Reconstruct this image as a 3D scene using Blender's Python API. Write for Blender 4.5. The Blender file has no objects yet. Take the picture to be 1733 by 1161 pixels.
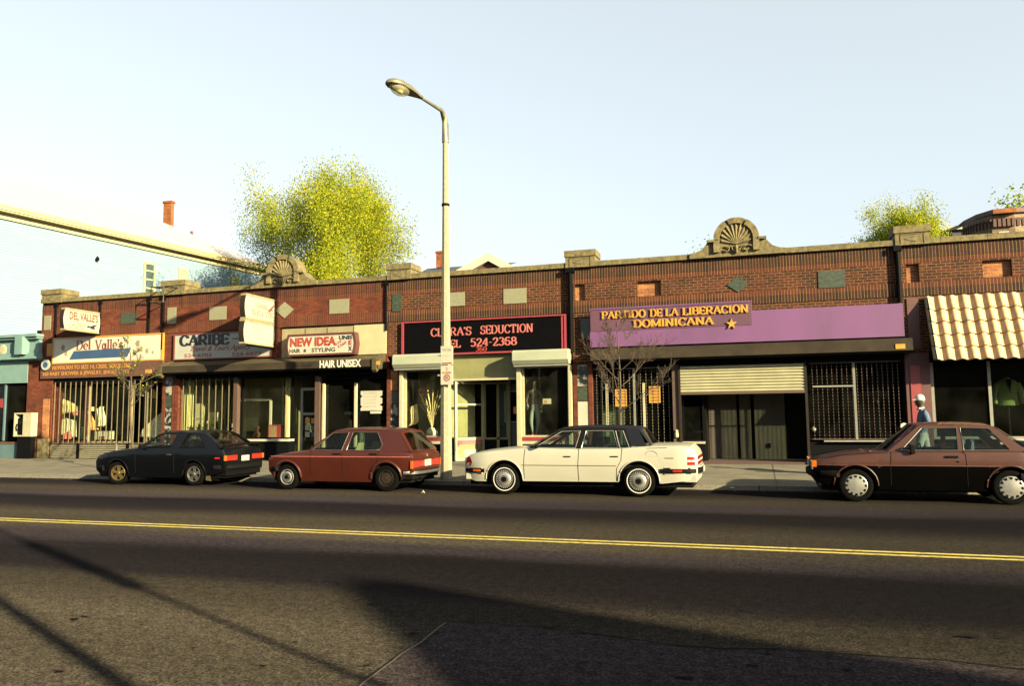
import bpy, bmesh, math, random
from mathutils import Vector, Matrix
from mathutils.geometry import tessellate_polygon
R = math.radians
scene = bpy.context.scene
COL = scene.collection
rnd = random.Random(7)

# ------------------------------------------------------------------ camera
F_PX, YAW, PITCH, ROLL, EYE = 1317.9, .3016, .09376, -.01032, 1.609
cyw, syw, cp, sp = math.cos(YAW), math.sin(YAW), math.cos(PITCH), math.sin(PITCH)
Fv = Vector((-syw*cp, cyw*cp, sp)); Rv0 = Vector((cyw, syw, 0)); Uv0 = Rv0.cross(Fv)
Rv = Rv0*math.cos(ROLL) + Uv0*math.sin(ROLL); Uv = -Rv0*math.sin(ROLL) + Uv0*math.cos(ROLL)
cd = bpy.data.cameras.new('camera'); cam = bpy.data.objects.new('camera', cd); COL.objects.link(cam)
cd.sensor_width = 36; cd.lens = F_PX/1733*36; cd.clip_end = 3000; cd.clip_start = .05
M = Matrix((Rv, Uv, -Fv)).transposed().to_4x4(); M.translation = Vector((0, 0, EYE)); cam.matrix_world = M
scene.camera = cam

# ------------------------------------------------------------------ light
SUN_AZ, SUN_EL = 62, 18.5     # azimuth to the right of the facade normal
sd = bpy.data.lights.new('sun', 'SUN'); sun = bpy.data.objects.new('sun', sd); COL.objects.link(sun)
to_sun = Vector((math.sin(R(SUN_AZ))*math.cos(R(SUN_EL)), -math.cos(R(SUN_AZ))*math.cos(R(SUN_EL)), math.sin(R(SUN_EL))))
sun.rotation_euler = to_sun.to_track_quat('Z', 'Y').to_euler()
sun.location = (30, -30, 40)
sd.energy = 5; sd.angle = R(.5); sd.color = (1, .84, .50)
w = bpy.data.worlds.new('World'); scene.world = w; w.use_nodes = True
nt = w.node_tree; bg = nt.nodes['Background']
sky = nt.nodes.new('ShaderNodeTexSky'); sky.sky_type = 'NISHITA'; sky.sun_disc = False
sky.sun_elevation = R(SUN_EL); sky.sun_rotation = math.atan2(to_sun.x, to_sun.y)
sky.air_density = 1.0; sky.dust_density = 3.0; sky.ozone_density = 1.0
hs = nt.nodes.new('ShaderNodeHueSaturation'); hs.inputs['Saturation'].default_value = .55
nt.links.new(sky.outputs[0], hs.inputs['Color']); tint = nt.nodes.new('ShaderNodeMix'); tint.data_type = 'RGBA'; tint.blend_type = 'MULTIPLY'; tint.inputs[0].default_value = 1; tint.inputs[7].default_value = (.965, 1, .985, 1)   # thin spring haze
hz = nt.nodes.new('ShaderNodeMix'); hz.data_type = 'RGBA'; hz.inputs[0].default_value = .5; hz.inputs[7].default_value = (2.62, 2.74, 2.76, 1)   # even milky haze over the sky
nt.links.new(hs.outputs[0], hz.inputs[6]); nt.links.new(hz.outputs[2], tint.inputs[6]); nt.links.new(tint.outputs[2], bg.inputs[0])
bg.inputs[1].default_value = .056
scene.view_settings.view_transform = 'Standard'; scene.view_settings.look = 'None'
scene.view_settings.exposure = 2.6; scene.view_settings.gamma = 1
scene.view_settings.use_curve_mapping = False
scene.cycles.max_bounces = 8; scene.cycles.transparent_max_bounces = 16

# ------------------------------------------------------------------ measuring: a sight line met with an upright plane y=Y or a level z
def ray(u, v): return Fv + Rv*((u-866.5)/F_PX) - Uv*((v-580.5)/F_PX)
def W(u, v, Y):
    r = ray(u, v); t = Y/r.y; return Vector((r.x*t, Y, EYE+r.z*t))
def WX(u, v, X):
    r = ray(u, v); t = X/r.x; return Vector((X, r.y*t, EYE+r.z*t))
def G(u, v, z=0):
    r = ray(u, v); t = (z-EYE)/r.z; return Vector((r.x*t, r.y*t, z))
FY = 21.84            # plane of the shop fronts
BASE = .27            # pavement level at the shop fronts

# ------------------------------------------------------------------ materials
MATS = {}
KA = .335              # film-dark colours: every base colour is scaled down to go with the exposure
def newmat(name):
    m = bpy.data.materials.new(name); m.use_nodes = True; MATS[name] = m
    n = m.node_tree; return m, n, n.nodes['Principled BSDF']
def pm(name, c1, c2=None, scale=8, rough=.7, metal=0, bump=0, detail=4, coat=0, spec=.5, stretch=None, alpha=None, coord='Object', sharp=None):
    """noise-mottled surface"""
    m, n, b = newmat(name)
    c1 = tuple(x*KA for x in c1); c2 = tuple(x*KA for x in c2) if c2 else None
    if c2 is None: c2 = tuple(min(1, x*.75) for x in c1)
    tc = n.nodes.new('ShaderNodeTexCoord'); ns = n.nodes.new('ShaderNodeTexNoise')
    ns.inputs['Scale'].default_value = scale; ns.inputs['Detail'].default_value = detail
    src = tc.outputs[coord]
    if stretch:
        mp = n.nodes.new('ShaderNodeMapping'); mp.inputs['Scale'].default_value = stretch
        n.links.new(src, mp.inputs[0]); src = mp.outputs[0]
    n.links.new(src, ns.inputs['Vector'])
    r = n.nodes.new('ShaderNodeValToRGB'); lo, hi = sharp or (.32, .68)
    r.color_ramp.elements[0].position = lo; r.color_ramp.elements[1].position = hi
    r.color_ramp.elements[0].color = (*c2, 1); r.color_ramp.elements[1].color = (*c1, 1)
    n.links.new(ns.outputs[0], r.inputs[0]); n.links.new(r.outputs[0], b.inputs['Base Color'])
    b.inputs['Roughness'].default_value = rough; b.inputs['Metallic'].default_value = metal
    b.inputs['Coat Weight'].default_value = coat; b.inputs['Specular IOR Level'].default_value = spec
    b.inputs['Coat Roughness'].default_value = .06
    if bump:
        bp = n.nodes.new('ShaderNodeBump'); bp.inputs['Strength'].default_value = bump; bp.inputs['Distance'].default_value = .02
        n.links.new(ns.outputs[0], bp.inputs['Height']); n.links.new(bp.outputs[0], b.inputs['Normal'])
    return m
def brickmat(name, c1, c2, mort, bw, rh, offset=.5, msize=.008, voff=0, bias=-.2, nv=(.45, 1.55)):
    m, n, b = newmat(name)
    c1, c2, mort = (tuple(x*KA for x in q) for q in (c1, c2, mort))
    tc = n.nodes.new('ShaderNodeTexCoord')
    mp = n.nodes.new('ShaderNodeMapping'); mp.inputs['Location'].default_value = (0, voff, 0)
    n.links.new(tc.outputs['UV'], mp.inputs[0])
    wv = n.nodes.new('ShaderNodeTexNoise'); wv.inputs['Scale'].default_value = 9; wv.inputs['Detail'].default_value = 3
    n.links.new(mp.outputs[0], wv.inputs['Vector'])
    wob = n.nodes.new('ShaderNodeVectorMath'); wob.operation = 'MULTIPLY_ADD'
    wob.inputs[1].default_value = (.012, .012, 0); n.links.new(wv.outputs['Color'], wob.inputs[0]); n.links.new(mp.outputs[0], wob.inputs[2])
    t = n.nodes.new('ShaderNodeTexBrick'); t.offset = offset; t.squash = 1
    t.inputs['Scale'].default_value = 1; t.inputs['Brick Width'].default_value = bw; t.inputs['Row Height'].default_value = rh
    t.inputs['Mortar Size'].default_value = msize; t.inputs['Mortar Smooth'].default_value = .25; t.inputs['Bias'].default_value = bias
    t.inputs['Color1'].default_value = (*c1, 1); t.inputs['Color2'].default_value = (*c2, 1); t.inputs['Mortar'].default_value = (*mort, 1)
    n.links.new(wob.outputs[0], t.inputs['Vector'])
    ns = n.nodes.new('ShaderNodeTexNoise'); ns.inputs['Scale'].default_value = 1.5; ns.inputs['Detail'].default_value = 9; ns.inputs['Roughness'].default_value = .78
    n.links.new(tc.outputs['UV'], ns.inputs['Vector'])
    mr = n.nodes.new('ShaderNodeMapRange'); mr.inputs[1].default_value = .3; mr.inputs[2].default_value = .7; mr.inputs[3].default_value = nv[0]; mr.inputs[4].default_value = nv[1]
    n.links.new(ns.outputs[0], mr.inputs[0])
    mx = n.nodes.new('ShaderNodeVectorMath'); mx.operation = 'SCALE'
    n.links.new(t.outputs['Color'], mx.inputs[0]); n.links.new(mr.outputs[0], mx.inputs['Scale'])
    n.links.new(mx.outputs[0], b.inputs['Base Color'])
    b.inputs['Roughness'].default_value = .9; b.inputs['Specular IOR Level'].default_value = .2
    bp = n.nodes.new('ShaderNodeBump'); bp.invert = True; bp.inputs['Strength'].default_value = .6; bp.inputs['Distance'].default_value = .012
    n.links.new(t.outputs['Fac'], bp.inputs['Height']); n.links.new(bp.outputs[0], b.inputs['Normal'])
    return m
def glassmat(name, tint=(.75, .85, .82), refl=1.45, dirt=.04, dirtc=(.5, .5, .42)):
    m = bpy.data.materials.new(name); m.use_nodes = True; MATS[name] = m; n = m.node_tree
    for x in list(n.nodes): n.nodes.remove(x)
    o = n.nodes.new('ShaderNodeOutputMaterial'); tr = n.nodes.new('ShaderNodeBsdfTransparent'); tr.inputs[0].default_value = (*tint, 1)
    gl = n.nodes.new('ShaderNodeBsdfGlossy'); gl.inputs['Roughness'].default_value = .02
    lw = n.nodes.new('ShaderNodeLayerWeight'); lw.inputs[0].default_value = .5; r0 = ((refl-1)/(refl+1))**2
    pw = n.nodes.new('ShaderNodeMath'); pw.operation = 'POWER'; pw.inputs[1].default_value = 5; n.links.new(lw.outputs['Facing'], pw.inputs[0])
    fr = n.nodes.new('ShaderNodeMath'); fr.operation = 'MULTIPLY_ADD'; fr.inputs[1].default_value = 1-r0; fr.inputs[2].default_value = r0; n.links.new(pw.outputs[0], fr.inputs[0])
    mx = n.nodes.new('ShaderNodeMixShader'); n.links.new(fr.outputs[0], mx.inputs[0]); n.links.new(tr.outputs[0], mx.inputs[1]); n.links.new(gl.outputs[0], mx.inputs[2])
    df = n.nodes.new('ShaderNodeBsdfDiffuse'); df.inputs[0].default_value = (*dirtc, 1)
    ns = n.nodes.new('ShaderNodeTexNoise'); ns.inputs['Scale'].default_value = 1.5; tc = n.nodes.new('ShaderNodeTexCoord'); n.links.new(tc.outputs['Object'], ns.inputs['Vector'])
    mr = n.nodes.new('ShaderNodeMapRange'); mr.inputs[1].default_value = .35; mr.inputs[2].default_value = .7; mr.inputs[3].default_value = dirt*.3; mr.inputs[4].default_value = dirt*1.8
    n.links.new(ns.outputs[0], mr.inputs[0])
    m2 = n.nodes.new('ShaderNodeMixShader'); n.links.new(mr.outputs[0], m2.inputs[0]); n.links.new(mx.outputs[0], m2.inputs[1]); n.links.new(df.outputs[0], m2.inputs[2])
    n.links.new(m2.outputs[0], o.inputs[0]); return m

brick_l = brickmat('red_brick', (0.204, 0.0462, 0.0204), (0.1156, 0.0245, 0.0136), (0.1088, 0.0476, 0.0204), .215, .075, bias=-.1)
brick_r = brickmat('brown_brick', (0.135, 0.03, 0.014), (0.055, 0.016, 0.01), (0.27, 0.175, 0.07), .215, .075, bias=.1)
sold_l = brickmat('red_soldier_brick', (0.1292, 0.0306, 0.0163), (0.0408, 0.015, 0.0122), (0.1836, 0.1156, 0.051), .078, .6, 0)
sold_r = brickmat('brown_soldier_brick', (0.09, 0.024, 0.013), (0.03, 0.012, 0.009), (0.26, 0.18, 0.075), .078, .6, 0, bias=.15)
rowl_l = brickmat('red_rowlock_brick', (0.1632, 0.0374, 0.019), (0.102, 0.0238, 0.0136), (0.1836, 0.1156, 0.051), .078, .6, 0)
rowl_r = brickmat('brown_rowlock_brick', (0.145, 0.034, 0.016), (0.075, 0.02, 0.012), (0.28, 0.185, 0.07), .078, .6, 0)
brick_in = brickmat('orange_rough_brick', (.55, .22, .08), (.30, .09, .04), (.45, .30, .15), .215, .075)
brick_white = brickmat('white_painted_brick', (.72, .68, .52), (.6, .56, .42), (.30, .26, .18), .2, .07)
brick_tan = brickmat('tan_block', (.30, .22, .14), (.22, .16, .11), (.14, .1, .07), .5, .2)
stone = pm('cast_stone', (0.28, 0.225, 0.08), (0.12, 0.095, 0.04), 9, .9, bump=.6, detail=9)
stone_d = pm('carved_stone_dark', (.21, .18, .09), (.12, .1, .055), 14, .9, bump=.5, detail=8)
plaque_m = pm('plaque_stone', (.33, .33, .20), (.26, .26, .16), 30, .8)
marble_g = pm('green_marble', (0.075, 0.1, 0.052), (0.022, 0.04, 0.028), 9, .45, detail=8, stretch=(1, 1, 2.2))
marble_bw = pm('black_white_marble', (.42, .42, .34), (.014, .018, .02), 4.5, .35, detail=6, sharp=(.48, .56))
cream = pm('cream_paint', (.62, .58, .38), (.52, .48, .30), 6, .5)
proj_face = pm('sunlit_sign_face', (0.56, 0.53, 0.42), (0.52, 0.49, 0.385), 3, .5)
white_sign = pm('white_sign_face', (.66, .64, .52), (.58, .56, .44), 3, .5)
bright_sign = pm('bright_sign_face', (0.82, 0.77, 0.61), (0.76, 0.71, 0.55), 3, .4)
grey_sign = pm('pale_grey_sign_face', (0.56, 0.58, 0.5), (0.5, 0.52, 0.45), 3, .5)
red_paint = pm('red_paint', (.38, .04, .05), (.30, .03, .04), 6, .5)
red_trim = pm('rose_red_trim', (.42, .05, .07), (.36, .04, .06), 6, .5)
dkred = pm('maroon_paint', (.14, .025, .02), (.09, .02, .018), 6, .6)
black_paint = pm('black_paint', (0.004, 0.0045, 0.006), (0.003, 0.0035, 0.0045), 6, .7, spec=.06)
blackboard = pm('black_sign_board', (0.0035, 0.0035, 0.005), (0.0025, 0.0025, 0.0035), 6, .9, spec=.03)
brown_m = pm('dark_brown_metal', (0.032, 0.022, 0.015), (0.02, 0.015, 0.01), 5, .7, spec=.15)
olive_m = pm('olive_brown_metal', (0.13, 0.105, 0.052), (0.085, 0.068, 0.036), 5, .6, spec=.2)
olive_lt = pm('weathered_fascia', (0.06, 0.045, 0.028), (0.034, 0.026, 0.018), 3, .85, detail=7, spec=.15)
brown_txt = pm('brown_lettering_board', (.16, .06, .028), (.10, .04, .02), 5, .7)
panel_tan = pm('tan_panel', (.42, .36, .19), (.32, .27, .14), 4, .7, detail=7)
panel_yel = pm('pale_yellow_panel', (.66, .58, .34), (.58, .5, .28), 4, .7)
orange_let = pm('orange_lettering', (.62, .29, .05), (.5, .2, .035), 12, .5)
yellow_let = pm('gold_lettering', (.85, .42, .06), (.72, .33, .04), 12, .4)
red_let = pm('red_lettering', (.48, .06, .035), (.38, .045, .03), 12, .5)
pink_let = pm('salmon_lettering', (.72, .20, .16), (.6, .15, .13), 12, .5)
black_let = pm('black_lettering', (.012, .014, .03), (.01, .01, .02), 12, .5)
white_let = pm('white_lettering', (.85, .82, .72), (.8, .76, .66), 12, .5)
faded_let = pm('faded_grey_lettering', (.55, .52, .44), (.48, .46, .4), 12, .5)
brownred_let = pm('brown_red_lettering', (.27, .07, .045), (.2, .05, .04), 12, .5)
blue_band = pm('blue_band', (.035, .10, .24), (.03, .085, .2), 4, .6)
purple = pm('purple_board', (0.21, 0.06, 0.245), (0.15, 0.045, 0.18), 1.1, .75, detail=8, stretch=(1, 1, .35))
purple_d = pm('plum_board', (0.12, 0.03, 0.08), (0.095, 0.025, 0.07), 1.6, .75, detail=6)
tile_m = pm('clay_roof_tile', (1.15, 0.73, 0.32), (0.8, 0.47, 0.2), 7, .6, detail=6)
shutter_m = pm('galvanised_shutter', (0.55, 0.53, 0.33), (0.44, 0.42, 0.26), 3, .5)
shut_white = pm('shutter_housing', (0.5, 0.54, 0.4), (0.42, 0.46, 0.34), 2, .5)
slat_m = pm('ribbed_metal_panel', (.36, .33, .21), (.26, .24, .15), 4, .6)
bar_m = pm('pale_window_bar', (0.255, 0.2175, 0.1125), (0.18, 0.15, 0.0825), 9, .6)
alu = pm('aluminium_frame', (.42, .42, .36), (.34, .34, .29), 9, .45, .2)
chain_m = pm('grille_link_metal', (.34, .29, .20), (.12, .10, .08), 14, .5)
wood_post = pm('brown_wood', (.12, .06, .035), (.07, .035, .025), 6, .7, stretch=(6, 6, .6))
plywood = pm('grey_plywood', (0.1, 0.08, 0.055), (0.06, 0.048, 0.035), 3, .85, stretch=(3, 3, .7))
green_door = pm('dark_green_door', (0.018, 0.045, 0.04), (0.014, 0.034, 0.03), 5, .5)
transom_m = pm('olive_transom_board', (0.3, 0.3, 0.11), (0.23, 0.23, 0.085), 3, .7)
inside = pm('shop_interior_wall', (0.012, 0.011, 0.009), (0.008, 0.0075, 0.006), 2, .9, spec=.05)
inside_l = pm('wood_panelled_wall', (0.66, 0.58, 0.29), (0.34, 0.3, 0.15), 5, .8, stretch=(5, 5, .3))
curtain = pm('pale_yellow_curtain', (0.8, 0.77, 0.36), (0.6, 0.57, 0.26), 9, .9, stretch=(6, 6, .2))
intfloor = pm('interior_floor', (.06, .05, .04), (.045, .035, .03), 3, .8)
roofing = pm('tar_roofing', (.05, .05, .05), (.04, .04, .04), 3, .9)
glass_shop = glassmat('shop_glass', (.6, .66, .6), 1.3, .003)
glass_open = glassmat('clear_glass', (.94, .96, .90), 1.25, .004)
glass_car = glassmat('car_glass', (.70, .76, .74), 1.25, .002)
glass_dark = glassmat('tinted_glass', (.18, .22, .24), 1.4, .005)
teal = pm('teal_paint', (0.21, 0.37, 0.36), (0.17, 0.31, 0.3), 3, .7)
teal_d = pm('blue_paint', (0.1, 0.2, 0.23), (0.08, 0.16, 0.19), 3, .7)
white_clap = brickmat('white_siding_boards', (.29, .43, .56), (.27, .41, .54), (.21, .32, .43), 5, .13, .37, .010, nv=(.94, 1.06))
white_clap_old = pm('white_siding', (0.25, 0.275, 0.28), (0.21, 0.245, 0.25), 1.2, .8, stretch=(1, 1, 6))
white_roof = pm('pale_shingles', (0.56, 0.54, 0.6), (0.51, 0.49, 0.55), 2, .8)
cream_trim = pm('cream_trim', (.74, .64, .34), (.62, .52, .26), 3, .7)
win_blue = pm('dark_window_pane', (.10, .16, .17), (.05, .09, .1), 2, .15)
brown_shade = pm('brown_siding', (.14, .05, .035), (.11, .04, .03), 3, .8)
slate = pm('slate_roof', (.06, .065, .07), (.045, .05, .055), 3, .8)
concrete_pole = pm('concrete_pole', (0.4, 0.37, 0.24), (0.31, 0.29, 0.19), 12, .8, bump=.2, detail=8)
lampmetal = pm('lamp_metal', (.30, .28, .17), (.2, .18, .11), 6, .5, .3)
lampglass = glassmat('lamp_glass', (.8, .78, .6), 1.5, .35, (.6, .55, .35))
bark = pm('tree_bark', (.16, .12, .075), (.07, .05, .035), 14, .95, bump=.6, stretch=(4, 4, .8))
bark_l = pm('pale_twig_bark', (0.13, 0.085, 0.05), (0.06, 0.038, 0.026), 14, .9, stretch=(3, 3, .8))
def leafmat(name, a, b, tr=.6):
    m = pm(name, a, b, 1.1, .8, detail=3, spec=.1); n = m.node_tree
    pb = n.nodes['Principled BSDF']; o = [x for x in n.nodes if x.type == 'OUTPUT_MATERIAL'][0]
    t = n.nodes.new('ShaderNodeBsdfTranslucent'); mx = n.nodes.new('ShaderNodeMixShader'); mx.inputs[0].default_value = tr
    n.links.new(pb.inputs['Base Color'].links[0].from_socket, t.inputs[0])
    n.links.new(pb.outputs[0], mx.inputs[1]); n.links.new(t.outputs[0], mx.inputs[2]); n.links.new(mx.outputs[0], o.inputs[0]); return m
leaf_y = leafmat('yellow_spring_leaves', (0.95, 0.93, 0.05), (0.66, 0.74, 0.04))
leaf_g = leafmat('pale_green_leaves', (0.42, 0.58, 0.09), (0.28, 0.42, 0.07))
leaf_o = leafmat('reddish_buds', (.36, .24, .07), (.22, .13, .05))
rubber = pm('tyre_rubber', (0.003, 0.003, 0.003), (0.006, 0.006, 0.005), 14, .9, spec=.04)
chrome = pm('chrome', (.62, .62, .6), (.5, .5, .48), 5, .18, 1)
dullchrome = pm('dull_wheel_metal', (.45, .45, .42), (.33, .33, .3), 9, .35, .8)
silver = pm('silver_hubcap', (.55, .55, .52), (.42, .42, .4), 9, .4, .5)
goldrim = pm('gold_alloy', (.62, .46, .20), (.42, .3, .13), 9, .3, .8)
blackrub = pm('black_trim', (0.004, 0.004, 0.005), (0.006, 0.006, 0.006), 9, .8, spec=.08)
redlens = pm('red_lamp_lens', (.55, .035, .02), (.42, .025, .015), 20, .15, coat=.6)
orangelens = pm('orange_lamp_lens', (.72, .18, .03), (.6, .13, .02), 20, .15, coat=.6)
plate_m = pm('licence_plate', (.72, .68, .52), (.62, .58, .45), 12, .4)
vinyl = pm('dark_blue_vinyl', (0.006, 0.009, 0.022), (0.004, 0.006, 0.015), 30, .6, spec=.15)
car_int = pm('car_interior', (0.012, 0.012, 0.014), (0.008, 0.008, 0.01), 5, .8, spec=.1)
seat_y = pm('pale_yellow_seat_cover', (0.5, 0.52, 0.22), (0.38, 0.4, 0.16), 6, .9)
seat_b = pm('blue_grey_seat', (.14, .18, .22), (.1, .13, .17), 6, .9)
p_white = pm('white_car_paint', (0.6, 0.585, 0.48), (0.56, 0.545, 0.45), 2, .4, coat=.4, spec=.3)
p_red = pm('brick_red_car_paint', (0.078, 0.0145, 0.007), (0.064, 0.012, 0.006), 2, .45, coat=.35, spec=.2)
p_maroon = pm('maroon_car_paint', (0.088, 0.026, 0.014), (0.07, 0.021, 0.012), 3, .45, coat=.3, spec=.2)
p_maroon_shade = pm('shaded_lower_paint', (0.002, 0.0017, 0.0017), (0.0012, 0.0011, 0.0011), 3, .8, coat=0, spec=.01)  # colour holds the shade and dark road reflection below the crease
p_black = pm('black_car_paint', (0.003, 0.004, 0.006), (0.0025, 0.003, 0.005), 2, .4, coat=.3, spec=.1)

# ------------------------------------------------------------------ object helpers
ORG = {}
def props(o, label=None, cat=None, group=None, kind=None):
    if label: o['label'] = label
    if cat: o['category'] = cat
    if group: o['group'] = group
    if kind: o['kind'] = kind
    return o
def thing(name, label, cat, loc=(0, 0, 0), group=None, rotz=0, local=False):
    o = bpy.data.objects.new(name, None); COL.objects.link(o); o.location = loc; o.rotation_euler = (0, 0, rotz)
    o.empty_display_size = .2; props(o, label, cat, group)
    ORG[o.name] = Vector((0, 0, 0)) if local else Vector(loc)
    return o
class MB:
    def __init__(s): s.v = []; s.f = []; s.mi = []; s.uv = []; s.mats = []; s.fr = None
    def m(s, mat):
        if mat not in s.mats: s.mats.append(mat)
        return s.mats.index(mat)
    def frame(s, O=None, ex=(1, 0, 0), ey=(0, 1, 0), ez=(0, 0, 1)):
        s.fr = None if O is None else (Vector(O), Vector(ex), Vector(ey), Vector(ez)); return s
    def T(s, p):
        if s.fr is None: return Vector(p)
        O, a, b, c = s.fr; return O + a*p[0] + b*p[1] + c*p[2]
    def face(s, pts, mat, uvo=(0, 0)):
        P = [s.T(p) for p in pts]; i = len(s.v); s.v += P; s.f.append(tuple(range(i, i+len(P)))); s.mi.append(s.m(mat))
        n = Vector((0, 0, 0))
        for k in range(len(P)):
            a, b = P[k], P[(k+1) % len(P)]; n += Vector(((a.y-b.y)*(a.z+b.z), (a.z-b.z)*(a.x+b.x), (a.x-b.x)*(a.y+b.y)))
        ax = max(range(3), key=lambda k: abs(n[k]))
        for p in P:
            uv = (p.y, p.z) if ax == 0 else ((p.x, p.z) if ax == 1 else (p.x, p.y))
            s.uv.append((uv[0]-uvo[0], uv[1]-uvo[1]))
    def box(s, x0, x1, y0, y1, z0, z1, mat, uvo=(0, 0)):
        x0, x1 = sorted((x0, x1)); y0, y1 = sorted((y0, y1)); z0, z1 = sorted((z0, z1))
        a = [(x0,y0,z0),(x1,y0,z0),(x1,y1,z0),(x0,y1,z0),(x0,y0,z1),(x1,y0,z1),(x1,y1,z1),(x0,y1,z1)]
        for q in ((0,1,5,4),(1,2,6,5),(2,3,7,6),(3,0,4,7),(4,5,6,7),(3,2,1,0)): s.face([a[k] for k in q], mat, uvo)
        return s
    def poly(s, pts, y0, y1, mat, holes=(), plane='xz', back=True):
        """flat outline (x,z) extruded from y0 (front) to y1"""
        def P(p, d): return {'xz': (p[0], d, p[1]), 'xy': (p[0], p[1], d), 'yz': (d, p[0], p[1])}[plane]
        loops = [list(pts)] + [list(h) for h in holes]
        flat = [p for l in loops for p in l]
        tr = tessellate_polygon([[Vector((p[0], p[1], 0)) for p in l] for l in loops])
        for t in tr:
            s.face([P(flat[k], y0) for k in t], mat)
            if back: s.face([P(flat[k], y1) for k in reversed(t)], mat)
        for l in loops:
            for k in range(len(l)):
                a, b = l[k], l[(k+1) % len(l)]; s.face([P(a, y0), P(a, y1), P(b, y1), P(b, y0)], mat)
        return s
    def tube(s, pts, r, mat, n=8, cap=True):
        pts = [Vector(p) for p in pts]; rr = r if isinstance(r, (list, tuple)) else [r]*len(pts); rings = []
        for k, p in enumerate(pts):
            d = (pts[min(k+1, len(pts)-1)]-pts[max(k-1, 0)]).normalized()
            a = d.cross(Vector((0, 0, 1)) if abs(d.z) < .9 else Vector((1, 0, 0))).normalized(); b = d.cross(a)
            rings.append([p+(a*math.cos(2*math.pi*j/n)+b*math.sin(2*math.pi*j/n))*rr[k] for j in range(n)])
        for k in range(len(rings)-1):
            for j in range(n): s.face([rings[k][j], rings[k][(j+1) % n], rings[k+1][(j+1) % n], rings[k+1][j]], mat)
        if cap: s.face(rings[0], mat); s.face(rings[-1][::-1], mat)
        return s
    def lathe(s, prof, c, mat, n=24, axis='z', mats=None, squash=(1, 1)):
        """prof: (r, h) pairs about an axis through c"""
        def P(r, h, t):
            a, b = r*math.cos(t)*squash[0], r*math.sin(t)*squash[1]
            return {'z': (c[0]+a, c[1]+b, c[2]+h), 'y': (c[0]+a, c[1]+h, c[2]+b), 'x': (c[0]+h, c[1]+a, c[2]+b)}[axis]
        for k in range(len(prof)-1):
            mm = mats[k] if mats else mat
            for j in range(n):
                t0, t1 = 2*math.pi*j/n, 2*math.pi*(j+1)/n
                (r0, h0), (r1, h1) = prof[k], prof[k+1]
                if r0 < 1e-6: s.face([P(0, h0, 0), P(r1, h1, t0), P(r1, h1, t1)], mm)
                elif r1 < 1e-6: s.face([P(r0, h0, t0), P(0, h1, 0), P(r0, h0, t1)], mm)
                else: s.face([P(r0, h0, t0), P(r1, h1, t0), P(r1, h1, t1), P(r0, h0, t1)], mm)
        return s
    def grid(s, rows, mat, closed=False):
        for i in range(len(rows)-1):
            m_ = len(rows[i])
            for j in range(m_ if closed else m_-1):
                s.face([rows[i][j], rows[i][(j+1) % m_], rows[i+1][(j+1) % m_], rows[i+1][j]], mat if not callable(mat) else mat(i, j))
        return s
    def build(s, name, parent=None, smooth=None, merge=True, label=None, cat=None, group=None, kind=None, org=None):
        me = bpy.data.meshes.new(name)
        o0 = Vector(org) if org is not None else (ORG.get(parent.name, Vector((0, 0, 0))) if parent else Vector((0, 0, 0)))
        me.from_pydata([tuple(p-o0) for p in s.v], [], s.f)
        for mt in s.mats: me.materials.append(mt)
        me.polygons.foreach_set('material_index', s.mi)
        ul = me.uv_layers.new(name='UVMap')
        fl = []
        for p in me.polygons:
            for li in p.loop_indices: fl += s.uv[me.loops[li].vertex_index]
        ul.data.foreach_set('uv', fl)
        if merge:
            bm = bmesh.new(); bm.from_mesh(me); bmesh.ops.remove_doubles(bm, verts=bm.verts, dist=.0004)
            if smooth is not None or merge == 'n': bmesh.ops.recalc_face_normals(bm, faces=bm.faces)
            bm.to_mesh(me); bm.free()
        if smooth is not None:
            me.polygons.foreach_set('use_smooth', [True]*len(me.polygons)); me.set_sharp_from_angle(angle=R(smooth))
        me.update()
        o = bpy.data.objects.new(name, me); COL.objects.link(o)
        if parent: o.parent = parent; ORG[o.name] = o0
        elif org is not None: o.location = o0
        props(o, label, cat, group, kind); return o
def copy_tree(o, parent=None, **kw):
    c = o.copy(); COL.objects.link(c)
    if parent: c.parent = parent
    for k, v in kw.items(): c[k] = v
    for ch in list(o.children): copy_tree(ch, c)
    return c
def bevel(o, wd, seg=2):
    md = o.modifiers.new('bevel', 'BEVEL'); md.width = wd; md.segments = seg; md.limit_method = 'ANGLE'; md.angle_limit = R(50)
    return o

# ------------------------------------------------------------------ lettering
def sans(mb, s, box, y, mat, depth=.01, bold=0, shear=0, frame=None):
    """built-in typeface fitted into box (x0,x1,z0,z1); front of the letters at y"""
    c = bpy.data.curves.new('t', 'FONT'); c.body = s; c.offset = bold; c.shear = shear; c.extrude = .02; c.resolution_u = 3
    o = bpy.data.objects.new('t', c); COL.objects.link(o)
    bpy.context.view_layer.update(); dg = bpy.context.evaluated_depsgraph_get()
    me = o.evaluated_get(dg).to_mesh()
    xs = [v.co.x for v in me.vertices]; ys = [v.co.y for v in me.vertices]
    x0, x1, z0, z1 = box; sx = (x1-x0)/(max(xs)-min(xs)); sz = (z1-z0)/(max(ys)-min(ys)); mx, my = min(xs), min(ys)
    P = [(x0+(v.co.x-mx)*sx, y if v.co.z > 0 else y+depth, z0+(v.co.y-my)*sz) for v in me.vertices]
    for p in me.polygons: mb.face([P[i] for i in p.vertices], mat)
    o.evaluated_get(dg).to_mesh_clear(); bpy.data.objects.remove(o); bpy.data.curves.remove(c)
def arc(cx, cy, rx, ry, a0, a1, n=10):
    return [(cx+rx*math.cos(R(a0+(a1-a0)*k/n)), cy+ry*math.sin(R(a0+(a1-a0)*k/n))) for k in range(n+1)]
def sf(*p): return ('s',)+p       # serif centred at a point
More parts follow.
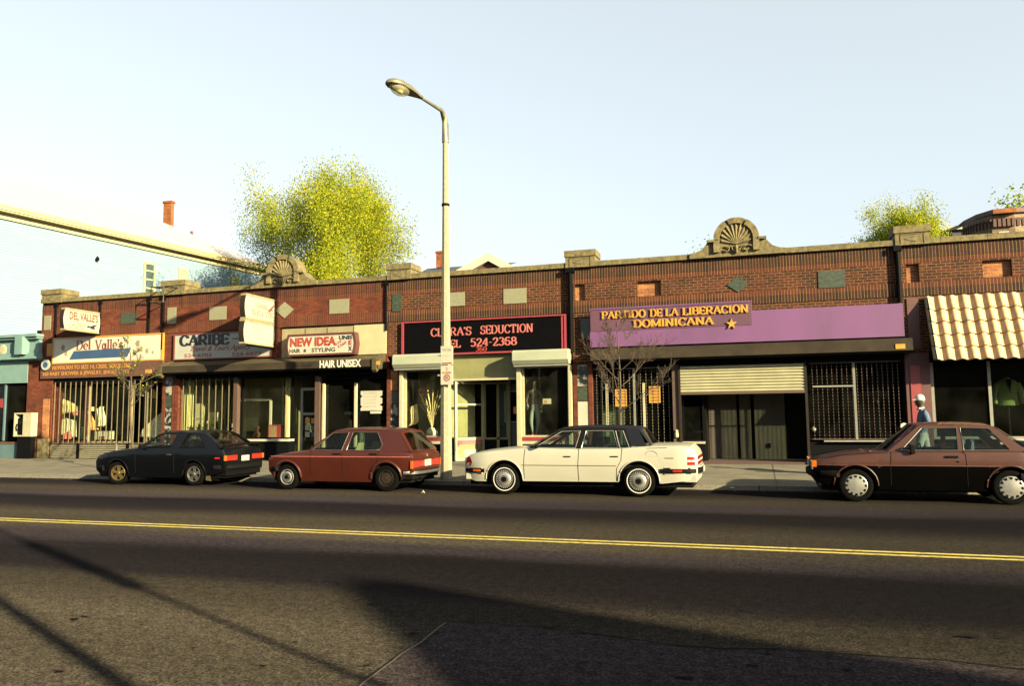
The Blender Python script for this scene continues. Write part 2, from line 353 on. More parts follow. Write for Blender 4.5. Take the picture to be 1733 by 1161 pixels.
GL = {  # width, strokes, serifs
'A': (.78, [[(.06,0),(.39,1)],[(.39,1),(.72,0)],[(.2,.35),(.6,.35)]], [(.08,0),(.70,0)]),
'B': (.7, [[(.14,0),(.14,1)],[(.14,1),(.4,1)]+arc(.4,.77,.2,.23,80,-80,7)+[(.14,.54)],[(.14,.54),(.4,.54)]+arc(.42,.27,.22,.27,80,-80,7)+[(.14,0)]], [(.1,0),(.1,1)]),
'C': (.74, [[(.66,.78)]+arc(.4,.5,.32,.5,50,310,14)+[(.66,.24)],[(.66,.74),(.66,.96)]], []),
'D': (.78, [[(.14,0),(.14,1)],[(.14,1),(.36,1)]+arc(.36,.5,.34,.5,85,-85,12)+[(.14,0)]], [(.1,0),(.1,1)]),
'E': (.66, [[(.14,0),(.14,1)],[(.14,1),(.6,1),(.6,.8)],[(.14,.5),(.48,.5)],[(.48,.4),(.48,.6)],[(.14,0),(.6,0),(.6,.2)]], [(.1,0),(.1,1)]),
'I': (.34, [[(.17,0),(.17,1)]], [(.17,0),(.17,1)]),
'L': (.62, [[(.14,0),(.14,1)],[(.14,0),(.56,0),(.56,.22)]], [(.1,0),(.14,1)]),
'M': (.92, [[(.12,0),(.12,1)],[(.12,1),(.46,.1)],[(.46,.1),(.8,1)],[(.8,1),(.8,0)]], [(.12,0),(.8,0),(.1,1),(.82,1)]),
'N': (.8, [[(.14,0),(.14,1)],[(.14,1),(.66,0)],[(.66,0),(.66,1)]], [(.14,0),(.1,1),(.66,1)]),
'O': (.8, [arc(.4,.5,.32,.5,0,360,20)], []),
'P': (.68, [[(.14,0),(.14,1)],[(.14,1),(.38,1)]+arc(.38,.74,.24,.26,85,-85,8)+[(.14,.48)]], [(.14,0),(.1,1)]),
'R': (.76, [[(.14,0),(.14,1)],[(.14,1),(.38,1)]+arc(.38,.74,.24,.26,85,-85,8)+[(.14,.48)],[(.38,.48),(.68,0)]], [(.14,0),(.1,1),(.70,0)]),
'S': (.62, [[(.54,.8)]+arc(.31,.75,.22,.25,30,250,9)+arc(.31,.26,.24,.26,70,-150,9)+[(.07,.2)],[(.54,.72),(.54,.98)],[(.07,.02),(.07,.28)]], []),
'T': (.7, [[(.35,0),(.35,1)],[(.06,.8),(.06,1),(.64,1),(.64,.8)]], [(.35,0)]),
'U': (.78, [[(.14,1),(.14,.35)]+arc(.39,.32,.25,.32,180,360,10)+[(.64,1)]], [(.14,1),(.64,1)]),
'V': (.78, [[(.08,1),(.39,0)],[(.39,0),(.70,1)]], [(.1,1),(.68,1)]),
'2': (.6, [[(.08,.74)]+arc(.3,.74,.2,.26,160,-30,9)+[(.08,.02),(.54,.02),(.54,.16)]], []),
'3': (.6, [[(.1,.86)]+arc(.28,.76,.2,.24,130,-80,8),arc(.28,.27,.23,.27,80,-150,9)], []),
'4': (.64, [[(.44,0),(.44,1)],[(.44,1),(.05,.3),(.6,.3)]], [(.44,0)]),
'5': (.6, [[(.5,1),(.14,1),(.12,.56)]+arc(.28,.32,.24,.32,110,-140,11)], []),
'6': (.62, [[(.5,.9)]+arc(.34,.6,.26,.4,70,180,7)+arc(.31,.3,.23,.3,180,540,14)], []),
'8': (.62, [arc(.31,.76,.19,.24,-90,270,14),arc(.31,.27,.23,.27,90,450,14)], []),
'0': (.62, [arc(.31,.5,.24,.5,0,360,18)], []),
'7': (.6, [[(.08,.8),(.08,1),(.54,1),(.24,0)]], []),
'-': (.4, [[(.08,.45),(.32,.45)]], []),
"'": (.22, [[(.11,1),(.11,.78)]], []),
'e': (.54, [[(.1,.32),(.46,.32)]+arc(.28,.32,.2,.32,0,310,14)], []),
'l': (.3, [[(.15,0),(.15,1)]], [(.15,0),(.11,1)]),
'a': (.58, [arc(.24,.3,.17,.3,0,360,14),[(.44,.62),(.44,0)]], [(.48,0)]),
's': (.48, [arc(.24,.47,.14,.15,30,250,8)+arc(.24,.16,.16,.16,70,-150,8)], []),
' ': (.42, [], []),
}
def serif(mb, s, box, y, mat, depth=.012, wmax=.15, wmin=.06, sl=.1, track=.02, frame=None):
    """bracket-serif capitals drawn as broad-pen strokes, fitted into box"""
    x0, x1, z0, z1 = box; H = z1-z0
    tot = sum(GL[c][0]+track for c in s); sx = (x1-x0)/tot; x = 0; k = 0
    def seg(a, b, wa, wb):
        nonlocal k
        A, B = Vector(a), Vector(b); d = B-A
        if d.length < 1e-6: return
        n = Vector((-d.y, d.x)).normalized(); e = d.normalized()*.012
        q = [A-e+n*wa/2, B+e+n*wb/2, B+e-n*wb/2, A-e-n*wa/2]
        P = [(x0+(x+p.x)*sx, z0+p.y*H) for p in q]
        if (P[1][0]-P[0][0])*(P[2][1]-P[1][1])-(P[1][1]-P[0][1])*(P[2][0]-P[1][0]) < 0: P = P[::-1]
        yf = y-(k % 7)*.0006; k += 1
        mb.face([(p[0], yf, p[1]) for p in P], mat)
        for j in range(4):
            p, q2 = P[j], P[(j+1) % 4]; mb.face([(p[0], yf, p[1]), (p[0], y+depth, p[1]), (q2[0], y+depth, q2[1]), (q2[0], yf, q2[1])], mat)
    for c in s:
        wd, st, se = GL[c]
        for l in st:
            ws = []
            for j in range(len(l)-1):
                d = Vector(l[j+1])-Vector(l[j]); v = abs(d.y)/max(d.length, 1e-6)
                if len(l) == 2 and d.x*d.y > 0 and abs(d.x) > .1: v *= .45      # thin up-stroke
                ws.append(wmin+(wmax-wmin)*v)
            for j in range(len(l)-1): seg(l[j], l[j+1], (ws[j]+ws[max(j-1, 0)])/2, (ws[j]+ws[min(j+1, len(ws)-1)])/2)
        for (px, py) in se:
            yy = .035 if py < .5 else .965
            seg((px-sl-.03, yy), (px+sl+.03, yy), .07, .07)
        x += wd+track

# ================================================================== GROUND
def asphalt(name, base, lo, bands=True, grain=1.0):
    m, n, b = newmat(name)
    tc = n.nodes.new('ShaderNodeTexCoord'); sep = n.nodes.new('ShaderNodeSeparateXYZ'); n.links.new(tc.outputs['Object'], sep.inputs[0])
    big = n.nodes.new('ShaderNodeTexNoise'); big.inputs['Scale'].default_value = .7; big.inputs['Detail'].default_value = 5
    mp = n.nodes.new('ShaderNodeMapping'); mp.inputs['Scale'].default_value = (.18, 1, 1); n.links.new(tc.outputs['Object'], mp.inputs[0]); n.links.new(mp.outputs[0], big.inputs['Vector'])
    fine = n.nodes.new('ShaderNodeTexNoise'); fine.inputs['Scale'].default_value = 46; fine.inputs['Detail'].default_value = 7; fine.inputs['Roughness'].default_value = .85; n.links.new(tc.outputs['Object'], fine.inputs['Vector'])
    vor = n.nodes.new('ShaderNodeTexVoronoi'); vor.inputs['Scale'].default_value = 70; n.links.new(tc.outputs['Object'], vor.inputs['Vector'])
    # oil and tyre wear along the lanes, near lane paler, gutter darker: distance across the street, wobbling a little
    add = n.nodes.new('ShaderNodeMath'); add.operation = 'MULTIPLY_ADD'; add.inputs[1].default_value = 1.5; n.links.new(big.outputs[0], add.inputs[0]); n.links.new(sep.outputs['Y'], add.inputs[2])
    mr0 = n.nodes.new('ShaderNodeMapRange'); mr0.inputs[1].default_value = .75; mr0.inputs[2].default_value = 20.75; n.links.new(add.outputs[0], mr0.inputs[0])
    cr = n.nodes.new('ShaderNodeValToRGB'); cr.color_ramp.interpolation = 'EASE'
    pts = [(0, 1.5), (5.4, 1.45), (6.2, .9), (7.1, .22), (8.1, .17), (8.9, .62), (9.7, 1.1), (10.9, .9), (12.2, .22), (13.1, .18), (14.0, .66), (14.9, .8), (16.4, .22)] if bands else [(0, 1), (20, 1)]
    e = cr.color_ramp.elements; e[1].position = 1; e[0].color = e[1].color = (pts[0][1],)*3+(1,)
    for y, v in pts[1:]:
        q = e.new(min(y/20, .999)); q.color = (v, v*(.96 if v < .8 else .99), v*(1.45 if v < .8 else .93), 1)
    n.links.new(mr0.outputs[0], cr.inputs[0])
    r1 = n.nodes.new('ShaderNodeValToRGB'); r1.color_ramp.elements[0].position = .45; r1.color_ramp.elements[1].position = .56
    r1.color_ramp.elements[0].color = (*lo, 1); r1.color_ramp.elements[1].color = (*base, 1); n.links.new(fine.outputs[0], r1.inputs[0])
    mid = n.nodes.new('ShaderNodeTexNoise'); mid.inputs['Scale'].default_value = 11; mid.inputs['Detail'].default_value = 6; mid.inputs['Roughness'].default_value = .8; n.links.new(tc.outputs['Object'], mid.inputs['Vector'])
    mm_ = n.nodes.new('ShaderNodeMapRange'); mm_.inputs[1].default_value = .4; mm_.inputs[2].default_value = .6; mm_.inputs[3].default_value = .62; mm_.inputs[4].default_value = 1.38; n.links.new(mid.outputs[0], mm_.inputs[0])
    m1 = n.nodes.new('ShaderNodeMix'); m1.data_type = 'RGBA'; m1.blend_type = 'MULTIPLY'; m1.inputs[0].default_value = 1
    n.links.new(r1.outputs[0], m1.inputs[6]); n.links.new(cr.outputs[0], m1.inputs[7])
    g = n.nodes.new('ShaderNodeMapRange'); g.inputs[1].default_value = .3; g.inputs[2].default_value = .7; g.inputs[3].default_value = .78; g.inputs[4].default_value = 1.2; n.links.new(big.outputs[0], g.inputs[0])
    gm = n.nodes.new('ShaderNodeMath'); gm.operation = 'MULTIPLY'; n.links.new(g.outputs[0], gm.inputs[0]); n.links.new(mm_.outputs[0], gm.inputs[1])
    sc = n.nodes.new('ShaderNodeVectorMath'); sc.operation = 'SCALE'; n.links.new(m1.outputs[2], sc.inputs[0]); n.links.new(gm.outputs[0], sc.inputs['Scale'])
    # pale aggregate chips
    chip = n.nodes.new('ShaderNodeValToRGB'); chip.color_ramp.elements[0].position = .08; chip.color_ramp.elements[1].position = .2
    chip.color_ramp.elements[0].color = (2.0, 1.9, 1.7, 1); chip.color_ramp.elements[1].color = (1, 1, 1, 1); n.links.new(vor.outputs['Distance'], chip.inputs[0])
    m2 = n.nodes.new('ShaderNodeMix'); m2.data_type = 'RGBA'; m2.blend_type = 'MULTIPLY'; m2.inputs[0].default_value = .6*grain
    n.links.new(sc.outputs[0], m2.inputs[6]); n.links.new(chip.outputs[0], m2.inputs[7]); n.links.new(m2.outputs[2], b.inputs['Base Color'])
    b.inputs['Roughness'].default_value = .95; b.inputs['Specular IOR Level'].default_value = .03; b.inputs['Diffuse Roughness'].default_value = 1
    bp = n.nodes.new('ShaderNodeBump'); bp.inputs['Strength'].default_value = .8; bp.inputs['Distance'].default_value = .012
    n.links.new(fine.outputs[0], bp.inputs['Height']); n.links.new(bp.outputs[0], b.inputs['Normal'])
    return m
road_m = asphalt('street_asphalt', (.026, .0222, .0180), (.0034, .0032, .0032))
patch_m = asphalt('patched_asphalt', (.031, .0255, .0265), (.006, .005, .006), False)
seal_m = pm('tar_seal', (.012, .010, .011), (.006, .006, .006), 20, .9, spec=.05)
crack_l = pm('sandy_joint', (.10, .075, .035), (.03, .025, .016), 30, .9)
yline = pm('yellow_road_paint', (.80, .64, .10), (.42, .34, .08), 14, .7, detail=9, sharp=(.38, .50))
conc = pm('sidewalk_concrete', (.225, .20, .13), (.13, .115, .075), 2.2, .9, bump=.15, detail=9)
joint_m = pm('sidewalk_joint', (.06, .05, .035), (.04, .035, .025), 9, .9)
kerb_m = pm('granite_kerb', (.30, .28, .22), (.18, .165, .13), 25, .8, bump=.2, detail=8)
brickpave = pm('dark_red_threshold', (.10, .035, .028), (.07, .028, .022), 6, .8)
grass_m = pm('backyard_ground', (.09, .09, .045), (.06, .06, .03), .6, .95)

b = MB(); b.face([(-1500, -1500, -.05), (1500, -1500, -.05), (1500, 1500, -.05), (-1500, 1500, -.05)], grass_m); b.build('ground', kind='structure')
b = MB(); b.box(-200, 200, -.9, 17.3, -.3, 0, road_m); b.build('road', kind='structure')
KERB = 17.3
b = MB()
for k in range(-40, 26):
    b.box(k*2.2+.01, k*2.2+2.19, KERB, KERB+.16, -.3, .105+.003*math.sin(k*2.1), kerb_m)
b.build('kerb', kind='structure', merge=False)
b = MB(); b.box(-200, 200, -1.06, -.9, -.3, .11, kerb_m); b.build('near_kerb', kind='structure')
b = MB()
P0 = [(-200, KERB+.16, .10), (200, KERB+.16, .10), (200, FY-.02, BASE), (-200, FY-.02, BASE)]
b.face(P0, conc); b.face([(-200, FY-.02, BASE), (200, FY-.02, BASE), (200, FY+1.9, BASE), (-200, FY+1.9, BASE)], conc)
def swz(y): return .10+(y-KERB-.16)/(FY-.02-KERB-.16)*(BASE-.10)
b.build('sidewalk', kind='structure')
b = MB()
for k in range(-20, 14):
    x = k*1.72+.35
    b.face([(x, KERB+.17, .104), (x+.022, KERB+.17, .104), (x+.022+.004, FY-.05, BASE+.003), (x, FY-.05, BASE+.003)], joint_m)
for yy in (19.4,): b.face([(-60, yy, swz(yy)+.004), (40, yy, swz(yy)+.004), (40, yy+.02, swz(yy+.02)+.004), (-60, yy+.02, swz(yy+.02)+.004)], joint_m)
b.build('sidewalk_joints', kind='structure', merge=False)
b = MB(); b.box(-200, 200, -5.9, -1.06, -.3, .12, conc); b.build('near_sidewalk', kind='structure')
b = MB()
for yy in (9.79, 9.99):
    pts = 400
    b.face([(-150, yy, .004), (150, yy, .004), (150, yy+.1, .004), (-150, yy+.1, .004)], yline)
b.build('yellow_centre_lines', kind='structure')
# resurfaced strip in the near lane, its ragged edge, crack and sandy joint
b = MB(); edge = []
r2 = random.Random(3)
for k in range(90):
    x = -2.37+k*.35; edge.append((x, 5.75+.05*math.sin(k*.9)+r2.uniform(-.03, .03)+(.12 if k < 5 else 0)*(1-k/5)))
ring = [(-2.30, .5, .004)]+[(-2.28-.02*0, 4.2, .004)]+[(x, y, .004) for x, y in edge]+[(edge[-1][0], .5, .004)]
for k in range(len(edge)-1):
    (x0, y0), (x1, y1) = edge[k], edge[k+1]; b.face([(x0, -.85, .004), (x1, -.85, .004), (x1, y1, .004), (x0, y0, .004)], patch_m)
b.build('road_patch', kind='structure')
b = MB()
for k in range(len(edge)-1):
    (x0, y0), (x1, y1) = edge[k], edge[k+1]; w_ = .004+.010*r2.random()
    b.face([(x0, y0-w_, .008), (x1, y1-w_, .008), (x1, y1+w_, .008), (x0, y0+w_, .008)], seal_m)
b.build('road_crack', kind='structure')
b = MB(); px, py = -2.37, 5.8
while py > .2:
    ny = py-.14; nx = -2.37+.010*math.sin(ny*5)+r2.uniform(-.008, .008)+(5.8-ny)*.03
    b.face([(px-.009, py, .012), (px+.009, py, .012), (nx+.009, ny, .012), (nx-.009, ny, .012)], crack_l); px, py = nx, ny
b.build('road_joint', kind='structure')
# dark oil spots and scuffs on the near lane
b = MB()
for (u, v, s) in [(700,1075,.09),(740,1073,.05),(125,1050,.1),(145,1046,.08),(630,1025,.08),(1260,1035,.05),(1640,1080,.12),(1700,1083,.06),(240,1060,.05),(330,1100,.04),(445,1130,.05),(1275,1130,.09),(1435,1137,.07),(1160,1150,.10),(1120,1110,.05),(620,1130,.06),(500,1090,.04),(930,1065,.1),(1300,1110,.05),(100,1140,.08)]:
    c = G(u, v); pts = []
    for k in range(10):
        a = 2*math.pi*k/10; q = s*(.25+.5*r2.random()); pts.append((c.x+math.cos(a)*q, c.y+math.sin(a)*q*.5, .012))
    b.face(pts, seal_m)
b.build('road_stains', kind='structure')

# litter lying in the gutter
def litter(u, v, s, lab, z=.0):
    c = G(u, v, z+.01); bb = MB(); q = []
    for k in range(6):
        a = k*1.05; q.append((c.x+math.cos(a)*s*(.6+.5*r2.random()), c.y+math.sin(a)*s*.6, z+.012+.05*r2.random()))
    top = (c.x, c.y, z+.09)
    for k in range(6): bb.face([q[k], q[(k+1) % 6], top], white_sign)
    o = bb.build('litter', org=(c.x, c.y, z), label=lab, cat='litter')
litter(1214, 828, .07, 'crumpled pale paper in the gutter, just behind the white sedan')
litter(1240, 829, .10, 'larger crumpled white paper in the gutter between the white sedan and the maroon hatchback')
litter(24, 807, .09, 'crumpled white paper in the gutter at the far left, ahead of the black coupe')
litter(716, 866-30, .05, 'small scrap of paper on the road under the rear of the red hatchback')

# ================================================================== BRICK SHOP ROW
BX = [-24.75, -19.05, -10.86, -4.97, 3.60, 10.5]      # party lines
ZT, ZC = 6.03, 5.885
shop = thing('brick_shop_row', 'long one-storey brick row of shops with cast-stone coping and two arched crests, across the street', 'building', ((BX[0]+BX[-1])/2, FY, BASE))
b = MB()
def strip(x0, x1, z0, z1, mat, holes=(), y0=FY, y1=FY+.33, back=True, uv=None):
    """wall band with rectangular recesses (hx0,hx1,hz0,hz1)"""
    xs = sorted({x0, x1, *[h for q in holes for h in q[:2]]})
    for a, c in zip(xs, xs[1:]):
        hs_ = [q for q in holes if q[0] <= a+1e-6 and q[1] >= c-1e-6]
        zz = [z0]+[v for q in sorted(hs_, key=lambda q: q[2]) for v in q[2:4]]+[z1]
        for k in range(0, len(zz), 2):
            if zz[k+1]-zz[k] > 1e-4: b.box(a, c, y0, y1, zz[k], zz[k+1], mat, uv or (0, z0))
recs = {3: [(-4.88,-4.58,4.91,5.385), (-3.07,-2.41,4.93,5.36)], 4: [(3.81,4.11,4.91,5.385), (5.54,6.18,4.93,5.36)]}
for i in range(5):
    x0, x1 = BX[i], BX[i+1]; L = i < 2
    bs, ss, rs = (brick_l, sold_l, rowl_l) if L else (brick_r, sold_r, rowl_r)
    strip(x0, x1, 5.785, ZC, sold_l if L else sold_r, y0=FY+.012)
    strip(x0, x1, 5.545, 5.785, ss, y0=FY-.006)
    strip(x0, x1, 5.41, 5.545, rs)
    strip(x0, x1, 4.91, 5.41, bs, recs.get(i, ()))
    strip(x0, x1, 4.765, 4.91, rs)
    strip(x0, x1, 4.56, 4.765, rs if L else ss, y0=FY-.004)
    strip(x0, x1, 3.48 if i == 2 else 3.1, 4.56, bs, y0=FY+.015)
for q in [h for l in recs.values() for h in l]:
    b.box(q[0]-.02, q[1]+.02, FY+.1, FY+.3, q[2]-.02, q[3]+.02, brick_in)
# pilasters down to the pavement
PIL = [(-24.75, -24.12), (-19.3, -18.78), (-10.86, -10.38), (-4.97, -4.42), (3.66, 4.22), (10.0, 10.5)]
for i, (x0, x1) in enumerate(PIL):
    mm = brick_l if i < 4 else dkred
    if i in (1, 2, 3):
        b.box(x0, x0+.11, FY, FY+.5, BASE, 3.1, mm); b.box(x1-.11, x1, FY, FY+.5, BASE, 3.1, mm); b.box(x0+.11, x1-.11, FY+.04, FY+.5, BASE, 3.1, mm)
    else: b.box(x0, x1, FY, FY+.5, BASE, 3.1, mm)
b.box(BX[0]-.55, BX[0], FY+.3, FY+9, BASE, 4.95, brick_l)           # stepped side wall at the left end
b.box(BX[0], BX[0]+.3, FY+.33, FY+14, BASE, 5.5, brick_l); b.box(BX[-1]-.3, BX[-1], FY+.33, FY+14, BASE, 5.5, brick_r); b.box(BX[0]+.3, BX[-1]-.3, FY+13.7, FY+14, BASE, 5.4, brick_r)
b.build('wall', shop, merge=False)
b = MB(); b.box(BX[0]+.3, BX[-1]-.3, FY+.33, FY+13.7, 5.2, 5.3, roofing); b.build('roof', shop)
b = MB()
xk = BX[0]-.02
while xk < BX[-1]:
    x2 = min(xk+1.05, BX[-1]+.03); b.box(xk+.004, x2-.004, FY-.07, FY+.42, ZC, ZT+r2.uniform(-.004, .004), stone); xk = x2
b.build('coping', shop, merge=False)
def pier(x0, x1, panel=True):
    c = MB(); c.box(x0, x1, FY-.10, FY+.62, ZC-.01, ZT+.16, stone); c.box(x0-.03, x1+.03, FY-.13, FY+.65, ZT+.16, 6.37, stone)
    mx, wd = (x0+x1)/2, (x1-x0)
    if panel:
        for q in [(x0+.12, x0+.14, ZC+.02, 6.16), (x1-.14, x1-.12, ZC+.02, 6.16), (x0+.12, x1-.12, 6.145, 6.16)]: c.box(q[0], q[1], FY-.112, FY-.10, q[2], q[3], stone_d)
        c.frame((x0+.22, FY-.112, 6.03), (1, 0, 0), (0, 1, 0), (0, 0, 1))
        for sgn in (1, -1):
            c.poly([(0, -.012), (.0, .012), (.26, .012+.07*sgn), (.26, -.012+.07*sgn)], -.0008*sgn, .012, stone_d)
        c.frame()
    c.build('pier_cap', shop, merge=False)
for x0, x1 in [(-24.7, -23.78), (-19.38, -18.42), (-10.82, -10.02), (-5.12, -4.25), (3.58, 4.38)]: pier(x0, x1)
def crest(cx, ztop=6.92):
    """arched crest with a scallop shell and scrolls"""
    s_ = .66; pts = [(cx-1.25, ZT-.0)]
    pts += [(cx-1.25+.45*math.sin(R(a)), ZT+.30-.30*math.cos(R(a))) for a in (20, 45, 70)]
    pts += [(cx-.74, ZT+.31), (cx-.60, ZT+.31)]
    pts += arc(cx, ZT+.33, .58, ztop-ZT-.33, 180, 0, 22)
    pts += [(cx+.60, ZT+.31), (cx+.74, ZT+.31)]
    pts += [(cx+1.25-.45*math.sin(R(a)), ZT+.30-.30*math.cos(R(a))) for a in (70, 45, 20)]+[(cx+1.25, ZT)]
    pts += [(cx+1.25, ZC+.005), (cx-1.25, ZC+.005)]
    c = MB(); c.poly(pts, FY-.11, FY+.36, stone)
    # raised rim of the arch
    ro, ri, n = .60, .44, 24
    H_ = ztop-ZT-.33
    for k in range(n):
        a0, a1 = R(180-180*k/n), R(180-180*(k+1)/n)
        P = lambda r, a, y: (cx+r*math.cos(a), y, ZT+.33+r/.58*H_*math.sin(a))
        g = .03 if k in (8, 15) else .075
        for q in ([P(ro, a0, FY-.11-g), P(ro, a1, FY-.11-g), P(ri, a1, FY-.11-g), P(ri, a0, FY-.11-g)], [P(ro, a0, FY-.11-g), P(ro, a1, FY-.11-g), P(ro, a1, FY-.1), P(ro, a0, FY-.1)], [P(ri, a0, FY-.11-g), P(ri, a1, FY-.11-g), P(ri, a1, FY-.1), P(ri, a0, FY-.1)]): c.face(q, stone)
    for sx in (-1, 1):
        c.box(cx+sx*.44, cx+sx*.60, FY-.185, FY-.1, ZT-.02, ZT+.33, stone)
        c.box(cx+sx*.57, cx+sx*.78, FY-.2, FY-.1, ZT+.27, ZT+.335, stone)
    # scallop flutes
    hub = (cx, ZT+.18)
    for k in range(11):
        a0 = R(200-220*k/11); a1 = R(200-220*(k+1)/11); am = (a0+a1)/2
        E_ = lambda a, r=.38: (cx+r*math.cos(a), ZT+.36+r*1.08*math.sin(a))
        p0, p1, pm_ = E_(a0), E_(a1), E_(am, .40)
        c.face([(hub[0], FY-.15, hub[1]), (p0[0], FY-.115, p0[1]), (pm_[0], FY-.160, pm_[1])], stone)
        c.face([(hub[0], FY-.15, hub[1]), (pm_[0], FY-.160, pm_[1]), (p1[0], FY-.115, p1[1])], stone)
        c.face([(p0[0], FY-.115, p0[1]), (p1[0], FY-.115, p1[1]), (pm_[0], FY-.160, pm_[1])], stone)
    # scrolls
    for sx in (-1, 1):
        sp_ = [(cx+sx*(.28+(.16-.012*t)*math.cos(t*.55)), FY-.15, ZT+.04+(.12-.009*t)*math.sin(t*.55)) for t in range(13)]
        c.tube(sp_, .022, stone, 6)
    c.tube([(cx, FY-.15, ZT-.06), (cx, FY-.17, ZT+.05), (cx, FY-.15, ZT+.15)], [.03, .06, .03], stone, 6)
    for sx in (-1, 1): c.tube([(cx, FY-.15, ZT-.06), (cx+sx*.1, FY-.16, ZT+.02), (cx+sx*.13, FY-.14, ZT+.12)], .025, stone, 6)
    c.build('arched_crest', shop, smooth=35)
crest(-.34); crest(-14.55)
# inset plaques
def plaq(x0, x1, z0, z1, mt, diamond=False):
    c = MB(); xm, zm = (x0+x1)/2, (z0+z1)/2
    if diamond: c.poly([(x0, zm), (xm, z0), (x1, zm), (xm, z1)], FY-.022, FY+.01, mt)
    else: c.poly([(x0, z0), (x1, z0), (x1, z1), (x0, z1)], FY-.02, FY+.01, mt)
    c.build('plaque', shop)
for q in [(-24.63,-24.32,4.9,5.43,plaque_m), (-21.17,-20.49,4.96,5.37,marble_g), (-19.18,-18.82,4.88,5.45,plaque_m), (-17.46,-16.79,4.93,5.38,plaque_m),
          (-12.89,-12.19,4.92,5.38,plaque_m), (-10.68,-10.38,4.88,5.44,marble_g), (-8.95,-8.27,4.95,5.37,plaque_m), (-7.04,-6.33,4.93,5.38,plaque_m),
          (1.70,2.36,4.89,5.34,marble_g), (-4.72,-4.40,3.8,4.38,marble_g)]: plaq(*q)
for q in [(-14.88,-14.2,4.86,5.4,plaque_m), (-.64,-.05,4.9,5.34,marble_g)]: plaq(*q, diamond=True)
for i, (x0, x1) in enumerate(PIL):
    if i in (1, 2, 3):
        a = x0+.11; c = x1-.11
        for z0, z1, mt in ((.45, 1.05, marble_bw), (1.07, 2.0, marble_bw if i != 3 else white_sign), (2.02, 2.42, marble_g), (2.44, 3.05, brick_in if i == 2 else marble_bw)):
            q = MB(); q.box(a+.01, c-.01, FY+.02, FY+.045, z0, z1, mt); q.build('marble_panel', shop)
q = MB(); q.box(-24.5, -24.2, FY-.02, FY+.02, 1.0, 2.4, brick_in); q.box(-24.65, -24.15, FY-.05, FY+.02, BASE, .98, stone); q.build('pilaster_facing', shop)
q = MB(); q.box(3.78, 4.05, FY-.012, FY+.02, 3.2, 4.5, dkred); q.build('pilaster_panel', shop)
# rain pipes down the party lines
for x, z0, rr in ((-24.05, 4.6, .035), (-22.05, 4.6, .03), (-19.92, 4.6, .035), (-19.32, 4.0, .04), (-10.87, 4.3, .035), (-4.98, 3.4, .075), (3.62, 4.4, .06)):
    q = MB(); q.tube([(x, FY-rr-.01, ZC-.01), (x, FY-rr-.01, z0)], rr, black_paint, 8); q.box(x-rr*1.6, x+rr*1.6, FY-rr*2.4, FY, ZC-.16, ZC-.02, black_paint); q.build('rain_pipe', shop, smooth=40)
# ---- interiors: floor, ceiling, back and cross walls of the shops
b = MB()
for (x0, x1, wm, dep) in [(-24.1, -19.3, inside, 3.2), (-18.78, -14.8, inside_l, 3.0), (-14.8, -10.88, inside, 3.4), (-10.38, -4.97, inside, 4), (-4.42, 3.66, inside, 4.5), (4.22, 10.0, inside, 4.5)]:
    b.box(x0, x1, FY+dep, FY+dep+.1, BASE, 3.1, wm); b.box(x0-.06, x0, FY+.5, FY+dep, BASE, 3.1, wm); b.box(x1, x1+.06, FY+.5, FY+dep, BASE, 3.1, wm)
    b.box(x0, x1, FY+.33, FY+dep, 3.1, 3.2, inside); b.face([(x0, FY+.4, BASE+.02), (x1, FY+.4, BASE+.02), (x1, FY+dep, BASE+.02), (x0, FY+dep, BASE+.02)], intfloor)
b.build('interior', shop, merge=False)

# ---- shop-window helpers
def U(u, v=690, Y=FY): return W(u, v, Y).x
def window(x0, x1, z0, z1, Y, frame_m, gl=None, fw=.05, muls=(), trans=(), name='shop_window', proud=.0):
    c = MB()
    c.box(x0, x0+fw, Y-.03, Y+.04, z0, z1, frame_m); c.box(x1-fw, x1, Y-.03, Y+.04, z0, z1, frame_m)
    c.box(x0+fw, x1-fw, Y-.03, Y+.04, z1-fw, z1, frame_m); c.box(x0+fw, x1-fw, Y-.03, Y+.04, z0, z0+fw, frame_m)
    for m_ in muls: c.box(m_-fw/2, m_+fw/2, Y-.028, Y+.038, z0+fw, z1-fw, frame_m)
    for t_ in trans: c.box(x0+fw, x1-fw, Y-.026, Y+.036, t_-fw/2, t_+fw/2, frame_m)
    o = c.build(name, shop, merge=False)
    g = MB(); g.box(x0+fw, x1-fw, Y, Y+.008, z0+fw, z1-fw, gl or glass_shop); g.build('pane', o, merge=False)
    return o
def pbox(name, x0, x1, y0, y1, z0, z1, mt, parent=None, bv=0):
    c = MB(); c.box(x0, x1, y0, y1, z0, z1, mt); o = c.build(name, parent or shop)
    if bv: bevel(o, bv)
    return o

# fine debris gathered along the kerb
b = MB(); r3 = random.Random(12)
for k in range(900):
    x = r3.uniform(-30, 9); y = KERB-.02-abs(r3.gauss(0, .16)); s = r3.uniform(.006, .028); a = r3.uniform(0, 3.1); zz = .004+s*.4
    b.face([(x+s*math.cos(a), y+s*math.sin(a), .004), (x-s*.5*math.sin(a), y+s*.5*math.cos(a), zz), (x-s*math.cos(a), y-s*math.sin(a), .004), (x+s*.5*math.sin(a), y-s*.5*math.cos(a), zz*.6)], r3.choice([crack_l, olive_lt, panel_tan, conc, seal_m]))
b.build('gutter_debris', kind='stuff', merge=False)

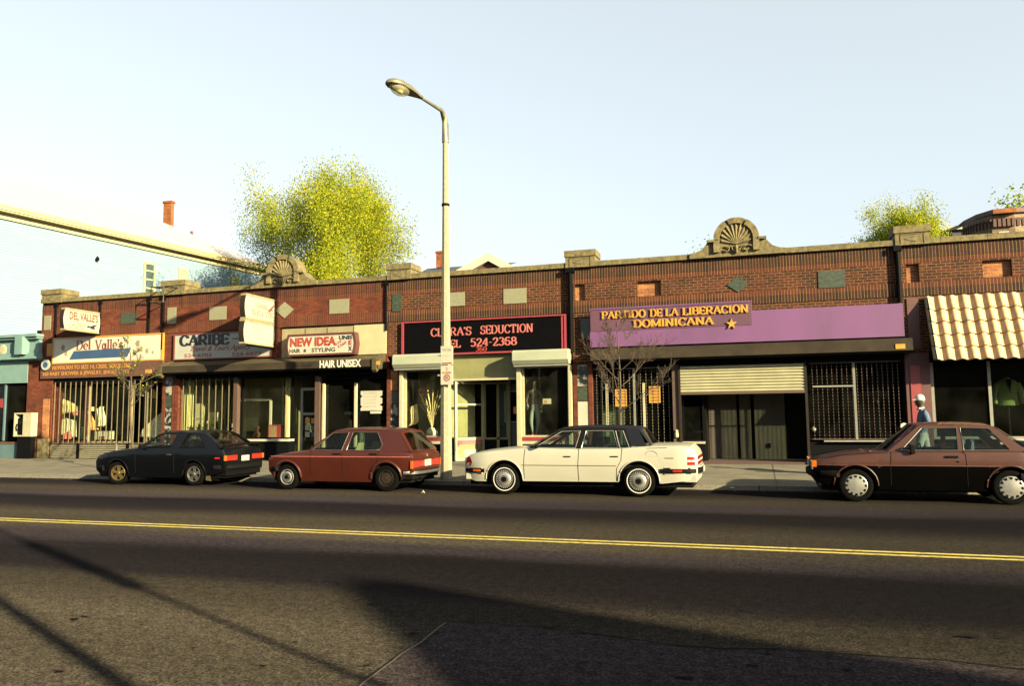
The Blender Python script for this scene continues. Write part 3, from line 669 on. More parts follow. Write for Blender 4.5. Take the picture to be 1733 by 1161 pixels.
# ================================================================== DEL VALLE'S (leftmost shop)
pbox('lintel', -24.1, -19.3, FY+.015, FY+.4, 2.95, 3.12, black_paint)
xr0, xr1 = -24.08, -19.32
c = MB()                                             # ribbed metal stall riser
for k in range(7):
    z = BASE+.03+k*.068; c.box(xr0, xr1, FY-.012, FY+.2, z, z+.044, slat_m); c.box(xr0, xr1, FY+.03, FY+.2, z+.044, z+.068, black_paint)
c.build('stall_riser', shop, merge=False)
for u in (132, 216): pbox('riser_post', U(u, 765)-.05, U(u, 765)+.07, FY-.03, FY+.1, BASE, .8, black_paint)
pbox('riser_post', U(197, 765)-.02, U(197, 765)+.03, FY-.03, FY+.1, BASE, .8, alu)
pbox('window_sill', xr0, xr1, FY-.02, FY+.35, .77, .82, wood_post)
window(-24.05, -22.75, .82, 2.95, FY+.22, dkred, glass_open, .07)
window(-22.65, -20.75, .82, 2.95, FY+.22, panel_tan, glass_open, .05)
window(-20.15, -19.35, .82, 2.95, FY+.22, bar_m, glass_open, .05)
pbox('door', -20.7, -20.2, FY+.5, FY+.55, BASE, 2.9, black_paint)
c = MB(); xb = -23.98; c.box(-24.05, -19.35, FY-.02, FY, .80, .835, bar_m)
while xb < -19.4:
    c.box(xb-.011, xb+.011, FY-.022, FY-.002, .78, 2.98, bar_m); xb += .235
c.build('window_bars', shop, merge=False)
# baby clothes and toys in the window
def drape(name, label, cat, pts, Y, mt, th=.10, group=None, seed=1):
    """hanging cloth: outline with fold ripples and real thickness"""
    rr = random.Random(seed); zs = [p[1] for p in pts]; xs = [p[0] for p in pts]
    cx_, z0 = sum(xs)/len(xs), min(zs); z1 = max(zs); n = 14; rows = []
    def span(z):
        r_ = []
        for k in range(len(pts)):
            a, b_ = pts[k], pts[(k+1) % len(pts)]
            if (a[1]-z)*(b_[1]-z) <= 0 and abs(a[1]-b_[1]) > 1e-6: r_.append(a[0]+(b_[0]-a[0])*(z-a[1])/(b_[1]-a[1]))
        return (min(r_), max(r_)) if r_ else (cx_, cx_)
    front, bk = [], []
    for i in range(9):
        z = z0+.002+(z1-z0-.004)*i/8; a, b_ = span(z); front.append([(a+(b_-a)*k/n, Y-th/2*math.sin(math.pi*k/n)-.018*math.sin(k*2.3+seed)*math.sin(math.pi*k/n), z) for k in range(n+1)])
        bk.append([(a+(b_-a)*k/n, Y+th/2*math.sin(math.pi*k/n), z) for k in range(n+1)])
    c = MB(); c.grid(front, mt); c.grid([r_[::-1] for r_ in bk], mt)
    for st in (0, 8): c.grid([front[st], bk[st]], mt)
    return c.build(name, smooth=60, label=label, cat=cat, group=group, org=(cx_, Y, z0))
YG = FY+.5
cl_y = pm('cream_cloth', (1.1, 0.95, 0.45), (0.8, 0.65, 0.3), 12, .9); cl_w = pm('white_cloth', (1.1, 1.05, 0.78), (0.75, 0.72, 0.52), 14, .9)
cl_p = pm('pink_cloth', (0.85, 0.2, 0.18), (0.6, 0.13, 0.13), 14, .9); cl_g = pm('pale_green_cloth', (0.5, 0.62, 0.4), (0.32, 0.42, 0.27), 14, .9); cl_o = pm('orange_cloth', (1.1, 0.58, 0.18), (0.75, 0.33, 0.1), 14, .9)
def poly_px(l, Y): return [(W(u, v, Y).x, W(u, v, Y).z) for u, v in l]
drape('baby_clothes', 'cream baby jacket hanging high in the leftmost barred window', 'clothing', poly_px([(98,672),(110,676),(131,686),(131,700),(115,692),(104,698),(98,706)], YG), YG, cl_y, seed=1)
drape('baby_clothes', 'white frilled baby gown low in the leftmost barred window', 'clothing', poly_px([(99,712),(112,708),(122,716),(129,712),(130,742),(100,744)], YG), YG, cl_w, seed=2)
drape('baby_clothes', 'small red bonnet between the cream jacket and the white gown', 'clothing', poly_px([(118,694),(130,694),(130,703),(122,703)], YG), YG+.05, cl_p, .12, seed=3)
drape('baby_clothes', 'coral baby blanket folded at the foot of the leftmost barred window', 'blanket', poly_px([(106,735),(122,729),(124,743),(104,743)], YG-.08), YG-.12, cl_p, .12, seed=4)
drape('child_dress', 'orange flared child dress in the middle of the barred children\'s shop window', 'dress', poly_px([(143,706),(150,696),(156,704),(168,728),(142,732)], YG), YG, cl_o, .2, seed=5)
drape('child_dress', 'cream child dress hanging above the orange flared dress', 'dress', poly_px([(145,688),(156,689),(156,696),(145,697)], YG), YG+.1, cl_y, .14, seed=6)
drape('christening_gown', 'long pale gown draped behind the bars right of the orange dress', 'gown', poly_px([(163,692),(174,688),(182,716),(176,722),(163,722)], YG), YG, cl_w, .2, seed=7)
drape('lace_curtain', 'pale lace drape sweeping down at the right end of the barred window', 'curtain', poly_px([(278,695),(280,745),(236,744),(240,728),(262,706)], YG), YG, cl_w, .1, seed=8)
drape('child_dress', 'small pale green dress low between the two left windows', 'dress', poly_px([(137,722),(146,722),(147,744),(136,744)], YG), YG, cl_g, .14, seed=9)
c = MB(); p = poly_px([(166,730),(190,730),(190,744),(166,744)], YG); c.box(p[0][0], p[1][0], YG-.1, YG+.1, p[2][1], p[0][1], white_sign); c.box(p[0][0]+.15, p[0][0]+.4, YG-.106, YG-.1, p[2][1], p[2][1]+.12, red_paint)
c.build('gift_box', org=(p[0][0], YG, p[2][1]), label='white display box with a red mark at the foot of the barred window', cat='box')
drape('hanging_toys', 'orange hanging toys high behind the bars at the right', 'toy', poly_px([(242,664),(246,657),(258,657),(262,674),(243,673)], YG), YG+.1, cl_o, .2, seed=11)
# fascia sign
t = thing('fascia_sign', 'long white shop sign reading Del Valle\'s above a blue band, over the barred window', 'sign', (-21.7, FY, 3.66))
c = MB(); c.box(-24.1, -19.3, FY-.06, FY+.01, 3.655, 4.565, bright_sign); c.build('board', t)
c = MB()
for q in ((-24.12, -24.07, 3.64, 4.58), (-19.33, -19.28, 3.64, 4.58), (-24.07, -19.33, 3.64, 3.68), (-24.07, -19.33, 4.54, 4.58)): c.box(q[0], q[1], FY-.08, FY+.01, q[2], q[3], yellow_let)
c.build('frame', t, merge=False)
c = MB(); z0, z1 = 3.78, 4.08; c.poly([(-23.34, z0), (-20.78, z0+.02), (-20.62, z1+.03), (-23.15, z1)], FY-.064, FY-.055, blue_band); c.build('blue_band', t)
c = MB(); serif(c, "Del", (-23.05, -22.38, 4.12, 4.45), FY-.064, brownred_let, .006, .17, .06); serif(c, "Valle's", (-22.2, -20.95, 4.10, 4.44), FY-.064, brownred_let, .006, .17, .06); c.build('lettering', t, merge=False)
c = MB()
for (x, z, s_) in ((-23.65, 4.22, .11), (-23.5, 4.0, .09), (-20.35, 4.25, .12), (-20.2, 4.05, .1), (-19.95, 3.98, .09), (-19.7, 3.92, .06), (-20.5, 3.9, .07)):
    c.poly([(x+math.cos(a)*s_*(1 if k % 2 else .55), z+math.sin(a)*s_) for k, a in enumerate([j*math.pi/5 for j in range(10)])], FY-.064, FY-.055, panel_tan)
c.build('faded_flowers', t)
t = thing('lettering_band', 'brown board of orange capitals reading newborn to size 14, under the Del Valle\'s sign', 'sign', (-22, FY-.1, 3.2))
c = MB(); c.box(-24.6, -19.25, FY-.10, FY+.01, 3.12, 3.63, brown_txt); c.build('board', t)
c = MB(); sans(c, 'NEWBORN TO SIZE 14, CRIBS, STROLLERS', (-24.05, -20.6, 3.40, 3.58), FY-.106, orange_let, .006, .02)
sans(c, '360 BABY SHOWER & JEWELRY, SHOES TOYS', (-24.5, -20.65, 3.18, 3.36), FY-.106, orange_let, .006, .02); c.build('lettering', t, merge=False)
c = MB(); c.box(-19.95, -19.68, FY-.112, FY-.10, 3.2, 3.33, yellow_let); c.build('sticker', t)
c = MB(); c.lathe([(0, -.03), (.2, -.03), (.2, 0), (0, 0)], (-24.32, FY-.13, 3.62), grey_sign, 20, 'y'); c.lathe([(0, -.004), (.11, -.004), (.11, 0)], (-24.32, FY-.16, 3.62), blue_band, 16, 'y')
c.build('round_sign', label='round pale emblem with blue centre at the left end of the lettered board', cat='sign', org=(-24.32, FY, 3.42))
c = MB(); c.box(-24.45, -24.22, FY-.012, FY+.005, 3.95, 4.4, orange_let); c.build('small_notice', label='small orange notice on the brick left of the Del Valle\'s sign', cat='notice', org=(-24.3, FY, 3.95))
def bulge_sign(name, label, X, ya, yb, z0, z1, th, face_m, rim_m, txt=None, bracket=True):
    """box sign standing out from the wall, broad faces towards +X and -X, edges bowed"""
    t = thing(name, label, 'sign', (X, (ya+yb)/2, z0))
    n = 8; out = []
    bw = .07
    for k in range(n+1): a = math.pi*k/n; out.append((ya-bw*math.sin(a)*1.0, z0+(z1-z0)*k/n))
    for k in range(n, -1, -1): a = math.pi*k/n; out.append((yb+bw*math.sin(a)*.8, z0+(z1-z0)*k/n))
    c = MB(); c.poly(out, X-th/2, X+th/2, face_m, plane='yz'); c.build('sign_face', t)
    c = MB()
    for zz in (z0, z1): c.box(X-th/2-.015, X+th/2+.015, ya-.02, yb+.02, zz-.03, zz+.03, rim_m)
    for k in range(n): c.face([(X-th/2, out[k][0]-.012, out[k][1]), (X+th/2, out[k][0]-.012, out[k][1]), (X+th/2, out[k+1][0]-.012, out[k+1][1]), (X-th/2, out[k+1][0]-.012, out[k+1][1])], brown_m)
    c.build('rim', t, merge=False)
    if bracket:
        c = MB(); c.tube([(X, yb+.02, z0-.06), (X, FY, z0-.06)], .025, black_paint); c.tube([(X, ya+.2, z0-.06), (X, yb, z0-.06)], .02, black_paint); c.build('bracket', t)
    if txt:
        c = MB(); c.frame((X+th/2, ya, z0), (0, 1, 0), (-1, 0, 0), (0, 0, 1)); txt(c, yb-ya, z1-z0); c.frame(); c.build('lettering', t, merge=False)
    return t
Xs = WX(165, 526, -22.1); XD = -22.1
yb = FY-.12; pa = WX(108, 522, XD); pb_ = WX(107, 557, XD)
proj_let = pm('orange_brown_lettering', (.20, .07, .012), (.16, .05, .01), 12, .6); proj_grey = pm('worn_grey_lettering', (.20, .19, .15), (.26, .245, .19), 12, .6)
def dv(c, L_, H_):
    sans(c, "DEL VALLE'S", (.12*L_, .97*L_, .50*H_, .90*H_), -.006, proj_let, .005, .02)
    sans(c, 'CHILDREN', (.12*L_, .60*L_, .10*H_, .40*H_), -.006, proj_grey, .005)
    c.poly([(.64*L_, .18*H_), (.72*L_, .22*H_), (.78*L_, .16*H_), (.90*L_, .15*H_), (.86*L_, .25*H_), (.97*L_, .42*H_), (.82*L_, .34*H_), (.76*L_, .28*H_), (.66*L_, .30*H_)], -.006, -.001, black_let)
bulge_sign('projecting_sign', 'small white box sign reading Del Valle\'s with a bird, standing out from the brick', XD, pa.y, yb, pb_.z, pa.z, .16, proj_face, panel_tan, dv)

# ================================================================== CARIBE
pbox('lintel', -18.78, -10.88, FY+.015, FY+.4, 2.95, 3.12, black_paint)
window(-18.66, U(395), .95, 2.98, FY+.2, bar_m, glass_open, .06)
window(U(403), U(490), .95, 2.98, FY+.2, black_paint, glass_open, .05)
pbox('stall_riser', -18.78, U(489), FY+.02, FY+.3, BASE, .9, black_paint)
pbox('window_sill', -18.7, U(396), FY-.03, FY+.3, .9, .95, wood_post); pbox('window_sill', U(403), U(490), FY-.05, FY+.3, .88, .95, white_sign)
pbox('window_post', U(396), U(402.5), FY-.05, FY+.12, BASE, 2.98, wood_post)
pbox('window_post', -18.77, -18.64, FY-.01, FY+.2, BASE, 2.98, brick_l)
c = MB(); xb = -18.45
while xb < U(394): c.box(xb-.011, xb+.011, FY+.005, FY+.025, .95, 3.0, bar_m); xb += .26
c.build('window_bars', shop, merge=False)
def curt(name, label, u0, u1, z0, z1, Y, mt, group=None, n=22, amp=.035):
    x0, x1 = U(u0, 690, Y), U(u1, 690, Y); rows = []
    for z in (z0, z1): rows.append([(x0+(x1-x0)*k/(n*2), Y+amp*math.sin(k*1.57), z) for k in range(n*2+1)])
    c = MB(); c.grid(rows, mt); c.grid([[(p[0], p[1]+.012, p[2]) for p in r_] for r_ in rows], mt)
    return c.build(name, smooth=70, label=label, cat='blind', org=((x0+x1)/2, Y, z0))
curt('vertical_blind', 'pale yellow slatted blind filling the left of the travel agency window', 303, 327, .95, 2.95, FY+.42, curtain)
curt('vertical_blind', 'narrow pale blind at the right end of the agency office window', 478, 490, .95, 2.95, FY+.6, curtain, n=6)
c = MB(); x0 = U(333, 700, FY+.9); x1 = U(344, 700, FY+.9); c.box(x0, x1, FY+.8, FY+1.1, BASE, 2.15, cream); c.box(x0-.04, x1+.04, FY+.77, FY+1.12, 1.62, 1.66, panel_tan)
c.build('display_stand', label='tall cream display stand behind the barred agency window', cat='stand', org=(x0, FY+.9, BASE))
c = MB(); x0 = U(356, 700, FY+.9); x1 = U(366, 700, FY+.9); c.box(x0, x1, FY+.8, FY+1.0, BASE, 1.85, cl_y); c.box(x0, x1, FY+.79, FY+.8, 1.35, 1.45, red_paint)
c.build('poster_stand', label='yellow poster stand with a red stripe behind the agency plants', cat='stand', org=(x0, FY+.9, BASE))
plant_leaf = leafmat('dark_house_plant', (.08, .12, .04), (.03, .05, .02), .2)
def houseplant(u, label, h, Y=FY+.4, z0=.95, n=26, mt=None):
    x = U(u, 730, Y); t = thing('potted_plant', label, 'plant', (x, Y, z0)); rr = random.Random(u)
    c = MB(); c.lathe([(0, 0), (.08, 0), (.1, .16), (.09, .16), (0, .14)], (x, Y, z0), brown_txt, 14); c.build('pot', t, smooth=40)
    c = MB()
    for k in range(n):
        a = rr.uniform(0, 6.28); l_ = rr.uniform(.5, 1)*h; sp_ = rr.uniform(.1, .75)*h*.7
        p0 = Vector((x, Y, z0+.14)); p1 = p0+Vector((math.cos(a)*sp_*.5, math.sin(a)*sp_*.25, l_*.7)); p2 = p0+Vector((math.cos(a)*sp_, math.sin(a)*sp_*.4, l_))
        w_ = Vector((-math.sin(a), math.cos(a)*.5, .25)).normalized()*.045
        c.face([p0, p1-w_, p2], mt or plant_leaf); c.face([p0, p2, p1+w_], mt or plant_leaf)
    c.build('leaves', t, merge=False)
houseplant(324, 'small dark plant at the left of the agency window, in front of the blind', .35)
houseplant(338, 'dark plant in front of the cream display stand', .42)
houseplant(352, 'bushy dark plant below the yellow poster stand', .5)
houseplant(372, 'tall leafy plant near the right end of the barred agency window', .62, n=34)
houseplant(388, 'leafy plant beside the brown window post', .45)
# office seen in the right-hand window
b = MB(); Yo = FY+.75
x0, x1 = U(458, 676, Yo), U(461, 676, Yo)
t = thing('service_counter', 'cream framed counter hatch inside the travel agency', 'counter', (U(440, 740, Yo), Yo, .5))
za, zb = W(430, 677, Yo).z, W(430, 741, Yo).z; xa, xb_ = U(403, 676, Yo), U(459, 676, Yo)
c = MB(); c.box(xa, xb_, Yo-.02, Yo+.03, za-.03, za+.04, white_sign); c.box(xb_-.05, xb_+.03, Yo-.022, Yo+.032, zb, za-.03, white_sign); c.build('frame', t, merge=False)
c = MB(); c.box(xa-.6, U(487, 741, Yo), Yo-.35, Yo+.25, zb-.08, zb, white_sign); c.build('top', t)
c = MB(); c.box(xa-.6, U(487, 741, Yo), Yo-.1, Yo+.2, BASE, zb-.08, plywood); c.build('front', t)
c = MB(); p = poly_px([(413,707),(439,707),(439,730),(413,730)], FY+2.4); c.box(p[0][0], p[1][0], FY+2.3, FY+2.36, p[2][1], p[0][1], curtain); c.build('wall_map', label='square yellow chart on the agency back wall', cat='chart', org=(p[0][0], FY+2.3, p[2][1]))
c = MB(); p = poly_px([(402,717),(414,717),(415,745),(402,745)], Yo); c.box(p[0][0], p[1][0], Yo-.3, Yo-.26, zb, p[0][1], white_sign); c.build('standing_card', label='white upright card at the left end of the agency counter', cat='card', org=(p[0][0], Yo-.3, zb))
c = MB(); p = poly_px([(463,719),(483,719),(482,741),(460,741)], Yo); c.box(p[0][0], p[1][0], Yo-.3, Yo-.15, zb, p[0][1], red_paint)
for k in range(5): c.box(p[0][0]+.04+k*.06, p[0][0]+.075+k*.06, Yo-.305, Yo-.3, zb+.03, p[0][1]-.04, panel_tan)
c.build('brochure_rack', label='red brochure rack at the right end of the agency counter', cat='rack', org=(p[0][0], Yo-.2, zb))
c = MB(); x = U(420, 735, Yo); c.box(x, x+.3, Yo-.1, Yo+.1, zb, zb+.22, black_paint); c.build('office_machine', label='black office machine on the agency counter', cat='machine', org=(x, Yo, zb))
c = MB(); x = U(436, 735, Yo); c.tube([(x, Yo-.1, zb), (x+.05, Yo-.1, zb+.14), (x+.02, Yo-.1, zb+.22), (x+.08, Yo-.1, zb+.38)], [.10, .12, .05, .06], brown_txt, 8); c.build('carved_figurine', label='small brown figurine beside the black office machine', cat='figurine', org=(x, Yo-.1, zb))
# sign board
t = thing('fascia_sign', 'pale grey travel agency sign reading Caribe in heavy dark capitals with phone numbers', 'sign', (-17, FY, 3.63))
c = MB(); c.box(-18.83, -14.98, FY-.05, FY+.01, 3.63, 4.49, grey_sign); c.build('board', t)
c = MB()
for q in ((-18.85, -18.79, 3.61, 4.51), (-15.02, -14.96, 3.61, 4.51), (-18.79, -15.02, 3.61, 3.65), (-18.79, -15.02, 4.46, 4.51)): c.box(q[0], q[1], FY-.065, FY+.01, q[2], q[3], brownred_let)
c.build('frame', t, merge=False)
c = MB(); serif(c, 'CARIBE', (-18.6, -16.62, 4.10, 4.44), FY-.054, black_let, .006, .27, .12, .12); c.box(-16.5, -16.15, FY-.056, FY-.05, 4.25, 4.28, black_let); c.build('main_lettering', t, merge=False)
c = MB(); sans(c, 'Travel & Tours Agency', (-18.15, -15.75, 3.84, 4.07), FY-.055, red_let, .006, .012, .45)
sans(c, '524-6703', (-18.4, -17.3, 3.70, 3.82), FY-.055, red_let, .006, .02); sans(c, '524-6877', (-16.5, -15.35, 3.68, 3.80), FY-.055, red_let, .006, .02); c.build('small_lettering', t, merge=False)
# double projecting sign
XC = W(461, 508, FY-.1).x
q1, q2, q3 = WX(413, 498, XC), WX(411, 539, XC), WX(411, 580, XC)
def cb(c, L_, H_):
    sans(c, 'CARIBE', (.34*L_, .74*L_, .52*H_, .70*H_), -.006, proj_grey, .005); sans(c, 'TRAVEL & TOURS', (.18*L_, .95*L_, .16*H_, .42*H_), -.006, proj_grey, .005)
    c.frame((XC+.18/2, q1.y, q2.z+.02), (0, 1, 0), (-1, 0, 0), (0, 0, 1))
    c.poly([(.70*L_, .50*H_), (.80*L_, .53*H_), (.90*L_, .68*H_), (.98*L_, .80*H_), (.99*L_, .73*H_), (.92*L_, .60*H_), (.94*L_, .50*H_), (.88*L_, .52*H_), (.84*L_, .44*H_), (.78*L_, .40*H_), (.80*L_, .48*H_)], -.007, -.001, red_let)
bulge_sign('projecting_sign', 'white box sign with a red aeroplane, standing out above the Caribe board', XC, q1.y, FY-.12, q2.z+.02, q1.z, .18, proj_face, panel_tan, cb, False)
bulge_sign('projecting_sign', 'blank white box sign hung below the red aeroplane sign', XC, q2.y, FY-.12, q3.z, q2.z-.05, .18, proj_face, panel_tan, None)
# empty iron sign frame on the parapet
t = MB(); xa, xb_ = U(277, 500), U(300, 500); za, zb = W(288, 488, FY).z, W(288, 515, FY).z
t.tube([(xa, FY-.02, za), (xa+.05, FY-.65, za-.05), (xa+.05, FY-.65, zb), (xa, FY-.02, zb), (xa, FY-.02, za)], .022, black_paint, 6)
t.tube([(xa+.05, FY-.65, za-.05), (xb_, FY-.65, za-.07), (xb_, FY-.65, zb-.02), (xa+.05, FY-.65, zb)], .03, olive_m, 6)
t.tube([(xb_, FY-.65, za-.07), (xb_+.1, FY-.02, za-.02)], .018, black_paint, 6)
t.build('sign_bracket', label='empty iron sign frame standing out below the second pier cap from the left', cat='frame', org=(xa, FY, zb))
# brown metal awning housing along Caribe and New Idea
t = thing('awning', 'dark olive metal awning box lettered hair unisex, along the travel agency and the hair salon', 'awning', (-15, FY-.4, 3.1))
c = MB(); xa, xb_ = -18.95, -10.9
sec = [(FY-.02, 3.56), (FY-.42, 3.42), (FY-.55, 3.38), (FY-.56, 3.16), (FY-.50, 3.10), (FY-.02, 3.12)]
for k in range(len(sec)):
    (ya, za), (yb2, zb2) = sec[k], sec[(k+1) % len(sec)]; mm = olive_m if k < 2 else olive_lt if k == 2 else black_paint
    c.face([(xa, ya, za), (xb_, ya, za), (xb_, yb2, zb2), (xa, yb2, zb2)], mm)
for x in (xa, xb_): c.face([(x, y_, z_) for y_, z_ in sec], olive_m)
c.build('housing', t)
for x in (xa, xb_-.12):
    c = MB(); c.poly([(FY-.0, 3.6), (FY-.45, 3.46), (FY-.60, 3.40), (FY-.60, 3.05), (FY-.52, 2.98), (FY-.4, 3.08), (FY, 3.1)], x-.05, x+.09, olive_m, plane='yz'); c.build('end_cap', t)
xh0, xh1 = U(541, 616, FY-.56), U(611, 616, FY-.56)
c = MB(); sans(c, 'HAIR UNISEX', (xh0, xh1, W(575, 622, FY-.56).z, W(575, 609, FY-.56).z), FY-.568, white_let, .006, .03); c.build('lettering', t, merge=False)
c = MB(); xh0, xh1 = U(493, 616, FY-.56), U(528, 616, FY-.56); sans(c, '524-3360', (xh0, xh1, 3.2, 3.31), FY-.566, brown_m, .004, .0); c.build('faded_lettering', t, merge=False)
c = MB(); xh0 = U(630, 616, FY-.56); c.box(xh0, xh0+.26, FY-.572, FY-.56, 3.2, 3.31, yellow_let); c.build('sticker', t)

# ================================================================== NEW IDEA hair salon
t = shop
c = MB(); c.box(-14.62, -12.0, FY-.02, FY+.01, 3.56, 4.5, panel_tan); c.build('fascia_panel', t)
c = MB(); c.box(-11.99, -10.88, FY-.03, FY+.01, 3.58, 4.52, panel_yel); c.build('fascia_panel', t)
c = MB()
for x in (-13.75, -12.95, -12.0): c.box(x, x+.015, FY-.034, FY-.018, 3.56, 4.48, brown_txt)
c.box(-14.62, -10.88, FY-.04, FY+.01, 4.52, 4.57, black_paint); c.build('panel_trim', t, merge=False)
t = thing('box_sign', 'white sign in a dark red frame reading New Idea hair styling unisex', 'sign', (-13.1, FY-.2, 3.59))
Yn = FY-.26; xa, xb_ = U(490, 585, Yn), U(597, 580, Yn); za, zb = 3.64, 4.22
o_ = [(xa+.05*math.sin(0)+(-.06*math.sin(math.pi*k/8)), za+(zb-za)*k/8) for k in range(9)]
o2 = [(xb_+.06*math.sin(math.pi*k/8), zb-(zb-za)*k/8) for k in range(9)]
c = MB(); c.poly(o_[::-1]+o2[::-1], Yn, Yn+.05, white_sign); c.build('sign_face', t)
g_ = .06
o3 = [(x-g_, z+(g_ if k > 6 else -g_ if k < 2 else 0)) for k, (x, z) in enumerate(o_)]; o4 = [(x+g_, z+(g_ if k < 2 else -g_ if k > 6 else 0)) for k, (x, z) in enumerate(o2)]
c = MB(); c.poly(o3[::-1]+o4[::-1], Yn-.02, FY-.03, dkred, holes=[o_+o2]); c.build('frame', t)
c = MB(); wl = xb_-xa
sans(c, 'NEW IDEA', (xa+.02, xa+.74*wl, za+.24, zb-.05), Yn-.008, red_let, .006, .045)
sans(c, 'UNIS', (xa+.79*wl, xa+.99*wl, zb-.17, zb-.04), Yn-.008, black_let, .006, .03)
sans(c, 'E', (xa+.935*wl, xa+.985*wl, zb-.35, zb-.2), Yn-.008, red_let, .006, .04); sans(c, 'X', (xa+.93*wl, xa+.99*wl, zb-.53, zb-.39), Yn-.008, black_let, .006, .04)
sans(c, 'HAIR', (xa+.01, xa+.175*wl, za+.05, za+.18), Yn-.008, black_let, .006, .01); sans(c, 'STYLING', (xa+.36*wl, xa+.73*wl, za+.05, za+.18), Yn-.008, black_let, .006, .01)
cx_, cz = xa+.25*wl, za+.11; c.poly([(cx_+(.07 if k % 2 == 0 else .03)*math.sin(k*math.pi/5), cz+(.07 if k % 2 == 0 else .03)*math.cos(k*math.pi/5)) for k in range(10)], Yn-.008, Yn-.002, black_let)
ca, sa = math.cos(R(28)), math.sin(R(28)); c.frame((xa+.76*wl, Yn, za+.16), (ca, 0, sa), (0, 1, 0), (-sa, 0, ca)); sans(c, '524', (0, .22, .08, .16), -.008, red_let, .006); sans(c, '3360', (.03, .36, -.04, .05), -.008, red_let, .006); c.frame()
c.build('lettering', t, merge=False)
# salon front: recessed agency door, mirror frames and posters
pbox('window_post', U(533), U(541), FY-.02, FY+.12, BASE, 2.95, wood_post)
t_ = window(U(496), U(532), BASE+.02, 2.6, FY+.45, alu, glass_shop, .09, trans=(1.75,), name='door')
window(U(543), U(598), .35, 2.9, FY+.15, black_paint, glass_shop, .06)
window(U(601), U(655)-.05, .35, 2.9, FY+.15, black_paint, glass_shop, .06)
for u in (546, 600): pbox('pale_mullion', U(u)-.025, U(u)+.035, FY+.02, FY+.12, .35, 2.7, panel_yel)
c = MB(); rr = random.Random(5); xa, xb_ = U(503), U(530)
for i in range(3):
    for j in range(3):
        if rr.random() < .85:
            x = xa+.05+i*.22; z = 1.0+j*.22; c.box(x, x+.17, FY+.40, FY+.41, z, z+.17, rr.choice([white_sign, blue_band, cream, cl_o, grey_sign]))
c.build('door_notices', label='patchwork of small notices taped inside the recessed glass door', cat='notice', org=(xa, FY+.4, 1))
Yp = FY+.12; p = poly_px([(611,662),(647,662),(647,695),(611,695)], Yp)
xa, xb_, za, zb = p[0][0], p[1][0], p[2][1], p[0][1]; h_ = zb-za
out = [(xa, za), (xb_, za)]
for f in (.22, .62): out += [(xb_, za+h_*f), (xb_-.09, za+h_*(f+.07)), (xb_, za+h_*(f+.14))]
out += [(xb_, zb), (xa, zb)]
for f in (.80, .28): out += [(xa, za+h_*f), (xa+.06, za+h_*(f-.07)), (xa, za+h_*(f-.14))]
c = MB(); c.poly(out, Yp-.02, Yp, white_sign)
for k in range(6): sans(c, ['PERMANENTS', 'HAIR CUTS', 'COLOR', 'SETS', 'MANICURE', 'WAXING'][k], (xa+.1, xa+.1+(xb_-xa)*.62, zb-.09-k*.105, zb-.045-k*.105), Yp-.024, faded_let, .003)
c.build('price_poster', label='white notched price list poster on the dark salon window', cat='poster', org=(xa, Yp, za), merge=False)
p = poly_px([(627,696),(645,696),(645,700),(627,700)], Yp); c = MB(); c.box(p[0][0], p[1][0], Yp-.02, Yp, p[2][1], p[0][1], white_sign); c.build('small_card', label='small white card just below the notched price list', cat='card', org=(p[0][0], Yp, p[2][1]))
p = poly_px([(584,697),(597,697),(597,702),(584,702)], FY+.5)
t = thing('floor_lamp', 'slim stand with a white shade inside the hair salon', 'lamp', ((p[0][0]+p[1][0])/2, FY+.5, BASE))
c = MB(); c.box(p[0][0], p[1][0], FY+.45, FY+.55, p[2][1], p[0][1], white_sign); c.build('shade', t)
c = MB(); xm = (p[0][0]+p[1][0])/2; c.box(xm-.09, xm+.09, FY+.48, FY+.54, BASE, p[2][1], plywood); c.build('stand', t)
x = U(609, 728, FY+.6); c = MB(); c.lathe([(0, 0), (.2, 0), (.22, .25), (.16, .48), (.0, .56)], (x, FY+.6, .72), grey_sign, 16); c.lathe([(0, 0), (.05, 0), (.05, .45), (0, .45)], (x, FY+.6, BASE), alu, 10); c.build('hair_dryer_chair', label='grey hooded hair dryer inside the salon window', cat='hair dryer', org=(x, FY+.6, BASE), smooth=40)

# ================================================================== CLARA'S SEDUCTION
t = thing('fascia_sign', 'black board framed in rose red with salmon letters reading Clara\'s Seduction', 'sign', (-7.7, FY, 3.5))
c = MB(); c.box(-10.3, -5.15, FY-.05, FY+.01, 3.5, 4.5, blackboard); c.build('board', t)
c = MB()
for q in ((-10.33, -10.26, 3.47, 4.53), (-5.19, -5.11, 3.47, 4.53), (-10.26, -5.19, 3.47, 3.52), (-10.26, -5.19, 4.49, 4.53)): c.box(q[0], q[1], FY-.09, FY+.01, q[2], q[3], red_trim)
c.box(-5.28, -5.22, FY-.07, FY+.01, 3.52, 4.49, red_trim); c.build('frame', t, merge=False)
Yl = FY-.055
c = MB()
serif(c, "CLARA'S", (U(730, 558), U(799, 556), 4.05, 4.29), Yl, pink_let, .005, .17, .07)
serif(c, 'SEDUCTION', (U(814, 556), U(903, 553), 4.06, 4.30), Yl, pink_let, .005, .17, .07)
serif(c, 'TEL', (U(752, 580), U(781, 580), 3.69, 3.91), Yl, pink_let, .005, .18, .08); serif(c, '524-2368', (U(797, 577), U(876, 575), 3.70, 3.93), Yl, pink_let, .005, .18, .08)
serif(c, '360', (U(806, 590), U(825, 590), 3.55, 3.67), Yl, red_let, .005, .2, .1); c.build('lettering', t, merge=False)
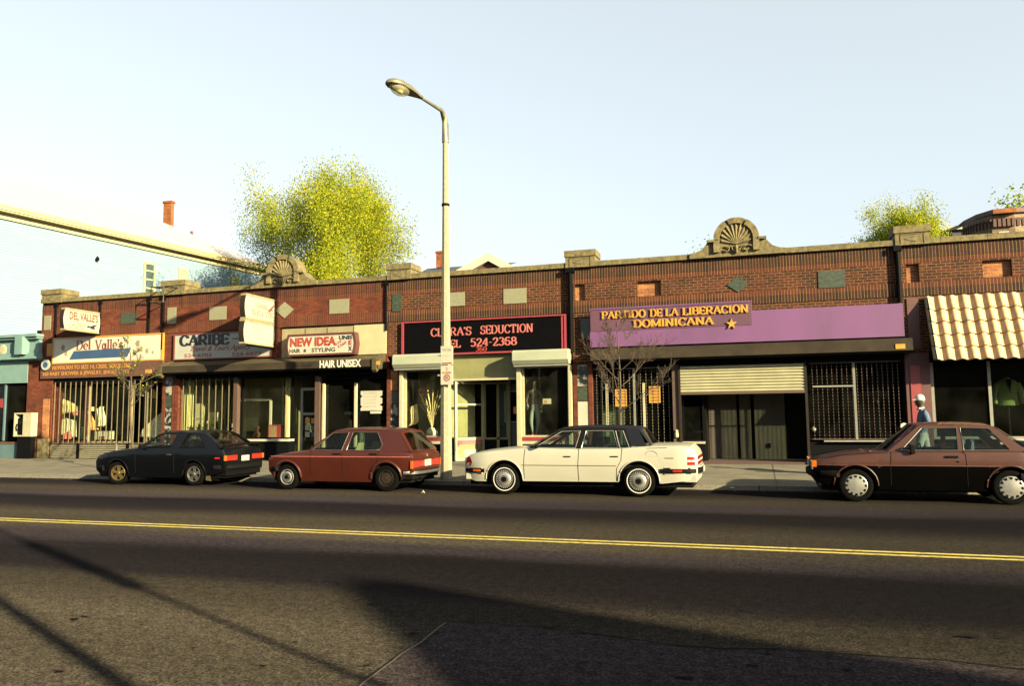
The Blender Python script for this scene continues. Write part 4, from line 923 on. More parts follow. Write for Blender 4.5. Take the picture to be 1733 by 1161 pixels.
def shutbox(x0, x1, label):
    t = thing('roller_shutter_box', label, 'shutter', ((x0+x1)/2, FY-.2, 3.1))
    c = MB(); c.poly([(FY-.05, 3.5), (FY-.40, 3.5), (FY-.46, 3.44), (FY-.47, 3.2), (FY-.38, 3.08), (FY-.05, 3.08)], x0, x1, shut_white, plane='yz'); o = c.build('housing', t); bevel(o, .012)
    c = MB(); c.box(x0+.02, x1-.02, FY-.36, FY-.3, 3.03, 3.08, alu); c.build('bottom_rail', t)
shutbox(-10.46, -8.78, 'white rolled shutter housing left of the post, under the black and red sign')
shutbox(-6.66, -5.0, 'white rolled shutter housing at the right end under the black and red sign')
for x0, x1 in ((-10.36, -10.27), (-8.9, -8.83), (-6.62, -6.5), (-5.08, -5.0)): pbox('shutter_guide', x0, x1, FY-.16, FY+.02, BASE+.02, 3.05, cream)
window(-10.26, -8.92, 1.0, 3.05, FY+.03, cream, glass_open, .05); window(-6.49, -5.09, 1.0, 3.05, FY+.03, cream, glass_open, .05)
for x0, x1 in ((-10.36, -8.83), (-6.62, -5.0)):
    pbox('window_sill', x0+.09, x1-.09, FY-.10, FY+.25, .90, 1.0, red_paint); pbox('sill_band', x0+.09, x1-.09, FY-.08, FY+.22, .80, .90, cream); pbox('stall_riser', x0+.05, x1-.05, FY, FY+.22, BASE, .80, black_paint)
    pbox('display_floor', x0+.09, x1-.09, FY+.25, FY+1.1, .92, .98, red_paint)
pbox('display_back', -10.3, -8.85, FY+1.1, FY+1.16, .98, 3.05, transom_m)
pbox('display_back', -6.6, -5.05, FY+1.3, FY+1.36, .98, 3.05, black_paint)
# lobby: transom, slanted show window, door
pbox('transom_bar', -8.8, -6.55, FY-.0, FY+.08, 2.68, 2.74, cream)
pbox('transom_panel', -8.8, -6.62, FY+.09, FY+.13, 2.74, 3.5, transom_m)
pbox('lobby_ceiling', -8.8, -6.62, FY+.13, FY+1.9, 3.02, 3.08, transom_m)
A_ = Vector((U(769, 700), FY+.02, 0)); B_ = Vector((-8.05, FY+1.0, 0)); dx = (B_-A_).normalized(); nn = Vector((dx.y, -dx.x, 0)); LL = (B_-A_).length
def slanted(c, s0, s1, n0, n1, z0, z1, mt):
    c.frame(A_, dx, nn, (0, 0, 1)); c.box(s0, s1, n0, n1, z0, z1, mt); c.frame()
c = MB()
slanted(c, 0, .07, -.03, .04, BASE+.02, 2.66, cream); slanted(c, LL-.07, LL, -.03, .04, BASE+.02, 2.66, cream); slanted(c, .07, LL-.07, -.03, .04, 2.6, 2.66, cream)
slanted(c, .07, LL-.07, -.03, .04, 1.95, 2.0, cream); slanted(c, .07, LL-.07, -.03, .04, .9, .98, cream); slanted(c, .07, LL-.07, -.03, .04, BASE+.02, BASE+.1, cream); slanted(c, .07, LL-.07, -.01, .02, .78, .9, cl_p)
o = c.build('lobby_window', shop, merge=False)
c = MB(); slanted(c, .07, LL-.07, 0, .008, .98, 2.6, glass_open); slanted(c, .07, LL-.07, 0, .01, BASE+.1, .78, transom_m); c.build('pane', o, merge=False)
c = MB(); slanted(c, .35, .85, .012, .02, .38, .62, cream); c.build('painted_number_panel', o)
c = MB(); c.frame(A_+Vector((0, 0, 0)), dx, nn, (0, 0, 1)); c.poly([(0.07, .98), (LL-.07, .98), (LL-.07, 2.6), (.07, 2.6)], -.35, -.33, transom_m); c.frame(); c.build('display_back', shop)
window(-8.03, U(843), .9, 2.66, FY+1.0, transom_m, glass_shop, .06); pbox('stall_riser', -8.03, U(843), FY+.98, FY+1.02, BASE, .9, black_paint)
pbox('door_post', U(843), U(846)+.02, FY+.95, FY+1.05, BASE, 3.0, transom_m)
Yd = FY+1.0; x0, x1 = U(843, 700, Yd), U(882, 700, Yd)
d = pbox('door', x0+.06, x1, Yd, Yd+.05, BASE+.02, 2.62, green_door)
pbox('door_frame', x0-.04, x0+.05, Yd-.03, Yd+.05, BASE+.02, 2.68, transom_m)
c = MB(); xw0, xw1 = U(856, 700, Yd), U(879, 700, Yd); c.box(xw0, xw1, Yd-.012, Yd-.002, 1.45, 2.35, glass_dark)
c.build('door_pane', d)
c = MB()
for q in ((xw0-.03, xw0, 1.42, 2.38), (xw1, xw1+.03, 1.42, 2.38), (xw0, xw1, 2.35, 2.38), (xw0, xw1, 1.42, 1.45)): c.box(q[0], q[1], Yd-.02, Yd, q[2], q[3], alu)
c.build('pane_moulding', d, merge=False)
c = MB(); c.lathe([(0, -.07), (.03, -.07), (.035, -.04), (.015, -.03), (.015, 0)], (U(849, 714, Yd), Yd, 1.28), chrome, 12, 'y'); c.build('handle', d, smooth=40)
c = MB(); c.box(xw0+.25, xw1-.03, Yd-.024, Yd-.013, 1.68, 1.9, cl_o); c.build('door_sticker', d)
pbox('lobby_side', -6.7, -6.6, FY+.1, FY+1.0, BASE, 3.02, green_door)
# plant vase and red flowers in left window
t = thing('vase', 'white round vase of tall dried grasses in the window beside the street lamp', 'vase', (U(734, 740, FY+.5), FY+.5, .98)); x = U(731, 740, FY+.5)
c = MB(); c.lathe([(0, 0), (.10, 0), (.17, .10), (.17, .18), (.10, .28), (.07, .3), (.0, .29)], (x, FY+.5, .98), bright_sign, 20); c.build('pot', t, smooth=50)
c = MB(); rr = random.Random(8)
for k in range(34):
    a = rr.uniform(0, 6.28); l_ = rr.uniform(.7, 1.25); s_ = rr.uniform(.05, .42)
    c.tube([(x, FY+.5, 1.25), (x+math.cos(a)*s_*.4, FY+.5+math.sin(a)*s_*.2, 1.25+l_*.6), (x+math.cos(a)*s_, FY+.5+math.sin(a)*s_*.4, 1.25+l_)], [.006, .006, .012], cl_y, 4)
c.build('dried_grass', t, merge=False)
c = MB()
for (u, v, s_) in ((718, 664, .2), (724, 655, .14), (742, 700, .12), (712, 735, .12), (700, 742, .12)):
    q = W(u, v, FY+.7)
    for k in range(12):
        a = rr.uniform(0, 6.28); r_ = rr.uniform(.2, 1)*s_; c.face([(q.x+math.cos(a)*r_, FY+.7+rr.uniform(-.05, .05), q.z+math.sin(a)*r_), (q.x+math.cos(a+.5)*r_*.6, FY+.68, q.z+math.sin(a+.5)*r_*.6+.03), (q.x+math.cos(a+.9)*r_, FY+.72, q.z+math.sin(a+.9)*r_)], red_paint)
c.build('silk_flowers', label='red silk flowers scattered behind the dried grass vase', cat='flowers', org=(U(720, 700, FY+.7), FY+.7, 1.2), merge=False)
drape('hanging_blouse', 'cream blouse hanging at the left of the vase window', 'blouse', poly_px([(691,690),(706,684),(709,716),(692,722)], FY+.6), FY+.6, cl_y, .12, seed=15)

# ---- figures: one continuous skinned body
def skin_body(name, parent, joints, edges, mats, root=0, sub=2, pick=None):
    me = bpy.data.meshes.new(name); org = ORG[parent.name]
    me.from_pydata([tuple(Vector(j[:3])-org) for j in joints], edges, []); o = bpy.data.objects.new(name, me); COL.objects.link(o)
    md = o.modifiers.new('skin', 'SKIN'); md.use_smooth_shade = True; md.branch_smoothing = .4
    for k, j in enumerate(joints):
        sv = me.skin_vertices[0].data[k]; sv.radius = (j[3], j[4] if len(j) > 4 else j[3]); sv.use_root = (k == root)
    ss = o.modifiers.new('sub', 'SUBSURF'); ss.levels = sub; ss.render_levels = sub
    bpy.context.view_layer.update(); dg = bpy.context.evaluated_depsgraph_get()
    m2 = bpy.data.meshes.new_from_object(o.evaluated_get(dg)); bpy.data.objects.remove(o)
    m2.name = name; m2.materials.clear()
    for x in mats: m2.materials.append(x)
    if pick:
        for p in m2.polygons: p.material_index = pick(p.center+org)
    for p in m2.polygons: p.use_smooth = True
    o = bpy.data.objects.new(name, m2); COL.objects.link(o); o.parent = parent; ORG[o.name] = org; return o
mann_skin = pm('mannequin_skin', (.36, .30, .20), (.28, .23, .16), 8, .5)
jeans_m = pm('pale_jeans', (.26, .36, .36), (.18, .26, .28), 30, .9); lace_m = pm('dark_lace_top', (.10, .085, .07), (.012, .012, .012), 26, .8, sharp=(.45, .55))
Ym = FY+.55; pm_ = W(905, 720, Ym); mx_ = pm_.x
t = thing('mannequin', 'mannequin in a dark lace top and pale jeans behind the shop window', 'mannequin', (mx_, Ym, .98))
zf = .98
J = [(mx_, Ym, zf+.90, .125, .09), (mx_, Ym, zf+1.08, .11, .08), (mx_, Ym, zf+1.30, .14, .09), (mx_, Ym, zf+1.42, .06), (mx_+.01, Ym-.01, zf+1.50, .048), (mx_+.02, Ym-.02, zf+1.60, .078, .085), (mx_+.02, Ym-.02, zf+1.69, .06),
     (mx_-.07, Ym, zf+.80, .085), (mx_-.10, Ym-.05, zf+.45, .058), (mx_-.05, Ym, zf+.08, .038), (mx_-.07, Ym-.10, zf+.03, .035),
     (mx_+.08, Ym, zf+.80, .085), (mx_+.10, Ym+.02, zf+.45, .058), (mx_+.03, Ym+.05, zf+.08, .038), (mx_+.04, Ym-.05, zf+.03, .035),
     (mx_-.17, Ym, zf+1.34, .052), (mx_-.26, Ym+.02, zf+1.08, .038), (mx_-.17, Ym-.12, zf+.90, .028),
     (mx_+.18, Ym, zf+1.34, .052), (mx_+.28, Ym+.02, zf+1.08, .038), (mx_+.22, Ym-.05, zf+.84, .028)]
Ed = [(0,1),(1,2),(2,3),(3,4),(4,5),(5,6),(0,7),(7,8),(8,9),(9,10),(0,11),(11,12),(12,13),(13,14),(2,15),(15,16),(16,17),(2,18),(18,19),(19,20)]
skin_body('body', t, J, Ed, [mann_skin, jeans_m, lace_m, cl_p], pick=lambda p: (3 if p.z < zf+.12 else 1 if p.z < zf+.97 and abs(p.x-mx_) < .165 else 2 if zf+.97 <= p.z < zf+1.37 and abs(p.x-mx_) < .30 else 0))
c = MB()
for hx, hy, hz in ((mx_-.17, Ym-.14, zf+.88), (mx_+.22, Ym-.06, zf+.80)):
    for k in range(4): c.tube([(hx+(k-1.5)*.016, hy, hz), (hx+(k-1.5)*.018, hy-.01, hz-.05), (hx+(k-1.5)*.015, hy-.02, hz-.085+.01*abs(k-1.5))], [.009, .008, .006], mann_skin, 5)
    c.tube([(hx+.03, hy, hz+.02), (hx+.05, hy-.02, hz-.03)], [.01, .007], mann_skin, 5)
c.build('fingers', t, merge=False)
c = MB(); c.box(W(919, 673, FY+.08).x, W(933, 673, FY+.08).x, FY+.05, FY+.06, W(919, 684, FY+.08).z, W(919, 675, FY+.08).z, white_sign); q = W(922, 680, FY+.08); c.box(q.x, q.x+.08, FY+.044, FY+.05, q.z-.04, q.z+.04, orange_let)
c.build('window_sticker', label='small white and orange card stuck on the mannequin window', cat='sticker', org=(q.x, FY+.05, q.z-.1))

# ================================================================== PARTIDO
t = thing('fascia_board', 'long purple board with gold letters reading Partido de la Liberacion Dominicana and a star', 'sign', (-.4, FY, 3.52))
Yp_ = FY-.26
c = MB(); c.box(-4.40, 3.66, FY-.2, FY-.0, 3.52, 4.36, purple); c.box(-4.40, .0, FY-.25, FY-.2, 3.52, 4.60, purple); c.build('board', t)
c = MB(); c.box(-4.38, -.02, FY-.262, FY-.25, 3.97, 4.56, purple_d); c.build('lettering_panel', t)
c = MB()
c.box(-4.41, .01, FY-.27, FY-.24, 4.58, 4.62, purple); c.build('top_rail', t, merge=False)
Yl = FY-.30
c = MB()
serif(c, 'PARTIDO', (U(1018, 530, Yl), U(1093, 530, Yl), 4.31, 4.51), Yl, yellow_let, .02, .21, .09); serif(c, 'DE', (U(1100, 530, Yl), U(1121, 530, Yl), 4.31, 4.51), Yl, yellow_let, .02, .21, .09)
serif(c, 'LA', (U(1126, 530, Yl), U(1148, 530, Yl), 4.31, 4.51), Yl, yellow_let, .02, .21, .09); serif(c, 'LIBERACION', (U(1155, 530, Yl), U(1267, 525, Yl), 4.31, 4.51), Yl, yellow_let, .02, .21, .09)
serif(c, 'DOMINICANA', (U(1072, 550, Yl), U(1208, 550, Yl), 4.03, 4.23), Yl, yellow_let, .02, .21, .09)
q = W(1238, 548, Yl); c.poly([(q.x+(.15 if k % 2 == 0 else .058)*math.sin(k*math.pi/5), q.z+(.15 if k % 2 == 0 else .058)*math.cos(k*math.pi/5)) for k in range(10)], Yl, Yl+.03, yellow_let)
c.build('lettering', t, merge=False)
t = thing('awning', 'dark brown metal awning box under the purple board', 'awning', (0, FY-.3, 3.1))
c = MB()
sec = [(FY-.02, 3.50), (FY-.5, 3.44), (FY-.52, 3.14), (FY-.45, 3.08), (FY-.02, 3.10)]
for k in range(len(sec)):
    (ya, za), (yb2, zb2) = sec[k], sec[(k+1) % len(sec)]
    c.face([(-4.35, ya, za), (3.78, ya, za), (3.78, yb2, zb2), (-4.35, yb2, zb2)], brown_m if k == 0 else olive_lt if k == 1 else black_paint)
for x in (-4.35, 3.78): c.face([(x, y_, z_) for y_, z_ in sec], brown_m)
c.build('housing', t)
q = U(1516, 595, FY-.52); c = MB(); c.box(q, q+.22, FY-.532, FY-.52, 3.18, 3.30, yellow_let); c.build('sticker', t)
pbox('lintel', -4.42, 3.66, FY+.015, FY+.4, 2.95, 3.12, black_paint)
# left window with link grille and white brick bulkhead
xa, xb_ = -4.42, U(1138, 700)
window(xa+.02, xb_, .75, 2.95, FY+.2, black_paint, glass_shop, .05, muls=(U(1016),))
pbox('stall_riser', xa, xb_, FY+.1, FY+.3, BASE, .75, black_paint); pbox('window_sill', xa, xb_, FY-.02, FY+.1, .70, .76, alu)
c = MB(); c.box(U(1006), U(1052), FY+.30, FY+.45, .3, W(1010, 685, FY).z, brick_white); c.build('brick_screen', shop)
for u in (1026, 1089): pbox('pale_mullion', U(u)-.03, U(u)+.03, FY+.12, FY+.19, .8, 2.5, cream)
def grille(x0, x1, z0, z1, Y, step, thick=(), mt=chain_m):
    c = MB(); x = x0+step*.5; k = 0
    while x < x1:
        z = z0
        while z < z1-.03:
            c.box(x-.007, x+.007, Y-.008, Y+.004, z, z+.05, mt); z += .085
        x += step; k += 1
    z = z0
    for zz in (z0, z1-.02): c.box(x0, x1, Y-.01, Y+.01, zz, zz+.02, mt)
    for xx in thick:
        z = z0
        while z < z1-.03:
            c.box(xx-.03, xx+.03, Y-.02, Y+.0, z, z+.045, alu); z += .055
    return c.build('grille', shop, merge=False)
grille(xa+.05, xb_-.02, .76, 2.92, FY+.02, .155, (U(1074),))
for (u0, u1, v0, v1, lab) in ((1041, 1061, 659, 688, 'yellow printed poster in the grilled window, behind the bare tree trunk'), (1098, 1118, 654, 682, 'yellow printed poster in the grilled window, right of the bare tree')):
    Yp = FY+.1; p = poly_px([(u0, v0), (u1, v1)], Yp); c = MB(); c.box(p[0][0], p[1][0], Yp-.01, Yp, p[1][1], p[0][1], yellow_let)
    for k in range(5): c.box(p[0][0]+.04, p[1][0]-.04, Yp-.014, Yp-.01, p[0][1]-.07-k*.085, p[0][1]-.045-k*.085, brown_txt)
    c.build('poster', label=lab, cat='poster', org=(p[0][0], Yp, p[1][1]), merge=False)
c = MB(); p = poly_px([(1081, 627), (1112, 630)], FY+1.2); c.box(p[0][0], p[1][0], FY+1.1, FY+1.2, p[1][1], p[0][1], teal); c.build('strip_lamp', label='greenish strip lamp behind the top of the left grille', cat='lamp', org=(p[0][0], FY+1.1, p[1][1]))
pbox('window_post', U(1139), U(1150), FY-.05, FY+.15, BASE, 2.98, wood_post)
c = MB(); q = W(1145, 734, FY-.1); c.lathe([(0, 0), (.05, .02), (.06, .1), (.04, .16), (.05, .2), (.0, .24)], (q.x, FY-.1, q.z-.12), cream, 10); c.build('door_bell', shop, smooth=40)
# half-lowered roller shutter and plywood doors in the recess
t = thing('roller_shutter', 'half-raised ribbed metal shutter under the brown awning', 'shutter', (-.35, FY-.1, 2.17))
xa, xb_ = U(1152, 645), U(1361, 640)
c = MB(); n = 9; z0, z1 = 2.19, 2.92; h_ = (z1-z0)/n; rows = []
for k in range(n*6+1):
    z = z0+(z1-z0)*k/(n*6); rows.append([(xa, FY-.06-.035*abs(math.sin(math.pi*k/6)), z), (xb_, FY-.06-.035*abs(math.sin(math.pi*k/6)), z)])
c.grid(rows, shutter_m); c.grid([[(p[0], FY-.03, p[2]) for p in r_][::-1] for r_ in rows], shutter_m); c.build('curtain', t, smooth=50)
c = MB(); c.box(xa, xb_, FY-.10, FY-.02, 2.14, 2.195, wood_post); c.build('bottom_rail', t)
for x in (xa-.06, xb_): pbox('shutter_guide', x, x+.06, FY-.10, FY+.02, BASE, 2.95, brown_m)
Yr = FY+1.5
pbox('recess_wall', U(1152)-.02, U(1372), Yr+.02, Yr+.1, BASE, 3.1, inside)
for (u0, u1) in ((1197, 1248), (1253, 1272), (1278, 1330)):
    pbox('door', U(u0, 740, Yr), U(u1, 740, Yr), Yr-.04, Yr+.02, BASE+.03, 2.35, plywood)
pbox('door_frame', U(1192, 740, Yr), U(1196, 740, Yr), Yr-.06, Yr+.02, BASE, 2.4, plywood)
pbox('threshold', U(1160), U(1366), FY-.06, Yr, BASE, BASE+.06, brickpave)
c = MB(); q = W(1302, 754, Yr); c.box(q.x-.04, q.x+.04, Yr-.08, Yr-.04, q.z-.06, q.z+.06, black_paint); c.build('padlock', shop)
xa, xb_ = U(1152), U(1190)
pbox('stall_riser', xa, xb_, FY+.25, FY+.45, BASE, .8, black_paint); pbox('window_sill', xa, xb_, FY+.2, FY+.5, .8, .86, cream); window(xa, xb_, .86, 2.95, FY+.35, black_paint, glass_shop, .05)
pbox('side_wall', xb_, xb_+.06, FY+.45, Yr, BASE, 3.0, inside)
# right window with grille
xa, xb_ = U(1366), 3.66
window(xa, xb_, .9, 2.95, FY+.2, black_paint, glass_shop, .05)
pbox('stall_riser', xa, xb_, FY+.1, FY+.3, BASE, .85, black_paint); pbox('window_sill', U(1392), xb_-.3, FY-.02, FY+.1, .86, .9, alu)
grille(xa+.1, xb_-.1, .92, 2.92, FY+.02, .12, (U(1448),), pm('dull_red_grille', (.15, .07, .05), (.04, .025, .02), 11, .6))
pbox('cross_rail', U(1377), U(1446), FY-.01, FY+.01, W(1410, 655, FY).z, W(1410, 652.5, FY).z, alu)
c = MB(); q = W(1377, 727, FY); c.lathe([(0, 0), (.05, .02), (.06, .07), (0, .13)], (q.x, FY-.05, q.z-.05), alu, 10); c.build('padlock', shop, smooth=40)

# ================================================================== TILE-ROOFED SHOP (right edge)
pbox('lintel', 4.22, 10.0, FY+.015, FY+.4, 2.85, 3.12, black_paint)
muls = (U(1678, 670),)
window(4.24, 10.0, .92, 2.95, FY+.12, alu, glass_shop, .07, muls=(U(1678, 670), 7.2, 8.7))
pbox('stall_riser', 4.24, 10.0, FY+.02, FY+.25, BASE, .82, black_paint); pbox('window_sill', U(1692, 745), 10.0, FY-.04, FY+.15, .80, .93, cream)
pbox('pilaster_strip', U(1541, 650), U(1558, 650), FY-.02, FY+.0, 1.0, 2.78, red_paint)
t = thing('tiled_awning', 'sloping awning of cream clay tiles over the rightmost shop window', 'awning', (7, FY-.6, 2.9))
TOPZ, TOPY = 4.5, FY-.03
q = W(1580, 611, FY-.7); BOTZ, BOTY = q.z+.04, FY-.7
xT0 = W(1571, 505, TOPY).x; xB0 = q.x
x0 = (xT0+xB0)/2+.02; nrow = 5; pw = .27; c = MB()
for r_ in range(nrow):
    f0, f1 = r_/nrow, (r_+1)/nrow+.03
    za, ya = TOPZ+(BOTZ-TOPZ)*f0, TOPY+(BOTY-TOPY)*f0; zb, yb2 = TOPZ+(BOTZ-TOPZ)*f1, TOPY+(BOTY-TOPY)*f1
    nrm = Vector((0, -(TOPZ-BOTZ), (TOPY-BOTY))).normalized(); nrm = Vector((0, -abs(nrm.y), abs(nrm.z)))
    n = int((10.2-x0)/pw)*8; A0, B0 = [], []
    for k in range(n+1):
        x = x0+k*pw/8; ph = (k % 8)/8*2*math.pi; h_ = .040*(1+math.cos(ph))
        A0.append(Vector((x, ya, za))+nrm*(h_*.9)); B0.append(Vector((x, yb2, zb))+nrm*(h_*1.0+.045))
    c.grid([A0, B0], tile_m); c.grid([B0, [p-nrm*.045-Vector((0, 0, 0)) for p in B0]], tile_m)
c.build('tiles', t, smooth=45)
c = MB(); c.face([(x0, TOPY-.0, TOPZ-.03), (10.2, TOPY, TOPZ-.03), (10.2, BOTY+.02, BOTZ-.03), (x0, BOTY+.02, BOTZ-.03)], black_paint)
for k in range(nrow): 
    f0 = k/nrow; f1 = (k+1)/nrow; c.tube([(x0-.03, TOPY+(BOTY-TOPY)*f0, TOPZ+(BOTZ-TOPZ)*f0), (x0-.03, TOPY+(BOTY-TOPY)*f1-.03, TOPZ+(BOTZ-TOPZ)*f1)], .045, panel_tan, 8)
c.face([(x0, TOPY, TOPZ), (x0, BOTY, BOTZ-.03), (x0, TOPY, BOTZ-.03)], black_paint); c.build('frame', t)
suit_m = pm('pale_olive_suit', (.8, .95, .4), (.65, .75, .3), 12, .9)
Ys = FY+.7; sx_ = W(1705, 660, Ys).x; sz = W(1705, 642, Ys).z
t = thing('suit_jacket', 'pale green suit jacket with dark lapels on a stand in the rightmost window', 'jacket', (sx_, Ys, sz-.75))
c = MB(); prof = [(-.30, -.62), (-.27, -.2), (-.30, -.08), (-.16, -.01), (-.06, .04), (.06, .04), (.16, -.01), (.30, -.08), (.27, -.2), (.30, -.62)]
rows = []
for k, (w_, z) in enumerate([(.24, -.66), (.22, -.45), (.21, -.3), (.25, -.12), (.20, -.04), (.07, .02), (.06, .05)]):
    rows.append([(sx_+w_*math.cos(a), Ys+w_*.5*math.sin(a), sz+z) for a in [2*math.pi*j/16 for j in range(16)]])
c.grid(rows, suit_m, closed=True); c.build('body', t, smooth=60)
for s_ in (-1, 1): c = MB(); c.tube([(sx_+s_*.22, Ys, sz-.1), (sx_+s_*.30, Ys-.02, sz-.35), (sx_+s_*.31, Ys-.08, sz-.62)], [.075, .065, .05], suit_m, 10); c.build('sleeve', t, smooth=60)
c = MB(); c.face([(sx_-.07, Ys-.13, sz), (sx_+.07, Ys-.13, sz), (sx_+.02, Ys-.15, sz-.38)], black_paint); c.build('lapels', t)
c = MB(); c.tube([(sx_, Ys, sz-.6), (sx_, Ys, BASE+.02)], .02, alu, 8); c.build('stand', t)

# ================================================================== TEAL SHOP (left edge) AND PAY PHONE
teal_o = thing('teal_shop', 'low teal painted shop with a moulded cornice at the left edge', 'building', (-29, FY, BASE))
XR = U(69, 600)-.02; ZTt = W(60, 568, FY-.25).z
XR2 = BX[0]-.56
c = MB(); c.box(-40, XR2, FY+.02, FY+9, 3.0, 4.45, teal); c.box(-40, -26.6+.0, FY+.3, FY+.5, BASE, 3.0, inside); c.box(XR2-.02, XR2, FY+.3, FY+.5, BASE, 3.0, brick_l); c.box(BX[0]-.55, BX[0]-.01, FY-.0, FY+.3, BASE, 4.3, brick_l)
c.build('wall', teal_o)
c = MB()
zt_ = W(30, 566, FY-.3).z; zb_ = W(30, 612, FY).z
for (ya, z0, z1) in ((.34, zt_-.10, zt_), (.26, zt_-.18, zt_-.10), (.12, zb_+.28, zt_-.18), (.2, zb_+.14, zb_+.28), (.28, zb_+.06, zb_+.14), (.1, zb_, zb_+.06)):
    c.box(-40, XR+.0+ya*.4, FY-ya, FY+.3, z0, z1, teal)
for x in (XR-.75,): c.box(x, x+.35, FY-.42, FY, zb_+.22, zt_-.1, teal)
c.build('cornice', teal_o, merge=False)
c = MB(); q = W(3, 592, FY-.2); c.lathe([(.05, 0), (.16, 0), (.2, -.03), (.16, -.05), (.08, -.04), (0, -.05)], (q.x, FY-.13, q.z), cream, 18, 'y'); c.build('medallion', teal_o, smooth=40)
c = MB(); c.box(-40, XR2+.02, FY-.03, FY+.02, 3.0, zb_, teal); c.build('sign_band', teal_o)
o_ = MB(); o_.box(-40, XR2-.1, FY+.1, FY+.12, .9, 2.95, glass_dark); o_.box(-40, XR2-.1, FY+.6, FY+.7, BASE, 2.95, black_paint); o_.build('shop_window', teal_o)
for u in (6, 45): q = U(u, 680); c = MB(); c.box(q-.03, q+.03, FY+.04, FY+.1, .9, 2.98, teal_d if u < 20 else alu); c.build('mullion', teal_o)
c = MB(); c.box(-40, U(33, 765), FY-.02, FY+.2, BASE, .78, teal_d); c.box(-40, U(33, 765), FY-.04, FY+.2, .78, .86, brown_txt); c.box(U(33, 765), XR2, FY+.05, FY+.2, BASE, .86, black_paint); c.build('stall_riser', teal_o)
c = MB(); p = poly_px([(0, 675), (5, 690)], FY+.09); c.box(p[0][0]-.6, p[1][0], FY+.07, FY+.09, p[1][1], p[0][1], red_paint); c.build('window_notice', label='red notice in the window at the far left edge', cat='notice', org=(p[0][0], FY+.07, p[1][1]))
Yt = FY-.25; p = poly_px([(25, 699), (52, 739)], Yt); x0, x1, z0, z1 = p[0][0], p[1][0], p[1][1], p[0][1]; xm = x0+(x1-x0)*.50
t = thing('pay_phone', 'cream hooded pay phone on a black stand at the left end of the brick row', 'telephone', ((x0+x1)/2, Yt, BASE))
c = MB(); c.box(x0, x1, Yt-.02, Yt+.28, z1-.05, z1, cream); c.box(x0, x0+.05, Yt-.02, Yt+.28, z0, z1-.05, cream); c.box(x1-.05, x1, Yt-.02, Yt+.28, z0, z1-.05, cream); c.box(x0+.05, x1-.05, Yt+.2, Yt+.28, z0, z1-.05, black_paint); c.box(xm+.02, x1-.05, Yt-.015, Yt+.2, z0, z1-.05, cream); c.box(x0+.05, x1-.05, Yt, Yt+.2, z0, z0+.05, cream); c.build('hood', t, merge=False)
c = MB(); c.box(x0+.12, xm-.06, Yt+.05, Yt+.19, z0+.1, z1-.18, black_paint); c.box(x0+.18, xm-.1, Yt+.035, Yt+.05, z1-.42, z1-.28, chrome); c.tube([(x0+.1, Yt+.02, z0+.2), (x0+.09, Yt, z0+.32), (x0+.1, Yt+.02, z0+.45)], .025, black_paint, 8); c.build('telephone', t, merge=False)
c = MB(); c.box(x0+.1, x1-.06, Yt+.06, Yt+.24, BASE, z0, black_paint); c.build('stand', t)
c = MB()
for k in range(4): c.box(xm+.1, x1-.12, Yt-.02, Yt-.015, z0+.18+k*.17, z0+.2+k*.17, faded_let)
c.build('printed_lines', t)

# ================================================================== BEHIND THE ROW
# long pale house with a hipped roof, seen along its side wall
ZE = 11.0
E0 = G(-60, 336, ZE); E1 = G(443, 452, ZE)
hd = (E1-E0).normalized(); hn = Vector((-hd.y, hd.x, 0)); HL = (E1-E0).length; HWd = 11
t = thing('white_house', 'tall white house with a pale hipped roof and cream eaves behind the left shops', 'house', (E0.x, E0.y, 0))
c = MB(); c.frame(E0*1, hd, hn, (0, 0, 1)); c.box(0, HL, 0, HWd, -ZE, -.25, white_clap); c.frame(); c.build('wall', t)
ov = .45; c = MB(); c.frame(E0*1, hd, hn, (0, 0, 1))
c.box(-ov, HL+ov, -ov, 0, -.27, -.12, cream_trim); c.box(-ov, HL+ov, -ov-.06, -ov, -.20, .0, cream_trim); c.box(-ov, HL+ov, -ov+.1, HWd+ov, -.12, -.02, cream_trim); c.box(-ov, HL+ov, -.10, -.0, -.52, -.27, cream_trim); c.box(-ov, HL+ov, -ov-.1, -ov-.06, -.08, .03, cream_trim)
c.frame(); c.build('eaves', t, merge=False)
c = MB(); c.frame(E0*1, hd, hn, (0, 0, 1)); rz = 3.1
ap0, ap1 = (4.6, HWd/2, rz), (HL-4.6, HWd/2, rz); a, b_, d_, e_ = (-ov, -ov, 0), (HL+ov, -ov, 0), (HL+ov, HWd+ov, 0), (-ov, HWd+ov, 0)
c.face([a, b_, ap1, ap0], white_roof); c.face([b_, d_, ap1], white_roof); c.face([d_, e_, ap0, ap1], white_roof); c.face([e_, a, ap0], white_roof); c.frame(); c.build('roof', t)
def on_house(u, v):
    r_ = ray(u, v); P0_ = E0; k = (P0_-Vector((0, 0, EYE))).dot(hn)/r_.dot(hn); return Vector((0, 0, EYE))+r_*k
